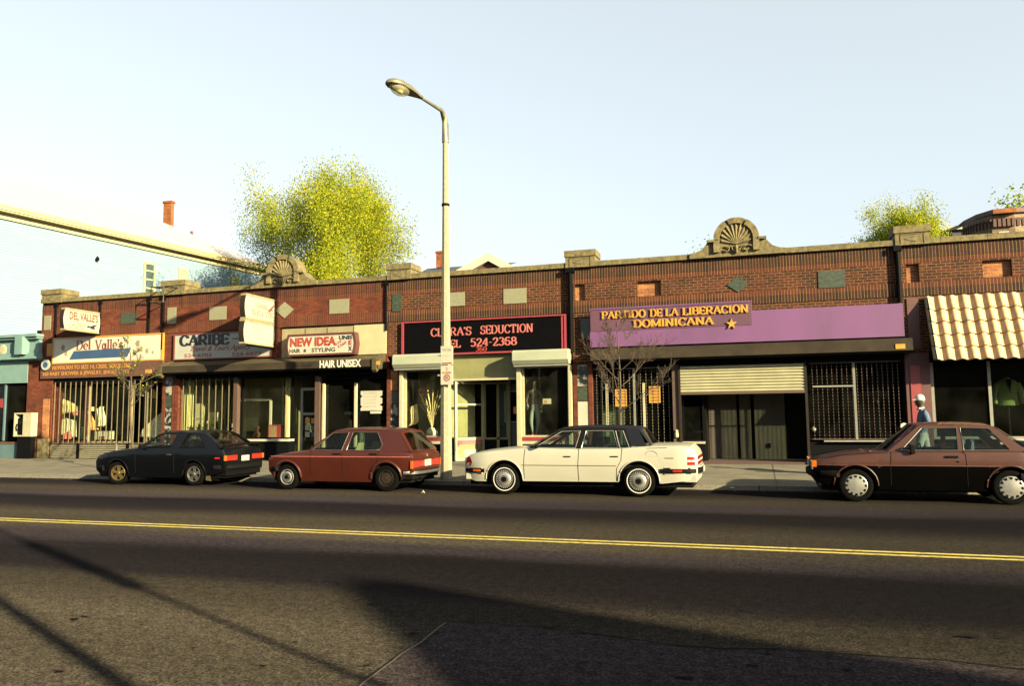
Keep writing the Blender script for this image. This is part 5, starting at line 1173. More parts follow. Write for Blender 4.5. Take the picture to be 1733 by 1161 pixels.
for (u0, v0, u1, v1) in ((243, 442, 261, 489), (302, 453, 316, 478), (391, 469, 403, 485)):
    A1, A2 = on_house(u0, v0), on_house(u1, v1); s0 = (A1-E0).dot(hd); s1 = (A2-E0).dot(hd); z1_ = A1.z-ZE; z0_ = z1_-(1.85 if u0 < 250 else 1.3 if u0 < 310 else 1.2)
    c = MB(); c.frame(E0*1, hd, hn, (0, 0, 1)); fr = cream_trim
    c.box(s0, s0+.1, -.08, -.01, z0_, z1_, fr); c.box(s1-.1, s1, -.08, -.01, z0_, z1_, fr); c.box(s0+.1, s1-.1, -.08, -.01, z1_-.12, z1_, fr); c.box(s0-.05, s1+.05, -.12, -.01, z0_-.08, z0_, fr)
    n = 4
    for k in range(1, n): c.box(s0+.1, s1-.1, -.06, -.01, z0_+(z1_-z0_)*k/n-.035, z0_+(z1_-z0_)*k/n+.035, fr)
    c.frame(); o = c.build('window', t, merge=False)
    c = MB(); c.frame(E0*1, hd, hn, (0, 0, 1)); c.box(s0+.1, s1-.1, -.03, -.005, z0_, z1_-.12, win_blue if u0 != 302 else cream_trim); c.frame(); c.build('pane', o)
def chimney(u0, u1, v0, v1, D, parent, zb=None):
    q0, q1 = W(u0, v0, D), W(u1, v1, D); zb = q1.z if zb is None else zb
    c = MB(); wd_ = (q1.x-q0.x)*.45; c.box(q0.x, q1.x, D, D+wd_, zb, q0.z, brick_chim); c.box(q0.x-.05, q1.x+.05, D-.05, D+wd_+.05, q0.z-.15, q0.z-.02, brick_chim); c.build('chimney', parent)
brick_chim = brickmat('orange_chimney_brick', (.42, .13, .04), (.28, .08, .03), (.3, .18, .08), .215, .075)
hc = E0+hd*(HL*.55)+hn*(HWd/2)
qd = on_house(286, 480); DD = 36
k_ = ((E0+hn*(HWd/2))-Vector((0, 0, EYE))).dot(hn)/ray(286, 370).dot(hn); DD = ray(286, 370).y*k_
chimney(277, 289, 340, 372, DD, t, ZE+1.9)
k_ = ((E0+hn*(HWd/2-1))-Vector((0, 0, EYE))).dot(hn)/ray(324, 415).dot(hn); q = Vector((0, 0, EYE))+ray(324, 415)*k_
c = MB(); c.tube([(q.x, q.y, q.z-.6), (q.x, q.y, q.z+.9)], .09, brown_txt, 8); c.build('vent_pipe', t)
q = on_house(165, 439); c = MB(); c.lathe([(0, -.10), (.08, -.08), (.09, .02), (.02, .14), (0, .14)], (q.x+.1, q.y-.1, q.z), black_paint, 10); c.build('wall_lamp', t)
# gabled house with slate roof
Yg = 47
t = thing('gabled_house', 'house with a white trimmed gable and slate roof just over the parapet', 'house', (W(820, 450, Yg).x, Yg, 0))
g0, gp, g1 = W(772, 457, Yg), W(826, 427, Yg), W(872, 452, Yg)
c = MB(); c.box(W(716, 470, Yg).x, g1.x+.5, Yg+.6, Yg+8, 0, W(800, 455, Yg).z-.4, brown_shade); c.poly([(g0.x+.6, g0.z-2), (g1.x-.3, g0.z-2), (g1.x-.3, g1.z-.1), (gp.x, gp.z-.3), (g0.x+.6, g0.z-.2)], Yg+.3, Yg+.6, brown_shade); c.build('wall', t)
c = MB()
for a, d in ((g0, -1), (g1, 1)):
    v_ = (gp-a); nrm = Vector((-v_.z, 0, v_.x)).normalized()*(.5 if d < 0 else -.5)*(1); 
    P = [a, gp, gp-Vector((0, 0, .55)), a-Vector((0, 0, .55))]; c.poly([(p.x, p.z) for p in P], Yg, Yg+.35, bright_sign)
c.build('gable_trim', t)
zr = W(760, 447, Yg+3).z; xa = W(714, 449, Yg+3).x
c = MB(); c.face([(xa, Yg+.4, zr-1.4), (g0.x+1.5, Yg+.4, zr-1.4), (g0.x+3.0, Yg+4, zr), (xa, Yg+4, zr)], slate); c.face([(gp.x, Yg+.1, gp.z-.05), (g1.x, Yg+.1, g1.z-.05), (g1.x, Yg+8, g1.z-.05), (gp.x, Yg+8, gp.z-.05)], slate); c.face([(gp.x, Yg+.1, gp.z-.05), (g0.x, Yg+.1, g0.z-.05), (g0.x, Yg+8, g0.z-.05), (gp.x, Yg+8, gp.z-.05)], slate); c.build('roof', t)
chimney(738, 748, 425, 452, Yg+3.5, t)
# stone turreted building top right
Yb = 45
t = thing('turreted_stone_building', 'tan stone building with stepped red-brown cornices behind the right end of the parapet', 'building', (W(1690, 380, Yb).x, Yb, 0))
def px(u, v): q_ = W(u, v, Yb); return q_.x, q_.z
plan = [(1575, 388, 3.5), (1628, 376, 3.0), (1648, 366, .8), (1677, 357, -1.2), (1716, 354, -1.2), (1760, 352, .6), (1900, 345, .6)]
c = MB(); k2 = MB()
for i in range(len(plan)-1):
    (u0, v0, d0), (u1, v1, d1) = plan[i], plan[i+1]; a0, a1 = W(u0, v0, Yb+d0), W(u1, v1, Yb+d1)
    if i == 0: continue
    c.face([(a0.x, a0.y, 0), (a1.x, a1.y, 0), (a1.x, a1.y, a1.z-.2), (a0.x, a0.y, a0.z-.2)], brick_tan)
    o_ = Vector((0, -.35, 0)); mm = brick_chim if i == 3 else brown_shade; dz = Vector((0, 0, .22))
    k2.face([a0+o_-dz, a1+o_-dz, a1+o_, a0+o_], mm); k2.face([a0+o_-dz, a1+o_-dz, a1-dz, a0-dz], brown_shade); k2.face([a0+o_, a1+o_, a1+Vector((0, 3, .1)), a0+Vector((0, 3, .1))], slate)
    n = 5
    for j in range(n):
        m_ = a0+(a1-a0)*((j+.5)/n); k2.box(m_.x-.07, m_.x+.07, m_.y-.16, m_.y, m_.z-.85, m_.z-.45, brown_shade); k2.box(m_.x-.2, m_.x+.2, m_.y-.12, m_.y, m_.z-.56, m_.z-.46, brown_shade)
c.build('wall', t); k2.build('cornice', t, merge=False)
c = MB(); a0, a1 = W(1575, 398, Yb+4), W(1640, 386, Yb+4); c.box(a0.x, a1.x, Yb+4, Yb+7, 0, a1.z-.5, white_clap)
for k in range(4): x = a0.x+.3+k*.75; c.box(x, x+.45, Yb+3.8, Yb+4, a1.z-.55, a1.z-.1, slate)
c.box(a0.x-.2, a1.x+.2, Yb+3.6, Yb+7, a1.z-.1, a1.z+.12, white_sign); c.build('lower_wing', t, merge=False)
c = MB(); q0, q1 = W(1690, 392, Yb-1.3), W(1708, 396, Yb-1.3); c.box(q0.x, q1.x, Yb-1.32, Yb-1.15, q1.z, q0.z, white_sign); c.build('window_lintel', t)

# ================================================================== TREES
def fast_mesh(name, verts, faces, mats, mi, parent, loc):
    me = bpy.data.meshes.new(name); me.from_pydata([(v[0]-loc[0], v[1]-loc[1], v[2]-loc[2]) for v in verts], [], faces)
    for x in mats: me.materials.append(x)
    me.polygons.foreach_set('material_index', mi); me.update()
    o = bpy.data.objects.new(name, me); COL.objects.link(o); o.parent = parent; ORG[o.name] = Vector(loc); return o
def tree(name, label, base, h, spread, nleaf, lsize, lm, seed, trunk_r=.16, trunk_f=.35, depth=5, bm=None, group=None, keep=None, upright=.55, cat='tree', jitter=.35, nmain=5, ratio=.72, fit=None):
    rr = random.Random(seed); bm = bm or bark; base = Vector(base)
    t = thing(name, label, cat, base, group); c = MB(); tips = []
    def grow(p, d, L, r, lev):
        n = 3; pts = [p]; rad = [r]
        for k in range(n):
            d = (d+Vector((rr.uniform(-1, 1), rr.uniform(-1, 1), rr.uniform(-.6, .8)))*.16).normalized(); p = p+d*L/n; pts.append(p); rad.append(r*(1-.38*(k+1)/n))
            if lev >= 2: tips.append((p, lev))
        if r > .004: c.tube(pts, rad, bm, 7 if lev < 2 else 4 if lev < 4 else 3, cap=False)
        if lev >= depth: return
        for k in range(nmain if lev == 0 else rr.choice((2, 3, 3))):
            a = rr.uniform(0, 6.28) if lev else 2*math.pi*k/nmain+rr.uniform(-.4, .4); tilt = rr.uniform(.25, .8)*(1-upright*.3) if lev else rr.uniform(.15, .75)
            side = d.cross(Vector((math.cos(a), math.sin(a), .2))).normalized(); nd = (d*math.cos(tilt)+side*math.sin(tilt)*spread+Vector((0, 0, upright*.3))).normalized()
            grow(pts[-1] if rr.random() < .6 else pts[-2], nd, L*ratio*rr.uniform(.8, 1.15), rad[-1]*rr.uniform(.6, .8), lev+1)
    L0 = h*trunk_f; grow(base, Vector((rr.uniform(-.05, .05), rr.uniform(-.05, .05), 1)), L0, trunk_r, 0)
    top = max(p.z for p, _ in tips); s_ = (h)/(top-base.z)
    fl = fr = 1
    if fit:
        xs = sorted(p.x-base.x for p, _ in tips); fl = fit[0]/max(.1, -xs[int(len(xs)*.01)]); fr = fit[1]/max(.1, xs[int(len(xs)*.99)])
    def mv(p): dx_ = p.x-base.x; return Vector((base.x+dx_*(fl if dx_ < 0 else fr), base.y+(p.y-base.y)*(fl+fr)/2, base.z+(p.z-base.z)*s_))
    c.v = [mv(v) for v in c.v]
    o = c.build('trunk', t, merge=False)
    for p in o.data.polygons: p.use_smooth = True
    vs, fs, mi = [], [], []
    if nleaf:
        T_ = [mv(p) for p, l in tips]
        if keep: T_ = [p for p in T_ if keep(p)]
        for k in range(nleaf):
            p = rr.choice(T_); q = p+Vector((rr.gauss(0, jitter), rr.gauss(0, jitter), rr.gauss(0, jitter)))
            a = Vector((rr.uniform(-1, 1), rr.uniform(-1, 1), rr.uniform(-1, 1))).normalized()*lsize*rr.uniform(.5, 1.2); b_ = a.cross(Vector((rr.uniform(-1, 1), rr.uniform(-1, 1), rr.uniform(-1, 1)))).normalized()*lsize*rr.uniform(.4, .8)
            i = len(vs); vs += [q-a, q+b_, q+a, q-b_]; fs.append((i, i+1, i+2, i+3)); mi.append(rr.randrange(len(lm)))
        fast_mesh('crown', vs, fs, lm, mi, t, base)
    return t

def leader_tree(name, label, base, top, wid, seed, lm, nleaf, lsize, r0=.05, first=.38, nb=16, bend=.04, group=None):
    """young street tree: one leader, side branches, fine twigs"""
    rr = random.Random(seed); base = Vector(base); top = Vector(top); t = thing(name, label, 'tree', base, group); c = MB(); tips = []; n = 14; pts = []
    for k in range(n+1):
        f = k/n; p = base.lerp(top, f)+Vector((math.sin(f*5+seed)*bend, math.cos(f*4+seed)*bend, 0))*(1-abs(2*f-1)*.5); pts.append(p)
    c.tube(pts, [r0*(1-.82*k/n) for k in range(n+1)], bark_l, 8)
    H = (top-base).length
    def br(p, d, L, r, lev):
        q = [p]; m = 4
        for k in range(m):
            d = (d+Vector((rr.uniform(-1, 1), rr.uniform(-1, 1), rr.uniform(-.5, .9)))*.13).normalized(); p = p+d*L/m; q.append(p)
            if lev >= 1: tips.append(p)
            if lev < 3 and k >= 1-(lev > 0):
                for j in range(2 if lev < 2 else 1):
                    a = Vector((rr.uniform(-1, 1), rr.uniform(-1, 1), rr.uniform(-.3, 1))).normalized(); br(p, (d+a*.75).normalized(), L*rr.uniform(.32, .5), r*.5, lev+1)
        c.tube(q, [max(.0022, r*(1-.6*k/m)) for k in range(m+1)], bark_l, 5 if lev < 1 else 3, cap=False)
    for k in range(nb):
        f = first+(1-first)*(k+.5)/nb; p = base.lerp(top, f); a = k*2.4+rr.uniform(-.4, .4); g = 1-((f-first)/(1-first))*.72
        d = Vector((math.cos(a), math.sin(a)*.8, rr.uniform(.55, .95))).normalized(); br(p, d, wid*g*rr.uniform(.75, 1.1), r0*.26*g+.003, 0)
    c.build('trunk', t, merge=False)
    vs, fs, mi = [], [], []
    for k in range(nleaf):
        q = rr.choice(tips)+Vector((rr.gauss(0, .03), rr.gauss(0, .03), rr.gauss(0, .03))); a = Vector((rr.uniform(-1, 1), rr.uniform(-1, 1), rr.uniform(-1, 1))).normalized()*lsize; b_ = a.cross(Vector((rr.uniform(-1, 1), rr.uniform(-1, 1), 1)).normalized()).normalized()*lsize*.6
        i = len(vs); vs += [q-a, q+b_, q+a, q-b_]; fs.append((i, i+1, i+2, i+3)); mi.append(rr.randrange(len(lm)))
    fast_mesh('crown', vs, fs, lm, mi, t, base); return t
def at(u, v, Y): return W(u, v, Y)
D1 = 34
x = at(572, 480, D1).x; zt = at(560, 288, D1).z
tree('large_tree', 'big bright yellow-green tree in spring leaf behind the parapet, left of the lamp post', (x, D1, 0), zt-.3, 1.15, 150000, .048, [leaf_y, leaf_y, leaf_y, leaf_g], 11, .30, .26, 6, fit=(x-at(470, 400, D1).x, at(705, 400, D1).x-x), jitter=.30, nmain=7, ratio=.74, keep=lambda p: p.z > 4.2)
D2 = 37; x = at(455, 480, D2).x
tree('slender_tree', 'sparse pale green tree standing at the left side of the big yellow tree', (x, D2, 0), at(455, 330, D2).z, 1.1, 20000, .048, [leaf_g, leaf_g, leaf_y], 5, .14, .30, 6, fit=(x-at(412, 400, D2).x, at(500, 400, D2).x-x), jitter=.28, keep=lambda p: p.z > 4.2)
D3 = 42; x = at(1512, 400, D3).x
tree('rounded_tree', 'round-topped yellow-green tree behind the right pier cap', (x, D3, 0), at(1520, 319, D3).z, 1.7, 75000, .045, [leaf_g, leaf_y, leaf_y], 21, .22, .5, 6, upright=.15, fit=(x-at(1415, 360, D3).x, at(1588, 360, D3).x-x), jitter=.24, nmain=7, keep=lambda p: p.z > 8)
D4 = 50; x = at(1750, 340, D4).x
tree('distant_tree', 'tree crown showing at the upper right edge above the stone building', (x, D4, 0), at(1733, 314, D4).z, 1.2, 4200, .11, [leaf_g, leaf_g, leaf_y], 31, .2, .5, 5, fit=(x-at(1694, 340, D4).x, 2.5), jitter=.3, keep=lambda p: p.z > 9)
D5 = 40; x = at(1185, 430, D5).x
tree('bare_tree', 'faint budding treetop just left of the large arched crest', (x, D5, 0), at(1185, 402, D5).z, 1.2, 700, .07, [leaf_g], 41, .12, .5, 6, bm=bark_l, fit=(x-at(1130, 420, D5).x, at(1215, 420, D5).x-x), jitter=.10)
x = at(1305, 430, D5).x
tree('bare_tree', 'low budding treetop just right of the large arched crest', (x, D5, 0), at(1305, 405, D5).z, 1.2, 900, .08, [leaf_g], 43, .12, .5, 6, bm=bark_l, fit=(x-at(1278, 420, D5).x, at(1335, 420, D5).x-x), jitter=.10)
# street trees
YT = 18.2; q0, q1 = at(1056, 800, YT), at(1042, 545, YT)
leader_tree('street_tree', 'young leafless street tree with reddish buds in front of the purple board', (q0.x, YT, .12), q1, 1.3, 4, [leaf_o], 380, .02, .042, .40, 12)
YT = 18.0; q0, q1 = at(232, 780, YT), at(216, 585, YT)
leader_tree('street_tree', 'thin street tree with a few pale leaves in front of the Del Valle\'s sign', (q0.x, YT, .12), q1, .85, 9, [leaf_g, leaf_g, leaf_y], 300, .034, .045, .5, 11, .07)

# ================================================================== STREET LAMP
LY = 17.72; LX = W(755, 760, LY).x
t = thing('street_lamp', 'tall tapered concrete street lamp with a cobra-head lantern on the kerb', 'street lamp', (LX, LY, .11))
zt = W(750, 200, LY).z
c = MB(); c.lathe([(.155, 0), (.155, .03), (.148, .9), (.125, 3), (.088, 6.5), (.074, zt-.75)], (LX, LY, .11), concrete_pole, 8); c.build('pole', t, smooth=30)
c = MB(); c.lathe([(.09, 0), (.10, 0), (.10, .06), (.09, .06)], (LX, LY, W(752, 349, LY).z), black_paint, 12); c.build('band', t)
hh = W(709, 163, 16.35); tip = W(662, 141, 15.6); tz = W(750, 190, LY).z
c = MB(); c.tube([(LX, LY, zt-.64), (LX, LY, zt-.15), (LX-.01, LY-.06, zt), (LX-.02, LY-.20, zt+.13), (Vector((LX-.02, LY-.20, zt+.13))+hh)/2, hh], [.086, .08, .075, .055, .04, .034], lampmetal, 10); c.build('arm', t, smooth=50)
# lantern: long teardrop housing over a prismatic bowl
hd_ = (tip-hh).normalized(); hx = Vector((hd_.y, -hd_.x, 0)).normalized(); up = hx.cross(hd_); up = up if up.z > 0 else -up
c = MB(); c.frame(hh, hd_, hx, up); rows = []
for f, w_, h_ in ((-.10, .05, .05), (.0, .07, .07), (.15, .13, .10), (.35, .19, .15), (.6, .21, .17), (.8, .19, .14), (.92, .11, .08), (.96, .02, .02)):
    rows.append([(f, w_*math.cos(a), h_*max(0, math.sin(a))-.02*(math.sin(a) < 0)) for a in [2*math.pi*j/16 for j in range(16)]])
c.grid(rows, lampmetal, closed=True); c.frame(); c.build('housing', t, smooth=50)
c = MB(); c.frame(hh, hd_, hx, up); rows = []
for k in range(6):
    a = k/5*math.pi/2; rows.append([(.58+.27*math.cos(a)*math.cos(b_), .175*math.cos(a)*math.sin(b_), -.02-.17*math.sin(a)) for b_ in [2*math.pi*j/18 for j in range(18)]])
c.grid(rows, lampglass, closed=True); c.frame(); c.build('bowl', t, smooth=50)
c = MB(); c.frame(hh, hd_, hx, up); c.lathe([(0, -.05), (.05, -.04), (.06, .04), (0, .12)], (.55, 0, -.09), cream, 12, 'x'); c.frame(); c.build('bulb', t, smooth=50)
# parking signs strapped to the post
Yg_ = LY-.18
p0, p1 = W(746, 586, Yg_), W(767, 617, Yg_); p2, p3 = W(746, 619, Yg_), W(767, 651, Yg_)
def parksign(a, b_, lab, kind):
    t = thing('parking_sign', lab, 'sign', ((a.x+b_.x)/2, Yg_, b_.z)); c = MB(); c.box(a.x, b_.x, Yg_-.012, Yg_, b_.z, a.z, white_sign); o = c.build('plate', t); bevel(o, .004)
    c = MB(); w_, h_ = b_.x-a.x, a.z-b_.z
    if kind == 0:
        sans(c, 'TOW ZONE', (a.x+.04, b_.x-.04, a.z-.13, a.z-.06), Yg_-.016, faded_let, .003); c.box(a.x+.03, b_.x-.03, Yg_-.015, Yg_-.012, a.z-.25, a.z-.235, faded_let); c.box(a.x+.03, b_.x-.03, Yg_-.015, Yg_-.012, b_.z+.02, b_.z+.05, red_let)
    else:
        sans(c, '2', (a.x+w_*.42, a.x+w_*.58, a.z-.12, a.z-.05), Yg_-.016, red_let, .003); sans(c, 'HR PARKING', (a.x+.04, b_.x-.04, a.z-.2, a.z-.15), Yg_-.016, orange_let, .003, .01)
        cx_, cz = (a.x+b_.x)/2, b_.z+h_*.36; c.lathe([(.085, -.002), (.062, -.002)], (cx_, Yg_-.014, cz), red_let, 20, 'y'); c.tube([(cx_-.05, Yg_-.014, cz+.05), (cx_+.05, Yg_-.014, cz-.05)], .008, red_let, 5); sans(c, 'P', (cx_-.03, cx_+.03, cz-.04, cz+.04), Yg_-.0155, black_let, .002)
    c.build('lettering', t, merge=False)
    c = MB(); c.box(LX-.15, LX+.15, Yg_, Yg_+.03, (a.z+b_.z)/2-.02, (a.z+b_.z)/2+.02, alu); c.build('strap', t)
parksign(p0, p1, 'upper white parking sign on the street lamp', 0); parksign(p2, p3, 'lower white parking sign with red marks on the street lamp', 1)

# ================================================================== PEDESTRIAN
PYp = 18.7; q = W(1557, 667, PYp); gx = q.x; gz = swz(PYp)+.0; Ht = q.z-gz
t = thing('person', 'person in white cap and blue denim jacket walking left with a white paper', 'person', (gx, PYp, gz))
skin = pm('dark_skin', (.055, .03, .02), (.04, .022, .016), 12, .6); denim = pm('blue_denim', (.10, .19, .32), (.045, .10, .20), 18, .9); trou = pm('pale_trousers', (.46, .50, .50), (.36, .40, .41), 14, .9); shoe_m = pm('dark_shoes', (.03, .025, .02), (.02, .02, .015), 8, .6)
s_ = Ht/1.79
def J_(x, y, z, *r): return (gx+x*s_, PYp+y*s_, gz+z*s_)+tuple(v*s_ for v in r)
Jp = [J_(0, 0, .96, .125, .16), J_(0, 0, 1.12, .12, .15), J_(.02, 0, 1.36, .145, .22), J_(.02, 0, 1.47, .075, .085), J_(.0, 0, 1.53, .065), J_(-.01, 0, 1.61, .118, .10), J_(-.005, 0, 1.70, .112, .095),
      J_(-.04, -.09, .88, .095), J_(-.16, -.09, .50, .07), J_(-.20, -.09, .10, .05), J_(-.34, -.09, .045, .04),
      J_(.05, .09, .88, .095), J_(.10, .09, .50, .07), J_(.30, .09, .14, .05), J_(.20, .09, .045, .04),
      J_(.03, -.20, 1.40, .08), J_(.10, -.23, 1.13, .055), J_(-.14, -.22, 1.10, .042), J_(-.22, -.21, 1.12, .034),
      J_(.03, .19, 1.40, .068), J_(-.02, .23, 1.13, .055), J_(-.22, .20, 1.06, .042), J_(-.30, .19, 1.08, .034)]
Ep = [(0,1),(1,2),(2,3),(3,4),(4,5),(5,6),(0,7),(7,8),(8,9),(9,10),(0,11),(11,12),(12,13),(13,14),(2,15),(15,16),(16,17),(17,18),(2,19),(19,20),(20,21),(21,22)]
def pick(p):
    z = (p.z-gz)/s_; x = (p.x-gx)/s_; y = abs(p.y-PYp)/s_
    if z > 1.50: return 0
    if z < .10: return 3
    if z < .99 : return 2
    if x < -.20: return 0
    return 1
body = skin_body('body', t, Jp, Ep, [skin, denim, trou, shoe_m], pick=pick)
hc_ = J_(-.01, 0, 1.665)
c = MB(); c.lathe([(.001, .125), (.05, .118), (.082, .085), (.096, .03), (.098, .0)], hc_[:3], white_let, 18, squash=(1.05, .9))
c.poly([(hc_[0]-.09, hc_[1]-.075), (hc_[0]-.155, hc_[1]-.06), (hc_[0]-.175, hc_[1]), (hc_[0]-.155, hc_[1]+.06), (hc_[0]-.09, hc_[1]+.075)], hc_[2]-.005, hc_[2]+.018, white_let, plane='xy'); c.build('cap', t, smooth=50)
c = MB(); hx0 = hc_[0]-.085; c.face([(hx0, hc_[1]-.018, hc_[2]-.07), (hx0-.035, hc_[1], hc_[2]-.065), (hx0, hc_[1]+.018, hc_[2]-.07), (hx0, hc_[1], hc_[2]-.02)], skin); c.tube([(hx0-.005, hc_[1]-.03, hc_[2]-.105), (hx0-.015, hc_[1], hc_[2]-.105), (hx0-.005, hc_[1]+.03, hc_[2]-.105)], .009, dkred, 5)
for sy in (-1, 1): c.lathe([(.012, -.004), (0, -.012)], (hx0+.004, hc_[1]+sy*.034, hc_[2]-.02), white_let, 8, 'x'); c.lathe([(.03, -.012), (.03, .012)], (hc_[0]+.015, hc_[1]+sy*.078, hc_[2]-.04), skin, 8, 'y')
c.build('face', t, smooth=50)
c = MB()
for wx, wy, wz in ((-.22, -.21, 1.12), (-.30, .19, 1.08)):
    q0 = Vector(J_(wx, wy, wz)[:3]); c.tube([q0, q0+Vector((-.05, 0, .005)), q0+Vector((-.09, 0, -.0))], [.033, .04, .032], skin, 8)
    for k in range(4): c.tube([q0+Vector((-.085, -.026+.017*k, 0)), q0+Vector((-.13-.006*(k in (1, 2)), -.026+.017*k, -.012)), q0+Vector((-.135, -.024+.016*k, -.05)), q0+Vector((-.11, -.024+.016*k, -.062))], [.0095, .009, .008, .007], skin, 6)
    c.tube([q0+Vector((-.04, -.035, .01)), q0+Vector((-.085, -.05, .03)), q0+Vector((-.115, -.03, .0))], [.012, .010, .008], skin, 6)
c.build('hands', t, smooth=60)
c = MB(); c.tube([J_(-.05, -.07, 1.49)[:3], J_(-.07, 0, 1.47)[:3], J_(-.05, .07, 1.49)[:3], J_(.05, .05, 1.50)[:3], J_(.05, -.05, 1.50)[:3], J_(-.05, -.07, 1.49)[:3]], .018, white_let, 6); c.build('collar', t, smooth=50)
q0 = Vector(J_(-.22, -.21, 1.12)[:3]); c = MB()
c.frame(q0+Vector((-.13, 0, 0))); c.poly([(-.10, -.02), (-.02, -.05), (.06, -.02), (.05, .05), (-.03, .08), (-.09, .05)], -.03, .03, white_let); c.frame()
o = c.build('folded_paper', label='folded white paper held in the walker\'s raised hand', cat='paper', org=q0)

# ================================================================== CARS (local x runs from nose to tail, near side is -y)
def lerp(tab, x):
    if x <= tab[0][0]: return tab[0][1]
    for (a, va), (b_, vb) in zip(tab, tab[1:]):
        if x <= b_: f = (x-a)/(b_-a) if b_ > a else 0; return va+(vb-va)*f
    return tab[-1][1]
def smoothlerp(tab, x):
    """Catmull-Rom through the table, so that the body line has no kinks"""
    n = len(tab)
    if x <= tab[0][0]: return tab[0][1]
    if x >= tab[-1][0]: return tab[-1][1]
    for i in range(n-1):
        if x <= tab[i+1][0]:
            x0, y0 = tab[i]; x1, y1 = tab[i+1]; m0 = (y1-tab[i-1][1])/(x1-tab[i-1][0]) if i else (y1-y0)/(x1-x0); m1 = (tab[i+2][1]-y0)/(tab[i+2][0]-x0) if i+2 < n else (y1-y0)/(x1-x0)
            h = x1-x0; f = (x-x0)/h; return (2*f**3-3*f*f+1)*y0+(f**3-2*f*f+f)*h*m0+(-2*f**3+3*f*f)*y1+(f**3-f*f)*h*m1
def car(name, label, loc, P, rotz=0):
    t = thing(name, label, 'car', loc, local=True, rotz=rotz, group='cars parked along the far kerb')
    L, Wd = P['L'], P['W']; hw = Wd/2; xw = P['xw']; rw = P['rw']; ra = P['ra']; zc = rw; paint = P['paint']; low = P.get('low'); zlowc = P.get('lowz', 0)
    x0, x1 = P['x0'], P['x1']; c0, c1 = P['cabin']
    top = P['top']; rock = P['rock']; ef, er = P.get('ef', .16), P.get('er', .12)
    def w_at(x):
        f = max(0, 1-(x-x0)/.55); g = max(0, 1-(x1-x)/.45)
        return hw*(1-ef*f**2.2-er*g**2.2-.012*abs(2*(x-x0)/(x1-x0)-1)**2)
    def zl(x):
        z = lerp(rock, x)
        for a in xw:
            d = abs(x-a)
            if d < ra: z = max(z, zc+math.sqrt(max(0, ra*ra-d*d)))
        return z
    xs = {x0, x1}
    k = x0
    while k < x1: xs.add(round(k, 3)); k += .09
    for a in xw:
        for j in range(25):
            xs.add(round(a-ra*math.cos(math.pi*j/24), 4))
        for s_ in (-1, 1): xs.add(round(a+s_*(ra+.003), 4))
    for e in (c0, c1): xs.add(e)
    xs = sorted(x for x in xs if x0 <= x <= x1); xs2 = [xs[0]]
    for x in xs[1:]:
        if x-xs2[-1] > .0025: xs2.append(x)
    xs = xs2; zcr = P.get('crease', .62); NS = 9
    def side(x, z):
        zt = smoothlerp(top, x); W_ = w_at(x)
        f = (z-.18)/max(.2, zcr-.18); g = (z-zcr)/max(.1, zt-zcr)
        y = W_*(1-P.get('tuck', .055)*(1-f)**1.6) if z < zcr else W_*(1-.045*max(0, g)**1.5)
        return y
    rows = []
    for x in xs:
        zt = smoothlerp(top, x); zb = min(zl(x), zt-.06); rsh = P.get('rsh', .045); r_ = []
        zz = zt-rsh
        lev = sorted(set([zb+(zz-zb)*k/(NS-1) for k in range(NS)]))
        if zb < zcr < zz:
            j = min(range(1, NS-1), key=lambda k: abs(lev[k]-zcr)); lev[j] = zcr
        for z in lev: r_.append((x, -side(x, z), z))
        ys = side(x, zz); r_.append((x, -(ys-.012), zt-rsh*.45)); r_.append((x, -(ys-.04), zt-.006)); r_.append((x, -(ys-.075), zt+.004))
        for f in (.66, .33, 0): r_.append((x, -(ys-.075)*f, zt+.004+P.get('crown', .03)*(1-f*f)))
        rows.append(r_)
    c = MB(); NR = len(rows[0])
    for i in range(len(rows)-1):
        xm = (rows[i][0][0]+rows[i+1][0][0])/2; cab = c0 < xm < c1
        for j in range(NR-1):
            if cab and j >= NR-4: continue
            a, b_, d, e = rows[i][j], rows[i+1][j], rows[i+1][j+1], rows[i][j+1]
            zm = (a[2]+b_[2]+d[2]+e[2])/4; mm = low if (low and zm < zlowc) else paint
            c.face([a, b_, d, e], mm); c.face([(p[0], -p[1], p[2]) for p in (e, d, b_, a)], mm)
    for r_, s_ in ((rows[0], 1), (rows[-1], -1)):
        for j in range(NR-1):
            a, b_ = r_[j], r_[j+1]; q = [(a[0], -a[1], a[2]), (b_[0], -b_[1], b_[2]), b_, a]
            if a[1] == 0 and b_[1] == 0: continue
            zm = (a[2]+b_[2])/2; c.face(q[::s_], low if (low and zm < zlowc) else paint)
    # wheel-arch lips
    for a in xw:
        for s_ in (-1, 1):
            pts = []
            for k in range(21):
                th = math.pi*(k/20*1.0); px_, pz_ = a-(ra+.006)*math.cos(th), zc+(ra+.006)*math.sin(th)
                if pz_ > lerp(rock, px_)-.01: pts.append((px_, s_*(side(px_, pz_)+.004), pz_))
            c.tube(pts, P.get('lip', .014), P.get('lipm', paint), 6)
    body = c.build('body', t, smooth=P.get('ang', 32))
    for path in P.get('seams', []):               # gaps round the doors
        pts = []
        for (a, b_) in zip(path, path[1:]):
            n = max(2, int(math.hypot(b_[0]-a[0], b_[1]-a[1])/.05))
            for k in range(n+(1 if b_ == path[-1] else 0)): x = a[0]+(b_[0]-a[0])*k/n; z = a[1]+(b_[1]-a[1])*k/n; pts.append((x, z))
        for s_ in (-1, 1):
            c = MB(); c.tube([(x, s_*(side(x, z)+.0005), z) for x, z in pts], .0055, P.get('seamm', blackrub), 4); c.build('door_seam', body)
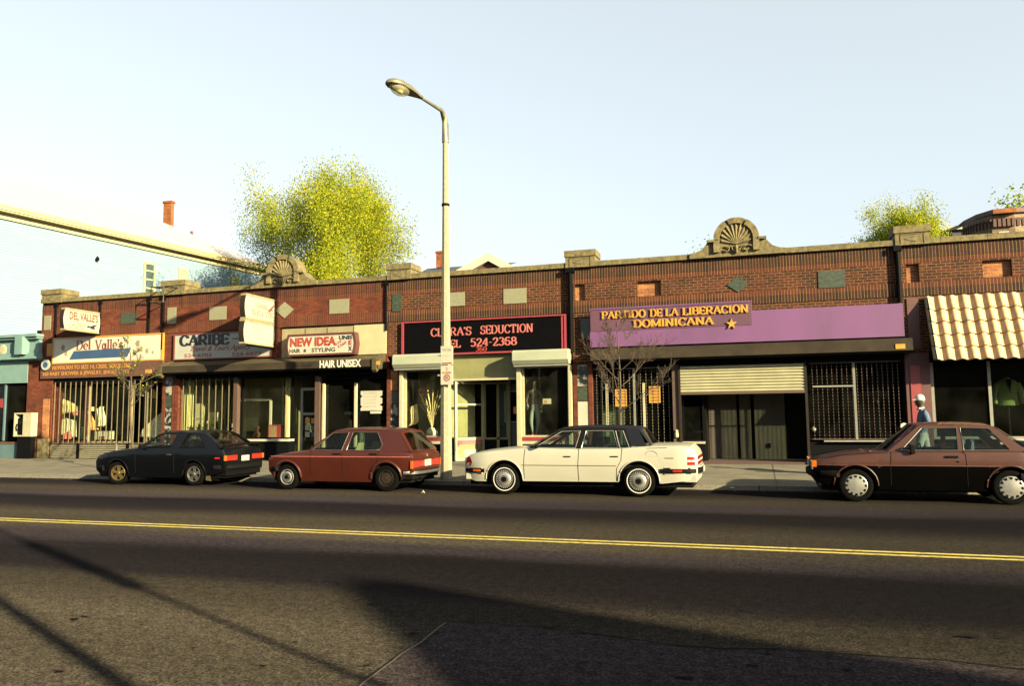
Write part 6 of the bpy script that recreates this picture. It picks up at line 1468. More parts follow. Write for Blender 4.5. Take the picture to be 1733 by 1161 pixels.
    for a in xw:                                  # wheel wells and underside
        for s_ in (-1, 1):
            c = MB(); n = 14; A0 = [(a-ra*math.cos(math.pi*k/n)*.995, s_*(hw-.03), zc-.03+ra*math.sin(math.pi*k/n)) for k in range(n+1)]; B0 = [(p[0], s_*(hw-.34), p[2]) for p in A0]
            c.grid([A0, B0], blackrub); c.face([B0[0], *B0[1:]], blackrub); c.build('wheel_well', t, merge=False)
    c = MB()
    c.box(x0+.12, x1-.1, -hw+.16, hw-.16, .19, .42, blackrub); c.box(x0+.2, c0-.0, -hw+.2, hw-.2, .42, smoothlerp(top, (x0+c0)/2)-.14, blackrub) if P.get('engine', 1) else None
    c.build('underbody', t, merge=False)
    # ---- greenhouse
    gh = P['gh']; zb = gh[0][1]; tum = P.get('tum', .36)
    def gy(z): return hw-.075-(max(z, zb-.1)-zb)*tum
    def sheet(loop, holes, mat, th, off, name_, parent):
        flat = list(loop)+[p for h in holes for p in h]; out = []
        tr = tessellate_polygon([[Vector((p[0], p[1], 0)) for p in l] for l in [loop]+list(holes)])
        for s_ in (-1, 1):
            c = MB()
            for q in tr:
                c.face([(flat[k][0], s_*(gy(flat[k][1])+off), flat[k][1]) for k in q], mat); c.face([(flat[k][0], s_*(gy(flat[k][1])+off-th), flat[k][1]) for k in reversed(q)], mat)
            for l in [loop]+list(holes):
                for k in range(len(l)):
                    a, b_ = l[k], l[(k+1) % len(l)]; c.face([(a[0], s_*(gy(a[1])+off), a[1]), (b_[0], s_*(gy(b_[1])+off), b_[1]), (b_[0], s_*(gy(b_[1])+off-th), b_[1]), (a[0], s_*(gy(a[1])+off-th), a[1])], mat)
            out.append(c.build(name_, parent, merge=False))
        return out
    wins = P['wins']
    if P.get('ghparts'):
        for nm, lp, hl, mt in P['ghparts']: sheet(lp, [wins[k] for k in hl], mt, .035, 0, nm, t)
    else: sheet(gh, wins, P.get('ghm', paint), .035, 0, 'cabin_side', t)
    for wv in wins:
        g = sheet(wv, [], P.get('sideglass', glass_car), .004, -.012, 'side_window', t)
        for s_, g_ in zip((-1, 1), g):
            c = MB(); c.tube([(x, s_*(gy(z)+.004), z) for x, z in wv+[wv[0]]], .009, P.get('trimm', chrome), 5, cap=False); c.build('window_trim', g_, merge=False)
    # roof skin
    tl = P['roofline']; n = 10; rr_ = []
    for x, z in tl:
        y = gy(z); rr_.append([(x+P.get('rbow', 0)*(1-(2*k/n-1)**2)*(-1 if x < (tl[0][0]+tl[-1][0])/2 else 1), -y+2*y*k/n, z+.045*(1-(2*k/n-1)**4)-.002) for k in range(n+1)])
    c = MB(); c.grid(rr_, P.get('roofm', paint)); c.grid([[(p[0], p[1]*.99, p[2]-.03) for p in r_][::-1] for r_ in rr_], car_int); c.build('roof', t, smooth=40)
    # windscreen and rear window: panels between the pillar lines
    def screen(b0, t0, bow, name_, frame_m, inset=(.05, .06, .05), gm=glass_car):
        (bx, bz), (tx, tz) = b0, t0; yb, yt = gy(bz)-.0, gy(tz)-.0; n = 10
        def S(f, v): y = (-1+2*f); yy = y*(yb+(yt-yb)*v); return (bx+(tx-bx)*v+bow*(1-y*y)*(1-v*.4), yy, bz+(tz-bz)*v+.045*(1-y**4)*v)
        fr = [0]+[inset[0]+(1-2*inset[0])*k/n for k in range(n+1)]+[1]; vr = [0, inset[1]]+[inset[1]+(1-inset[1]-inset[2])*k/4 for k in (1, 2, 3)]+[1-inset[2], 1]
        c = MB(); g = MB()
        for i in range(len(vr)-1):
            for j in range(len(fr)-1):
                q = [S(fr[j], vr[i]), S(fr[j+1], vr[i]), S(fr[j+1], vr[i+1]), S(fr[j], vr[i+1])]
                if i == 0 or i == len(vr)-2 or j == 0 or j == len(fr)-2: c.face(q, frame_m)
                else: g.face(q, gm)
        o = c.build(name_+'_frame', t, smooth=60); g.build(name_, t, smooth=60); return o
    screen(P['ws'][0], P['ws'][1], -P.get('wbow', .10), 'windscreen', P.get('wsm', paint)); screen(P['rs'][0], P['rs'][1], P.get('rbw', .05), 'rear_window', P.get('rsm', paint), P.get('rin', (.08, .12, .10)), P.get('rearglass', glass_car))
    # deck under the screens so nothing gapes
    c = MB()
    for (a, b_) in ((c0-.01, P['ws'][0][0]+.08), (P['rs'][0][0]-.25, c1+.01)):
        if b_ > a:
            za, zb2 = smoothlerp(top, a), smoothlerp(top, b_)
            c.face([(a, -hw+.1, za-.004), (b_, -hw+.1, zb2-.004), (b_, hw-.1, zb2-.004), (a, hw-.1, za-.004)], blackrub)
    c.build('cowl', t)
    # cabin: floor, dash, seats, wheel
    zbelt = zb; c = MB(); c.box(c0+.1, c1-.1, -hw+.14, hw-.14, .30, .36, car_int)
    for s_ in (-1, 1): c.box(c0+.05, c1-.05, s_*(hw-.14), s_*(hw-.11), .3, zbelt-.06, car_int)
    c.box(c0+.02, c0+.5, -hw+.16, hw-.16, zbelt-.25, zbelt-.05, car_int); c.box(P['rs'][0][0]-.45, P['rs'][0][0]-.1, -hw+.16, hw-.16, zbelt-.2, zbelt-.07, P.get('shelfm', car_int)); c.build('cabin_lining', t, merge=False)
    sm_ = P.get('seatm', seat_b)
    def seat(x, y, w_, nm, hr=True):
        c = MB(); rows = []
        for f, d_, ww in ((0, .10, .9), (.3, .11, 1), (.7, .09, 1), (1, .05, .72)):
            z = .50+f*(P.get('seath', zbelt+.08)-.50); xc = x+f*.16
            rows.append([(xc+d_*math.cos(a)*(1 if math.cos(a) > 0 else .7), y+w_*ww*(abs(math.sin(a))**.6)*(1 if math.sin(a) > 0 else -1), z) for a in [2*math.pi*k/12 for k in range(12)]])
        c.grid(rows, sm_, closed=True); c.face(rows[-1], sm_); c.box(x-.45, x+.05, y-w_, y+w_, .36, .52, sm_)
        if hr: c.box(x+.15, x+.23, y-w_*.5, y+w_*.5, zbelt+.06, zbelt+.22, sm_)
        c.build(nm, t, smooth=50)
    sx = P.get('seats', (c0+1.25, c0+2.1))
    seat(sx[0], -.36, .23, 'front_seat', P.get('hr', True)); seat(sx[0], .36, .23, 'front_seat', P.get('hr', True)); seat(sx[1], 0, .58, 'rear_seat', False)
    c = MB(); a = [(c0+.55+.05*math.sin(k*math.pi/8), -.36+.18*math.cos(k*math.pi/8), zbelt-.03+.17*math.sin(k*math.pi/8)) for k in range(17)]; c.tube(a, .013, blackrub, 6, cap=False); c.build('steering_wheel', t)
    # ---- wheels
    for a, turn, wst in zip(xw, (P.get('steer', 0), 0), (P['wheel'], P.get('wheel2', P['wheel']))):
        for s_ in (-1, 1):
            wl = bpy.data.objects.new('wheel', None); COL.objects.link(wl); wl.parent = t; wl.location = (a, s_*(hw-P.get('tw', .19)/2-.025), rw); wl.rotation_euler = (0, 0, (0 if s_ < 0 else math.pi)+R(turn)); ORG[wl.name] = Vector((0, 0, 0))
            wheel(wl, rw, P.get('tw', .19), wst, P.get('rr', rw*.60))
    # ---- bumpers: swept around the corners
    for nm, xe, sgn, z0, z1, mt, wrap, pr in P['bumpers']:
        yo = w_at(xe-sgn*.1)+.01; pth = []
        for s_ in (-1,): pth += [(xe-sgn*wrap, -hw-.004), (xe-sgn*.14, -yo-.008), (xe-sgn*.02, -yo+.10), (xe+sgn*pr, -yo+.30), (xe+sgn*(pr+.02), 0)]
        pth += [(p[0], -p[1]) for p in pth[-2::-1]]
        c = MB(); zz = [z0, z0+.02, z1-.02, z1]; ins = [.02, 0, 0, .02]; R_ = []
        for z, i_ in zip(zz, ins):
            R_.append([(p[0]-sgn*i_*(1 if abs(p[1]) < yo*.9 else 0), p[1]*(1-i_*.8/hw), z) for p in pth])
        for k in range(3): c.grid([R_[k], R_[k+1]], mt[k % len(mt)] if isinstance(mt, tuple) else mt)
        inn = [(p[0]-sgn*.06, p[1]*.93) for p in pth]; m0 = mt[0] if isinstance(mt, tuple) else mt
        c.grid([R_[3], [(p[0], p[1], z1) for p in inn]], m0); c.grid([[(p[0], p[1], z0) for p in inn], R_[0]], m0)
        for e in (0, -1): c.face([R_[0][e], R_[3][e], (inn[e][0], inn[e][1], z1), (inn[e][0], inn[e][1], z0)], m0)
        c.build(nm, t, smooth=40)
    for f in P.get('extra', []): f(t, side, w_at, gy, lambda x: smoothlerp(top, x))
    return t
WCACHE = {}
def wheel(wl, rw, tw, style, rr):
    key = (round(rw, 3), style)
    if key in WCACHE:
        for src in WCACHE[key]:
            def cp(o, par):
                n = o.copy(); COL.objects.link(n); n.parent = par
                for ch in o.children: cp(ch, n)
            cp(src, wl)
        return
    h = tw/2; ty = MB()
    ty.lathe([(rr, h*.9), (rr+.02, h), (rw-.03, h), (rw-.006, h*.82), (rw, h*.5), (rw, -h*.5), (rw-.006, -h*.82), (rw-.03, -h), (rr+.02, -h), (rr, -h*.9)], (0, 0, 0), rubber, 36, 'y')
    if style == 'wire': ty.lathe([(rr+.022, -h-.002), (rr+.040, -h-.003)], (0, 0, 0), white_let, 36, 'y')
    t1 = ty.build('tyre', wl, smooth=40)
    rm = MB(); y = -h*.9
    base = {'wire': chrome, 'steel': silver, 'alloy': goldrim, 'cap': silver, 'dark': brown_m, 'star': dullchrome}[style]; spk = dullchrome if style == 'star' else goldrim
    rm.lathe([(rr, y), (rr-.012, y-.006), (rr-.022, y+.02), (rr-.03, y+.05)], (0, 0, 0), base, 36, 'y')
    if style in ('alloy', 'star'):
        rm.lathe([(rr-.03, y+.05), (0, y+.06)], (0, 0, 0), blackrub, 30, 'y')
        for k in range(5):
            a = 2*math.pi*k/5+.3; ca, sa = math.cos(a), math.sin(a); rm.frame((0, y+.01, 0), (ca, 0, sa), (0, 1, 0), (-sa, 0, ca)); rm.poly([(.03, -.03), (rr-.02, -.042), (rr-.02, .042), (.03, .03)], 0, .03, spk); rm.frame()
        rm.lathe([(0, -.03), (.035, -.025), (.045, 0), (.05, .02)], (0, y+.01, 0), spk, 18, 'y')
    elif style == 'dark':
        rm.lathe([(rr-.03, y+.05), (rr*.74, y+.045), (rr*.70, y+.0), (rr*.3, y-.004), (.05, y+.0), (0, y-.02)], (0, 0, 0), brown_m, 36, 'y')
    elif style == 'steel':
        rm.lathe([(rr-.03, y+.05), (rr*.74, y+.045), (rr*.70, y+.0), (rr*.55, y-.012), (rr*.3, y-.004), (.05, y+.0), (.045, y-.02), (0, y-.025)], (0, 0, 0), silver, 36, 'y', mats=[blackrub, silver, silver, dullchrome, silver, chrome, chrome])
    elif style == 'wire':
        rm.lathe([(rr-.03, y+.02), (rr*.60, y+.01)], (0, 0, 0), blackrub, 40, 'y')
        for k in range(26):
            a = 2*math.pi*k/26; ca, sa = math.cos(a), math.sin(a); rm.frame((0, y, 0), (ca, 0, sa), (0, 1, 0), (-sa, 0, ca)); rm.box(rr*.60, rr-.015, -.010, .02, -.010, .010, silver); rm.frame()
        rm.lathe([(rr*.72, y-.008), (rr*.66, y-.018), (rr*.4, y-.026), (.05, y-.03), (.048, y-.04), (0, y-.042)], (0, 0, 0), silver, 40, 'y', mats=[silver, silver, dullchrome, blackrub, chrome])
    else:
        rm.lathe([(rr-.012, y-.006), (rr*.93, y-.014), (rr*.72, y-.02), (rr*.4, y-.03), (.0, y-.034)], (0, 0, 0), silver, 36, 'y')
        for k in range(12):
            a = 2*math.pi*k/12; ca, sa = math.cos(a), math.sin(a); rm.frame((0, y, 0), (ca, 0, sa), (0, 1, 0), (-sa, 0, ca)); rm.poly([(rr*.72, -.012), (rr*.92, -.026), (rr*.92, .026), (rr*.72, .012)], -.024, -.01, black_paint); rm.frame()
    r1 = rm.build('rim', wl, smooth=35); WCACHE[key] = [t1, r1]
def sidebox(nm, xa, xb, za, zb, mt, th=.012, par=None, n=6, both=True, off=0):
    def f(t, side, w_at, gy, top):
        for s_ in ((-1, 1) if both else (-1,)):
            c = MB()
            for k in range(n):
                a, b_ = xa+(xb-xa)*k/n, xa+(xb-xa)*(k+1)/n; q = []
                o_ = [(a, s_*(side(a, (za+zb)/2)+th+off)), (b_, s_*(side(b_, (za+zb)/2)+th+off))]; i_ = [(a, s_*(side(a, (za+zb)/2)-.02)), (b_, s_*(side(b_, (za+zb)/2)-.02))]
                c.face([(*o_[0], za), (*o_[1], za), (*o_[1], zb), (*o_[0], zb)], mt); c.face([(*o_[0], zb), (*o_[1], zb), (*i_[1], zb), (*i_[0], zb)], mt); c.face([(*o_[0], za), (*o_[1], za), (*i_[1], za), (*i_[0], za)], mt)
                if k == 0: c.face([(*o_[0], za), (*o_[0], zb), (*i_[0], zb), (*i_[0], za)], mt)
                if k == n-1: c.face([(*o_[1], za), (*o_[1], zb), (*i_[1], zb), (*i_[1], za)], mt)
            c.build(nm, t, smooth=40)
    return f
def plainbox(nm, *a, mt=None, bv=.006, sub=None):
    def f(t, *r):
        c = MB(); c.box(*a, mt); o = c.build(nm, t)
        if bv: bevel(o, bv)
    return f
def mirror(x, z, s=-1, mt=blackrub, size=(.10, .17, .12)):
    def f(t, side, w_at, gy, top):
        y = s*(gy(z)+.10); c = MB(); c.box(x-size[0]/2, x+size[0]/2, y-size[1]/2, y+size[1]/2, z-size[2]/2, z+size[2]/2, mt); c.box(x+.01, x+.05, y-s*.16, y-s*.08, z-.06, z-.01, blackrub); o = c.build('wing_mirror', t); bevel(o, .02, 3)
    return f

# white sedan with a dark blue vinyl half-roof
def white_extra(t, side, w_at, gy, top):
    for s_ in (-1, 1):
        c = MB(); xa = .07; c.poly([(xa, .60), (.22, .58), (.25, .66), (.20, .76), (.13, .77)], 0, .01, redlens)
        c.v = [Vector((v.x, s_*(side(max(v.x, .05), .66)+.006-v.y*1.5), v.z)) for v in c.v]; c.build('corner_lamp', t)
        for z0, z1, mt in ((.73, .79, redlens), (.695, .727, white_sign), (.63, .69, redlens)):
            c = MB(); n = 6; A0, B0 = [], []
            for k in range(n+1): x = 4.68+.14*k/n; A0.append((x, s_*(side(x, z0)+.006), z0)); B0.append((x, s_*(side(x, z1)+.006), z1))
            for yy in (.62, .3, 0): A0.append((4.875, s_*yy, z0)); B0.append((4.865, s_*yy, z1))
            c.grid([A0, B0], mt); c.build('tail_lamp', t)
        c = MB(); c.box(.04, .075, s_*.28, s_*.68, .60, .74, white_sign); c.build('headlight', t)
    c = MB(); c.box(.03, .06, -.26, .26, .58, .74, blackrub); c.build('grille', t)
    c = MB(); c.box(.10, .12, -.01, .01, .80, .87, chrome); c.build('hood_ornament', t)
    c = MB(); c.box(3.93+.0, 4.15, -side(4.0, .8)-.002, -side(4.0, .8)+.0, .79, .80, faded_let)
    c.tube([(4.0+.12*math.cos(a)*1.0, -side(4.0, .82)-.001, .82+.085*math.sin(a)) for a in [2*math.pi*k/20 for k in range(21)]], .004, faded_let, 4, cap=False); c.build('fuel_flap', t)
    c = MB(); c.box(4.93, 4.945, -.16, .16, .47, .58, plate_m); c.build('licence_plate', t)
    c = MB(); c.box(4.25, 4.42, -side(4.3, .76)-.004, -side(4.3, .76), .755, .77, dullchrome); c.build('badge', t)
    c = MB(); c.box(3.60, 3.68, -gy(.97)-.006, -gy(.97), .955, .99, silver); c.build('roof_crest', t)
vin = [(3.30, .93), (3.42, .93), (3.40, 1.0)]
car('parked_sedan', 'white four-door sedan with a dark blue vinyl rear roof, parked right of the lamp post', (-5.98, 15.45+.88, 0), dict(
    L=4.94, W=1.76, x0=.06, x1=4.86, xw=(.97, 3.74), rw=.315, ra=.395, tw=.19, rr=.20, wheel='wire', paint=p_white,
    top=[(.06, .74), (.16, .80), (.45, .86), (.94, .915), (1.50, .955), (2.2, .945), (3.3, .95), (3.8, .985), (4.32, 1.0), (4.70, .985), (4.80, .94), (4.86, .80)],
    rock=[(.06, .36), (.3, .26), (1.35, .28), (3.3, .29), (4.2, .27), (4.7, .33), (4.86, .42)], crease=.62, tuck=.06, cabin=(1.46, 3.82), crown=.035,
    gh=[(1.46, .93), (3.86, .95), (3.73, 1.315), (3.5, 1.345), (2.9, 1.36), (2.3, 1.35), (2.14, 1.325)], tum=.40,
    wins=[[(1.60, .955), (2.47, .955), (2.55, 1.295), (2.16, 1.285)], [(2.59, .955), (3.33, .955), (3.22, 1.295), (2.67, 1.295)], [(3.37, .955), (3.56, .955), (3.42, 1.29), (3.27, 1.295)]],
    ghparts=[('cabin_side', [(1.46, .93), (3.62, .95), (3.46, 1.345), (2.9, 1.36), (2.3, 1.35), (2.14, 1.325)], (0, 1, 2), blackrub), ('vinyl_quarter', [(3.62, .95), (3.90, .97), (3.73, 1.315), (3.6, 1.34), (3.46, 1.345)], (), vinyl)],
    roofline=[(2.14, 1.325), (2.3, 1.352), (2.6, 1.36), (2.9, 1.362), (3.3, 1.352), (3.5, 1.345), (3.66, 1.33), (3.75, 1.30)], roofm=vinyl,
    ws=((1.42, .95), (2.16, 1.33)), rs=((3.98, .985), (3.74, 1.31)), wsm=blackrub, rsm=vinyl, rin=(.12, .10, .08), seatm=car_int, seath=1.02, trimm=silver,
    seams=[[(1.42, .93), (1.40, .75), (1.40, .33)], [(2.55, .95), (2.53, .62), (2.54, .30)], [(3.42, .95), (3.40, .72), (3.31, .55), (3.30, .31)], [(3.9, .95), (4.3, .965)]], seamm=brown_m,
    bumpers=[('front_bumper', .06, -1, .42, .56, (p_white, blackrub, p_white), .42, .03), ('rear_bumper', 4.86, 1, .44, .60, (p_white, blackrub, p_white), .62, .05)],
    extra=[white_extra, sidebox('door_handle', 2.24, 2.38, .775, .795, black_paint, .014), sidebox('door_handle', 3.19, 3.34, .78, .80, black_paint, .014),
           sidebox('side_moulding', 1.35, 3.30, .60, .612, olive_m, .004, n=12), sidebox('bumper_strip', .08, .54, .455, .525, blackrub, .02, n=8), sidebox('indicator', .28, .46, .466, .512, orangelens, .026), sidebox('bumper_strip', 4.16, 4.84, .482, .556, blackrub, .022, n=10), sidebox('side_marker', 4.40, 4.58, .498, .54, redlens, .028), sidebox('bumper_chrome', 4.20, 4.38, .505, .53, chrome, .027), sidebox('bumper_chrome', 4.60, 4.82, .505, .53, chrome, .027),
           plainbox('valance', .10, .5, -.78, .78, .30, .42, mt=p_white), plainbox('rear_valance', 4.3, 4.84, -.80, .80, .30, .44, mt=p_white), mirror(1.68, .99, -1, blackrub, (.06, .12, .08))]))

# brick-red five-door hatchback, seen from the left rear
def golf_extra(t, side, w_at, gy, top):
    for s_ in (-1, 1):
        c = MB(); c.box(3.63, 3.655, s_*.48, s_*.76, .52, .66, redlens); c.box(3.60, 3.652, s_*.76, s_*.795, .50, .67, orangelens); c.build('tail_lamp', t)
    c = MB(); c.box(3.63, 3.648, -.48, .48, .53, .65, redlens); c.build('rear_panel', t)
    c = MB(); c.box(3.66, 3.675, -.17, .17, .525, .665, plate_m); c.build('licence_plate', t)
    c = MB(); c.box(.0, .02, -.5, .5, .55, .68, blackrub); c.lathe([(0, 0), (.09, 0)], (-.01, -.55, .62), white_sign, 16, 'x'); c.lathe([(0, 0), (.09, 0)], (-.01, .55, .62), white_sign, 16, 'x'); c.build('grille', t)
    c = MB(); c.box(3.55, 3.57, -.3, .3, .86, .875, p_red); c.lathe([(0, -.012), (.03, -.012), (.03, 0)], (3.655, 0, .76), silver, 12, 'x'); c.build('badge', t)
car('parked_hatchback', 'brick red five-door hatchback with pale yellow seats, parked just left of the lamp post', (-10.75, 15.50+.81, 0), dict(
    L=3.95, W=1.62, x0=.02, x1=3.64, xw=(.54, 3.02), rw=.285, ra=.36, tw=.165, rr=.175, wheel='steel', wheel2='dark', paint=p_red, lipm=p_red, lip=.03,
    top=[(.02, .72), (.10, .755), (.31, .79), (.7, .845), (1.05, .88), (2.0, .875), (3.0, .87), (3.5, .865), (3.60, .84), (3.64, .76)],
    rock=[(.02, .42), (.2, .26), (.9, .20), (2.7, .20), (3.4, .30), (3.64, .42)], crease=.72, tuck=.07, cabin=(1.04, 3.45), ef=.08, er=.05,
    gh=[(1.02, .86), (3.56, .865), (3.27, 1.27), (3.12, 1.315), (2.5, 1.345), (1.8, 1.335), (1.60, 1.30)], tum=.34,
    wins=[[(1.16, .89), (1.90, .89), (2.01, 1.28), (1.60, 1.265)], [(2.02, .89), (2.82, .89), (2.88, 1.02), (2.72, 1.28), (2.11, 1.285)]],
    roofline=[(1.60, 1.30), (1.8, 1.34), (2.1, 1.35), (2.5, 1.352), (2.9, 1.335), (3.12, 1.315), (3.27, 1.275)],
    ws=((1.02, .885), (1.62, 1.305)), rs=((3.58, .86), (3.27, 1.28)), rbw=.03, rin=(.09, .05, .12), trimm=dullchrome, seatm=seat_y, shelfm=cl_w, seats=(2.05, 2.75), seath=1.05, hr=False,
    seams=[[(1.15, .87), (1.14, .3)], [(1.96, .88), (1.95, .25)], [(2.85, .88), (2.78, .55), (2.66, .45)]],
    bumpers=[('front_bumper', .0, -1, .42, .52, blackrub, .25, .06), ('rear_bumper', 3.66, 1, .36, .46, (blackrub, dullchrome, blackrub), .22, .08)],
    extra=[golf_extra, sidebox('door_handle', 1.72, 1.92, .80, .825, black_paint, .02), sidebox('door_handle', 2.62, 2.80, .80, .825, black_paint, .02), sidebox('side_moulding', .08, 3.58, .745, .757, pink_let, .004, n=30),
           plainbox('rear_valance', 3.3, 3.62, -.70, .70, .26, .40, mt=blackrub), plainbox('tail_pipe', 3.5, 3.72, -.45, -.40, .24, .29, mt=chrome)]))

# black fastback coupe
def coupe_extra(t, side, w_at, gy, top):
    for s_ in (-1, 1):
        c = MB(); c.box(4.03, 4.05, s_*.30, s_*.70, .61, .73, redlens); c.build('tail_lamp', t)
        c = MB(); c.box(4.02, 4.047, s_*.70, s_*.78, .61, .73, orangelens); c.build('indicator', t)
    c = MB(); c.box(4.05, 4.065, -.15, .15, .58, .71, plate_m); c.build('licence_plate', t)
    c = MB(); c.tube([(3.86, -.66, .90), (3.95, -.67, .97), (4.02, -.6, .985), (4.05, 0, .995), (4.02, .6, .985), (3.95, .67, .97), (3.86, .66, .90)], .028, black_paint, 6); c.build('spoiler', t, smooth=50)
    for s_ in (-1, 1):
        c = MB(); c.poly([(3.50, .14), (3.66, .12), (3.60, .34), (3.52, .40)], s_*(.75), s_*(.76), olive_m); c.build('mud_flap', t)
    c = MB(); c.box(3.55, 3.75, -.62, .62, .12, .3, black_paint); c.build('rear_apron', t)
car('parked_coupe', 'black fastback coupe with a gold alloy front wheel, at the left end of the row', (-16.25, 15.92+.80, 0), dict(
    L=4.1, W=1.62, x0=.08, x1=4.03, xw=(.86, 3.16), rw=.285, ra=.335, tw=.19, rr=.19, wheel='alloy', wheel2='star', paint=p_black, steer=12,
    top=[(.08, .62), (.14, .70), (.44, .79), (.8, .85), (1.09, .885), (1.5, .92), (2.6, .915), (3.5, .92), (3.85, .90), (3.98, .86), (4.03, .74)],
    rock=[(.08, .36), (.3, .22), (1.2, .19), (2.8, .19), (3.6, .24), (4.03, .36)], crease=.66, tuck=.07, cabin=(1.40, 3.70), ef=.14, er=.06,
    gh=[(1.40, .90), (3.86, .90), (3.50, 1.17), (3.28, 1.275), (3.0, 1.295), (2.14, 1.285), (1.95, 1.25)], tum=.42,
    wins=[[(1.60, .93), (2.42, .93), (2.50, 1.25), (1.99, 1.24)], [(2.68, .93), (3.42, .95), (3.16, 1.21), (2.80, 1.25)]],
    roofline=[(1.95, 1.25), (2.14, 1.29), (2.6, 1.30), (3.0, 1.295), (3.2, 1.28), (3.28, 1.27)], trimm=black_paint, sideglass=glass_car,
    ws=((1.40, .91), (1.97, 1.255)), rs=((3.92, .90), (3.28, 1.275)), rin=(.08, .06, .08), seatm=car_int,
    seams=[[(1.42, .9), (1.42, .3)], [(2.60, .9), (2.58, .3)]],
    bumpers=[('front_bumper', .10, -1, .34, .47, blackrub, .30, .06), ('rear_bumper', 4.04, 1, .40, .50, blackrub, .30, .06)],
    extra=[coupe_extra, sidebox('door_handle', 2.38, 2.50, .745, .765, dullchrome, .012), sidebox('side_marker', 3.78, 3.90, .655, .69, redlens, .012), mirror(1.62, .95, -1, black_paint, (.10, .14, .11)), plainbox('rear_valance', 3.7, 4.02, -.68, .68, .24, .42, mt=black_paint)]))

# maroon three-door hatchback at the right edge
def mar_extra(t, side, w_at, gy, top):
    for s_ in (-1, 1):
        c = MB(); c.box(.02, .10, s_*(side(.1, .66)-.03), s_*(side(.1, .66)+.012), .62, .74, orangelens); c.build('indicator', t)
        c = MB(); c.box(.02, .05, s_*.36, s_*.70, .58, .72, white_sign); c.build('headlight', t)
        c = MB(); c.box(3.72, 3.76, s_*.5, s_*.76, .66, .84, redlens); c.build('tail_lamp', t)
    c = MB()
    for k in range(5): c.box(1.0+k*.1, 1.05+k*.1, -.7+k*.2, -.55+k*.22, .90, .915, brown_txt)
    for k in range(2): c.tube([(1.30, -.5+k*.6, .945), (1.62, -.15+k*.55, 1.06)], .008, blackrub, 4)
    c.build('wipers', t)
    c = MB(); c.lathe([(.018, -.012), (0, -.015)], (2.42, -side(2.42, .74)-.0, .74), chrome, 10, 'y'); c.build('door_lock', t)
    c = MB(); c.lathe([(0, -.02), (.05, -.02), (.06, 0)], (3.50, -side(3.5, .93)-.0, .88), orangelens, 10, 'y'); c.build('fuel_cap', t)
car('parked_hatchback', 'maroon three-door hatchback with shade-darkened lower sides and silver notched hubcaps, at the right edge', (.93, 15.45+.80, 0), dict(
    L=3.9, W=1.60, x0=.05, x1=3.74, xw=(.75, 3.21), rw=.295, ra=.365, tw=.17, rr=.195, wheel='cap', paint=p_maroon, low=p_maroon_shade, lowz=.655, lipm=p_maroon, lip=.016,
    top=[(.05, .66), (.12, .72), (.24, .755), (.5, .82), (.78, .86), (1.33, .905), (2.4, .915), (3.3, .92), (3.6, .90), (3.70, .86), (3.74, .78)],
    rock=[(.05, .38), (.26, .28), (1.2, .22), (2.9, .22), (3.5, .28), (3.74, .4)], crease=.655, tuck=.08, cabin=(1.30, 3.50), ef=.10, er=.06,
    gh=[(1.30, .895), (3.62, .905), (3.42, 1.0), (3.10, 1.29), (2.94, 1.355), (2.65, 1.375), (1.99, 1.37), (1.84, 1.345)], tum=.34,
    wins=[[(1.53, .925), (2.44, .925), (2.46, 1.32), (1.90, 1.315)], [(2.53, .925), (3.24, .935), (2.96, 1.31), (2.52, 1.32)]],
    roofline=[(1.84, 1.345), (1.99, 1.372), (2.3, 1.382), (2.65, 1.38), (2.94, 1.36), (3.10, 1.30)],
    ws=((1.30, .90), (1.86, 1.35)), rs=((3.64, .90), (3.12, 1.295)), rin=(.09, .08, .10), trimm=dullchrome, seatm=seat_b, seath=1.08,
    seams=[[(1.36, .9), (1.33, .66), (1.33, .3)], [(2.49, .92), (2.54, .85), (2.55, .3)], [(.15, .77), (.6, .845), (1.3, .893)]],
    bumpers=[('front_bumper', .03, -1, .44, .56, blackrub, .40, .06), ('rear_bumper', 3.76, 1, .42, .54, blackrub, .40, .06)],
    extra=[mar_extra, sidebox('door_handle', 2.22, 2.42, .80, .835, chrome, .022), sidebox('side_moulding', .10, 3.66, .652, .664, dkred, .006, n=30), mirror(1.70, .95, -1, blackrub, (.09, .08, .16)), mirror(1.70, .95, 1, blackrub, (.09, .08, .16)),
           plainbox('front_valance', .12, .45, -.70, .70, .28, .44, mt=blackrub)]))

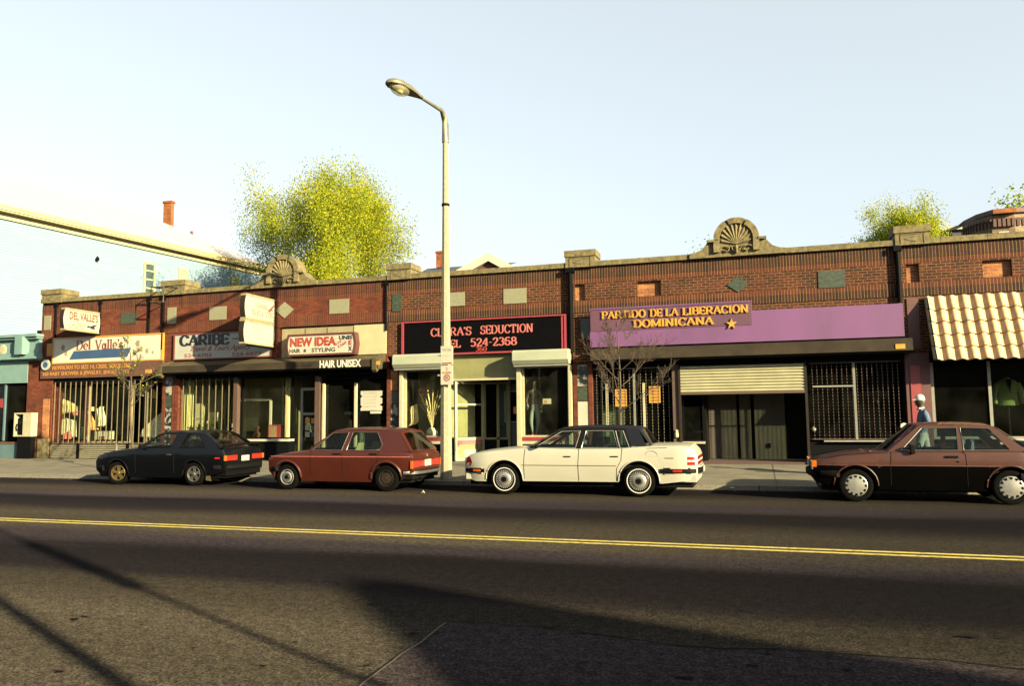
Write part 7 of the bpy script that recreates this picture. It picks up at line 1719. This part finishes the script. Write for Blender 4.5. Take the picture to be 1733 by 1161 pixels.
# ================================================================== ACROSS THE STREET (behind the viewpoint): a row of low shops, a taller block, poles
def opp(x0, x1, h, label, mt, dp=10):
    t = thing('street_building', label, 'building', ((x0+x1)/2, -10, .1)); c = MB(); c.box(x0, x1, -6-dp, -6, .1, h, mt); c.box(x0-.1, x1+.1, -6.1-dp, -5.85, h, h+.25, stone); c.build('wall', t)
    c = MB(); n = int((x1-x0)/3)
    for k in range(n): a = x0+(x1-x0)*(k+.12)/n; b_ = x0+(x1-x0)*(k+.88)/n; c.box(a, b_, -6.02, -5.97, .7, 2.8, black_paint)
    c.build('shop_window', t, merge=False); return t
opp(-60, -22, 4.6, 'long low brick shop building across the street behind the viewer, far left', brick_r)
opp(-21, -2, 5.0, 'low brick shop building across the street directly behind the viewer', brick_l)
opp(-1, 17.2, 4.4, 'low tan shop building across the street behind the viewer, on the right', brick_tan)
t = opp(17, 46, 4.4, 'brown brick building with a gabled front across the street, far right', brick_r)
c = MB(); c.poly([(16.6, 4.4), (27, 4.4), (27, 5.6), (21.2, 9.35), (20.8, 9.35), (16.6, 6.4)], -6.35, -5.95, brick_r); c.build('gable_front', t)
def upole(px_, py_, h, r_, thick=None):
    t = thing('utility_pole', 'wooden utility pole on the near pavement behind the viewer' if not thick else 'utility pole with a fat transformer on the near pavement', 'pole', (px_, py_, .1))
    c = MB(); c.tube([(px_, py_, .1), (px_, py_, h)], [r_*1.2, r_], wood_post, 10); c.build('pole', t, smooth=40)
    if thick: c = MB(); c.lathe([(0, 0), (thick, 0), (thick, 1.3), (0, 1.4)], (px_, py_, h-2.05), alu, 16); c.build('transformer', t, smooth=40)
s62 = math.sin(R(SUN_AZ)), math.cos(R(SUN_AZ))
g1 = G(640, 1161); k_ = (g1.y+1.3)/s62[1]; upole(g1.x+s62[0]*k_, -1.3, 7.45, .035, .11)
g2 = G(210, 1161); k_ = (g2.y+1.3)/s62[1]; upole(g2.x+s62[0]*k_, -1.3, 9.0, .06)

# ------------------------------------------------------------------ groups of like things
GROUPS = {'baby_clothes': 'baby clothes in the barred window', 'child_dress': 'child dresses in the barred window', 'potted_plant': 'plants in the travel agency window', 'projecting_sign': 'box signs standing out from the shop fronts',
          'roller_shutter_box': 'white roller shutter housings', 'poster': 'yellow posters in the grilled window', 'parking_sign': 'parking signs on the street lamp', 'street_building': 'buildings across the street', 'utility_pole': 'utility poles on the near pavement',
          'litter': 'litter along the gutter', 'street_tree': 'young street trees', 'bare_tree': 'budding treetops beside the crest', 'fascia_sign': 'shop signs on the brick row', 'awning': 'metal awning boxes'}
for o in list(bpy.data.objects):
    k = o.name.split('.')[0]
    if o.parent is None and k in GROUPS: o['group'] = GROUPS[k]
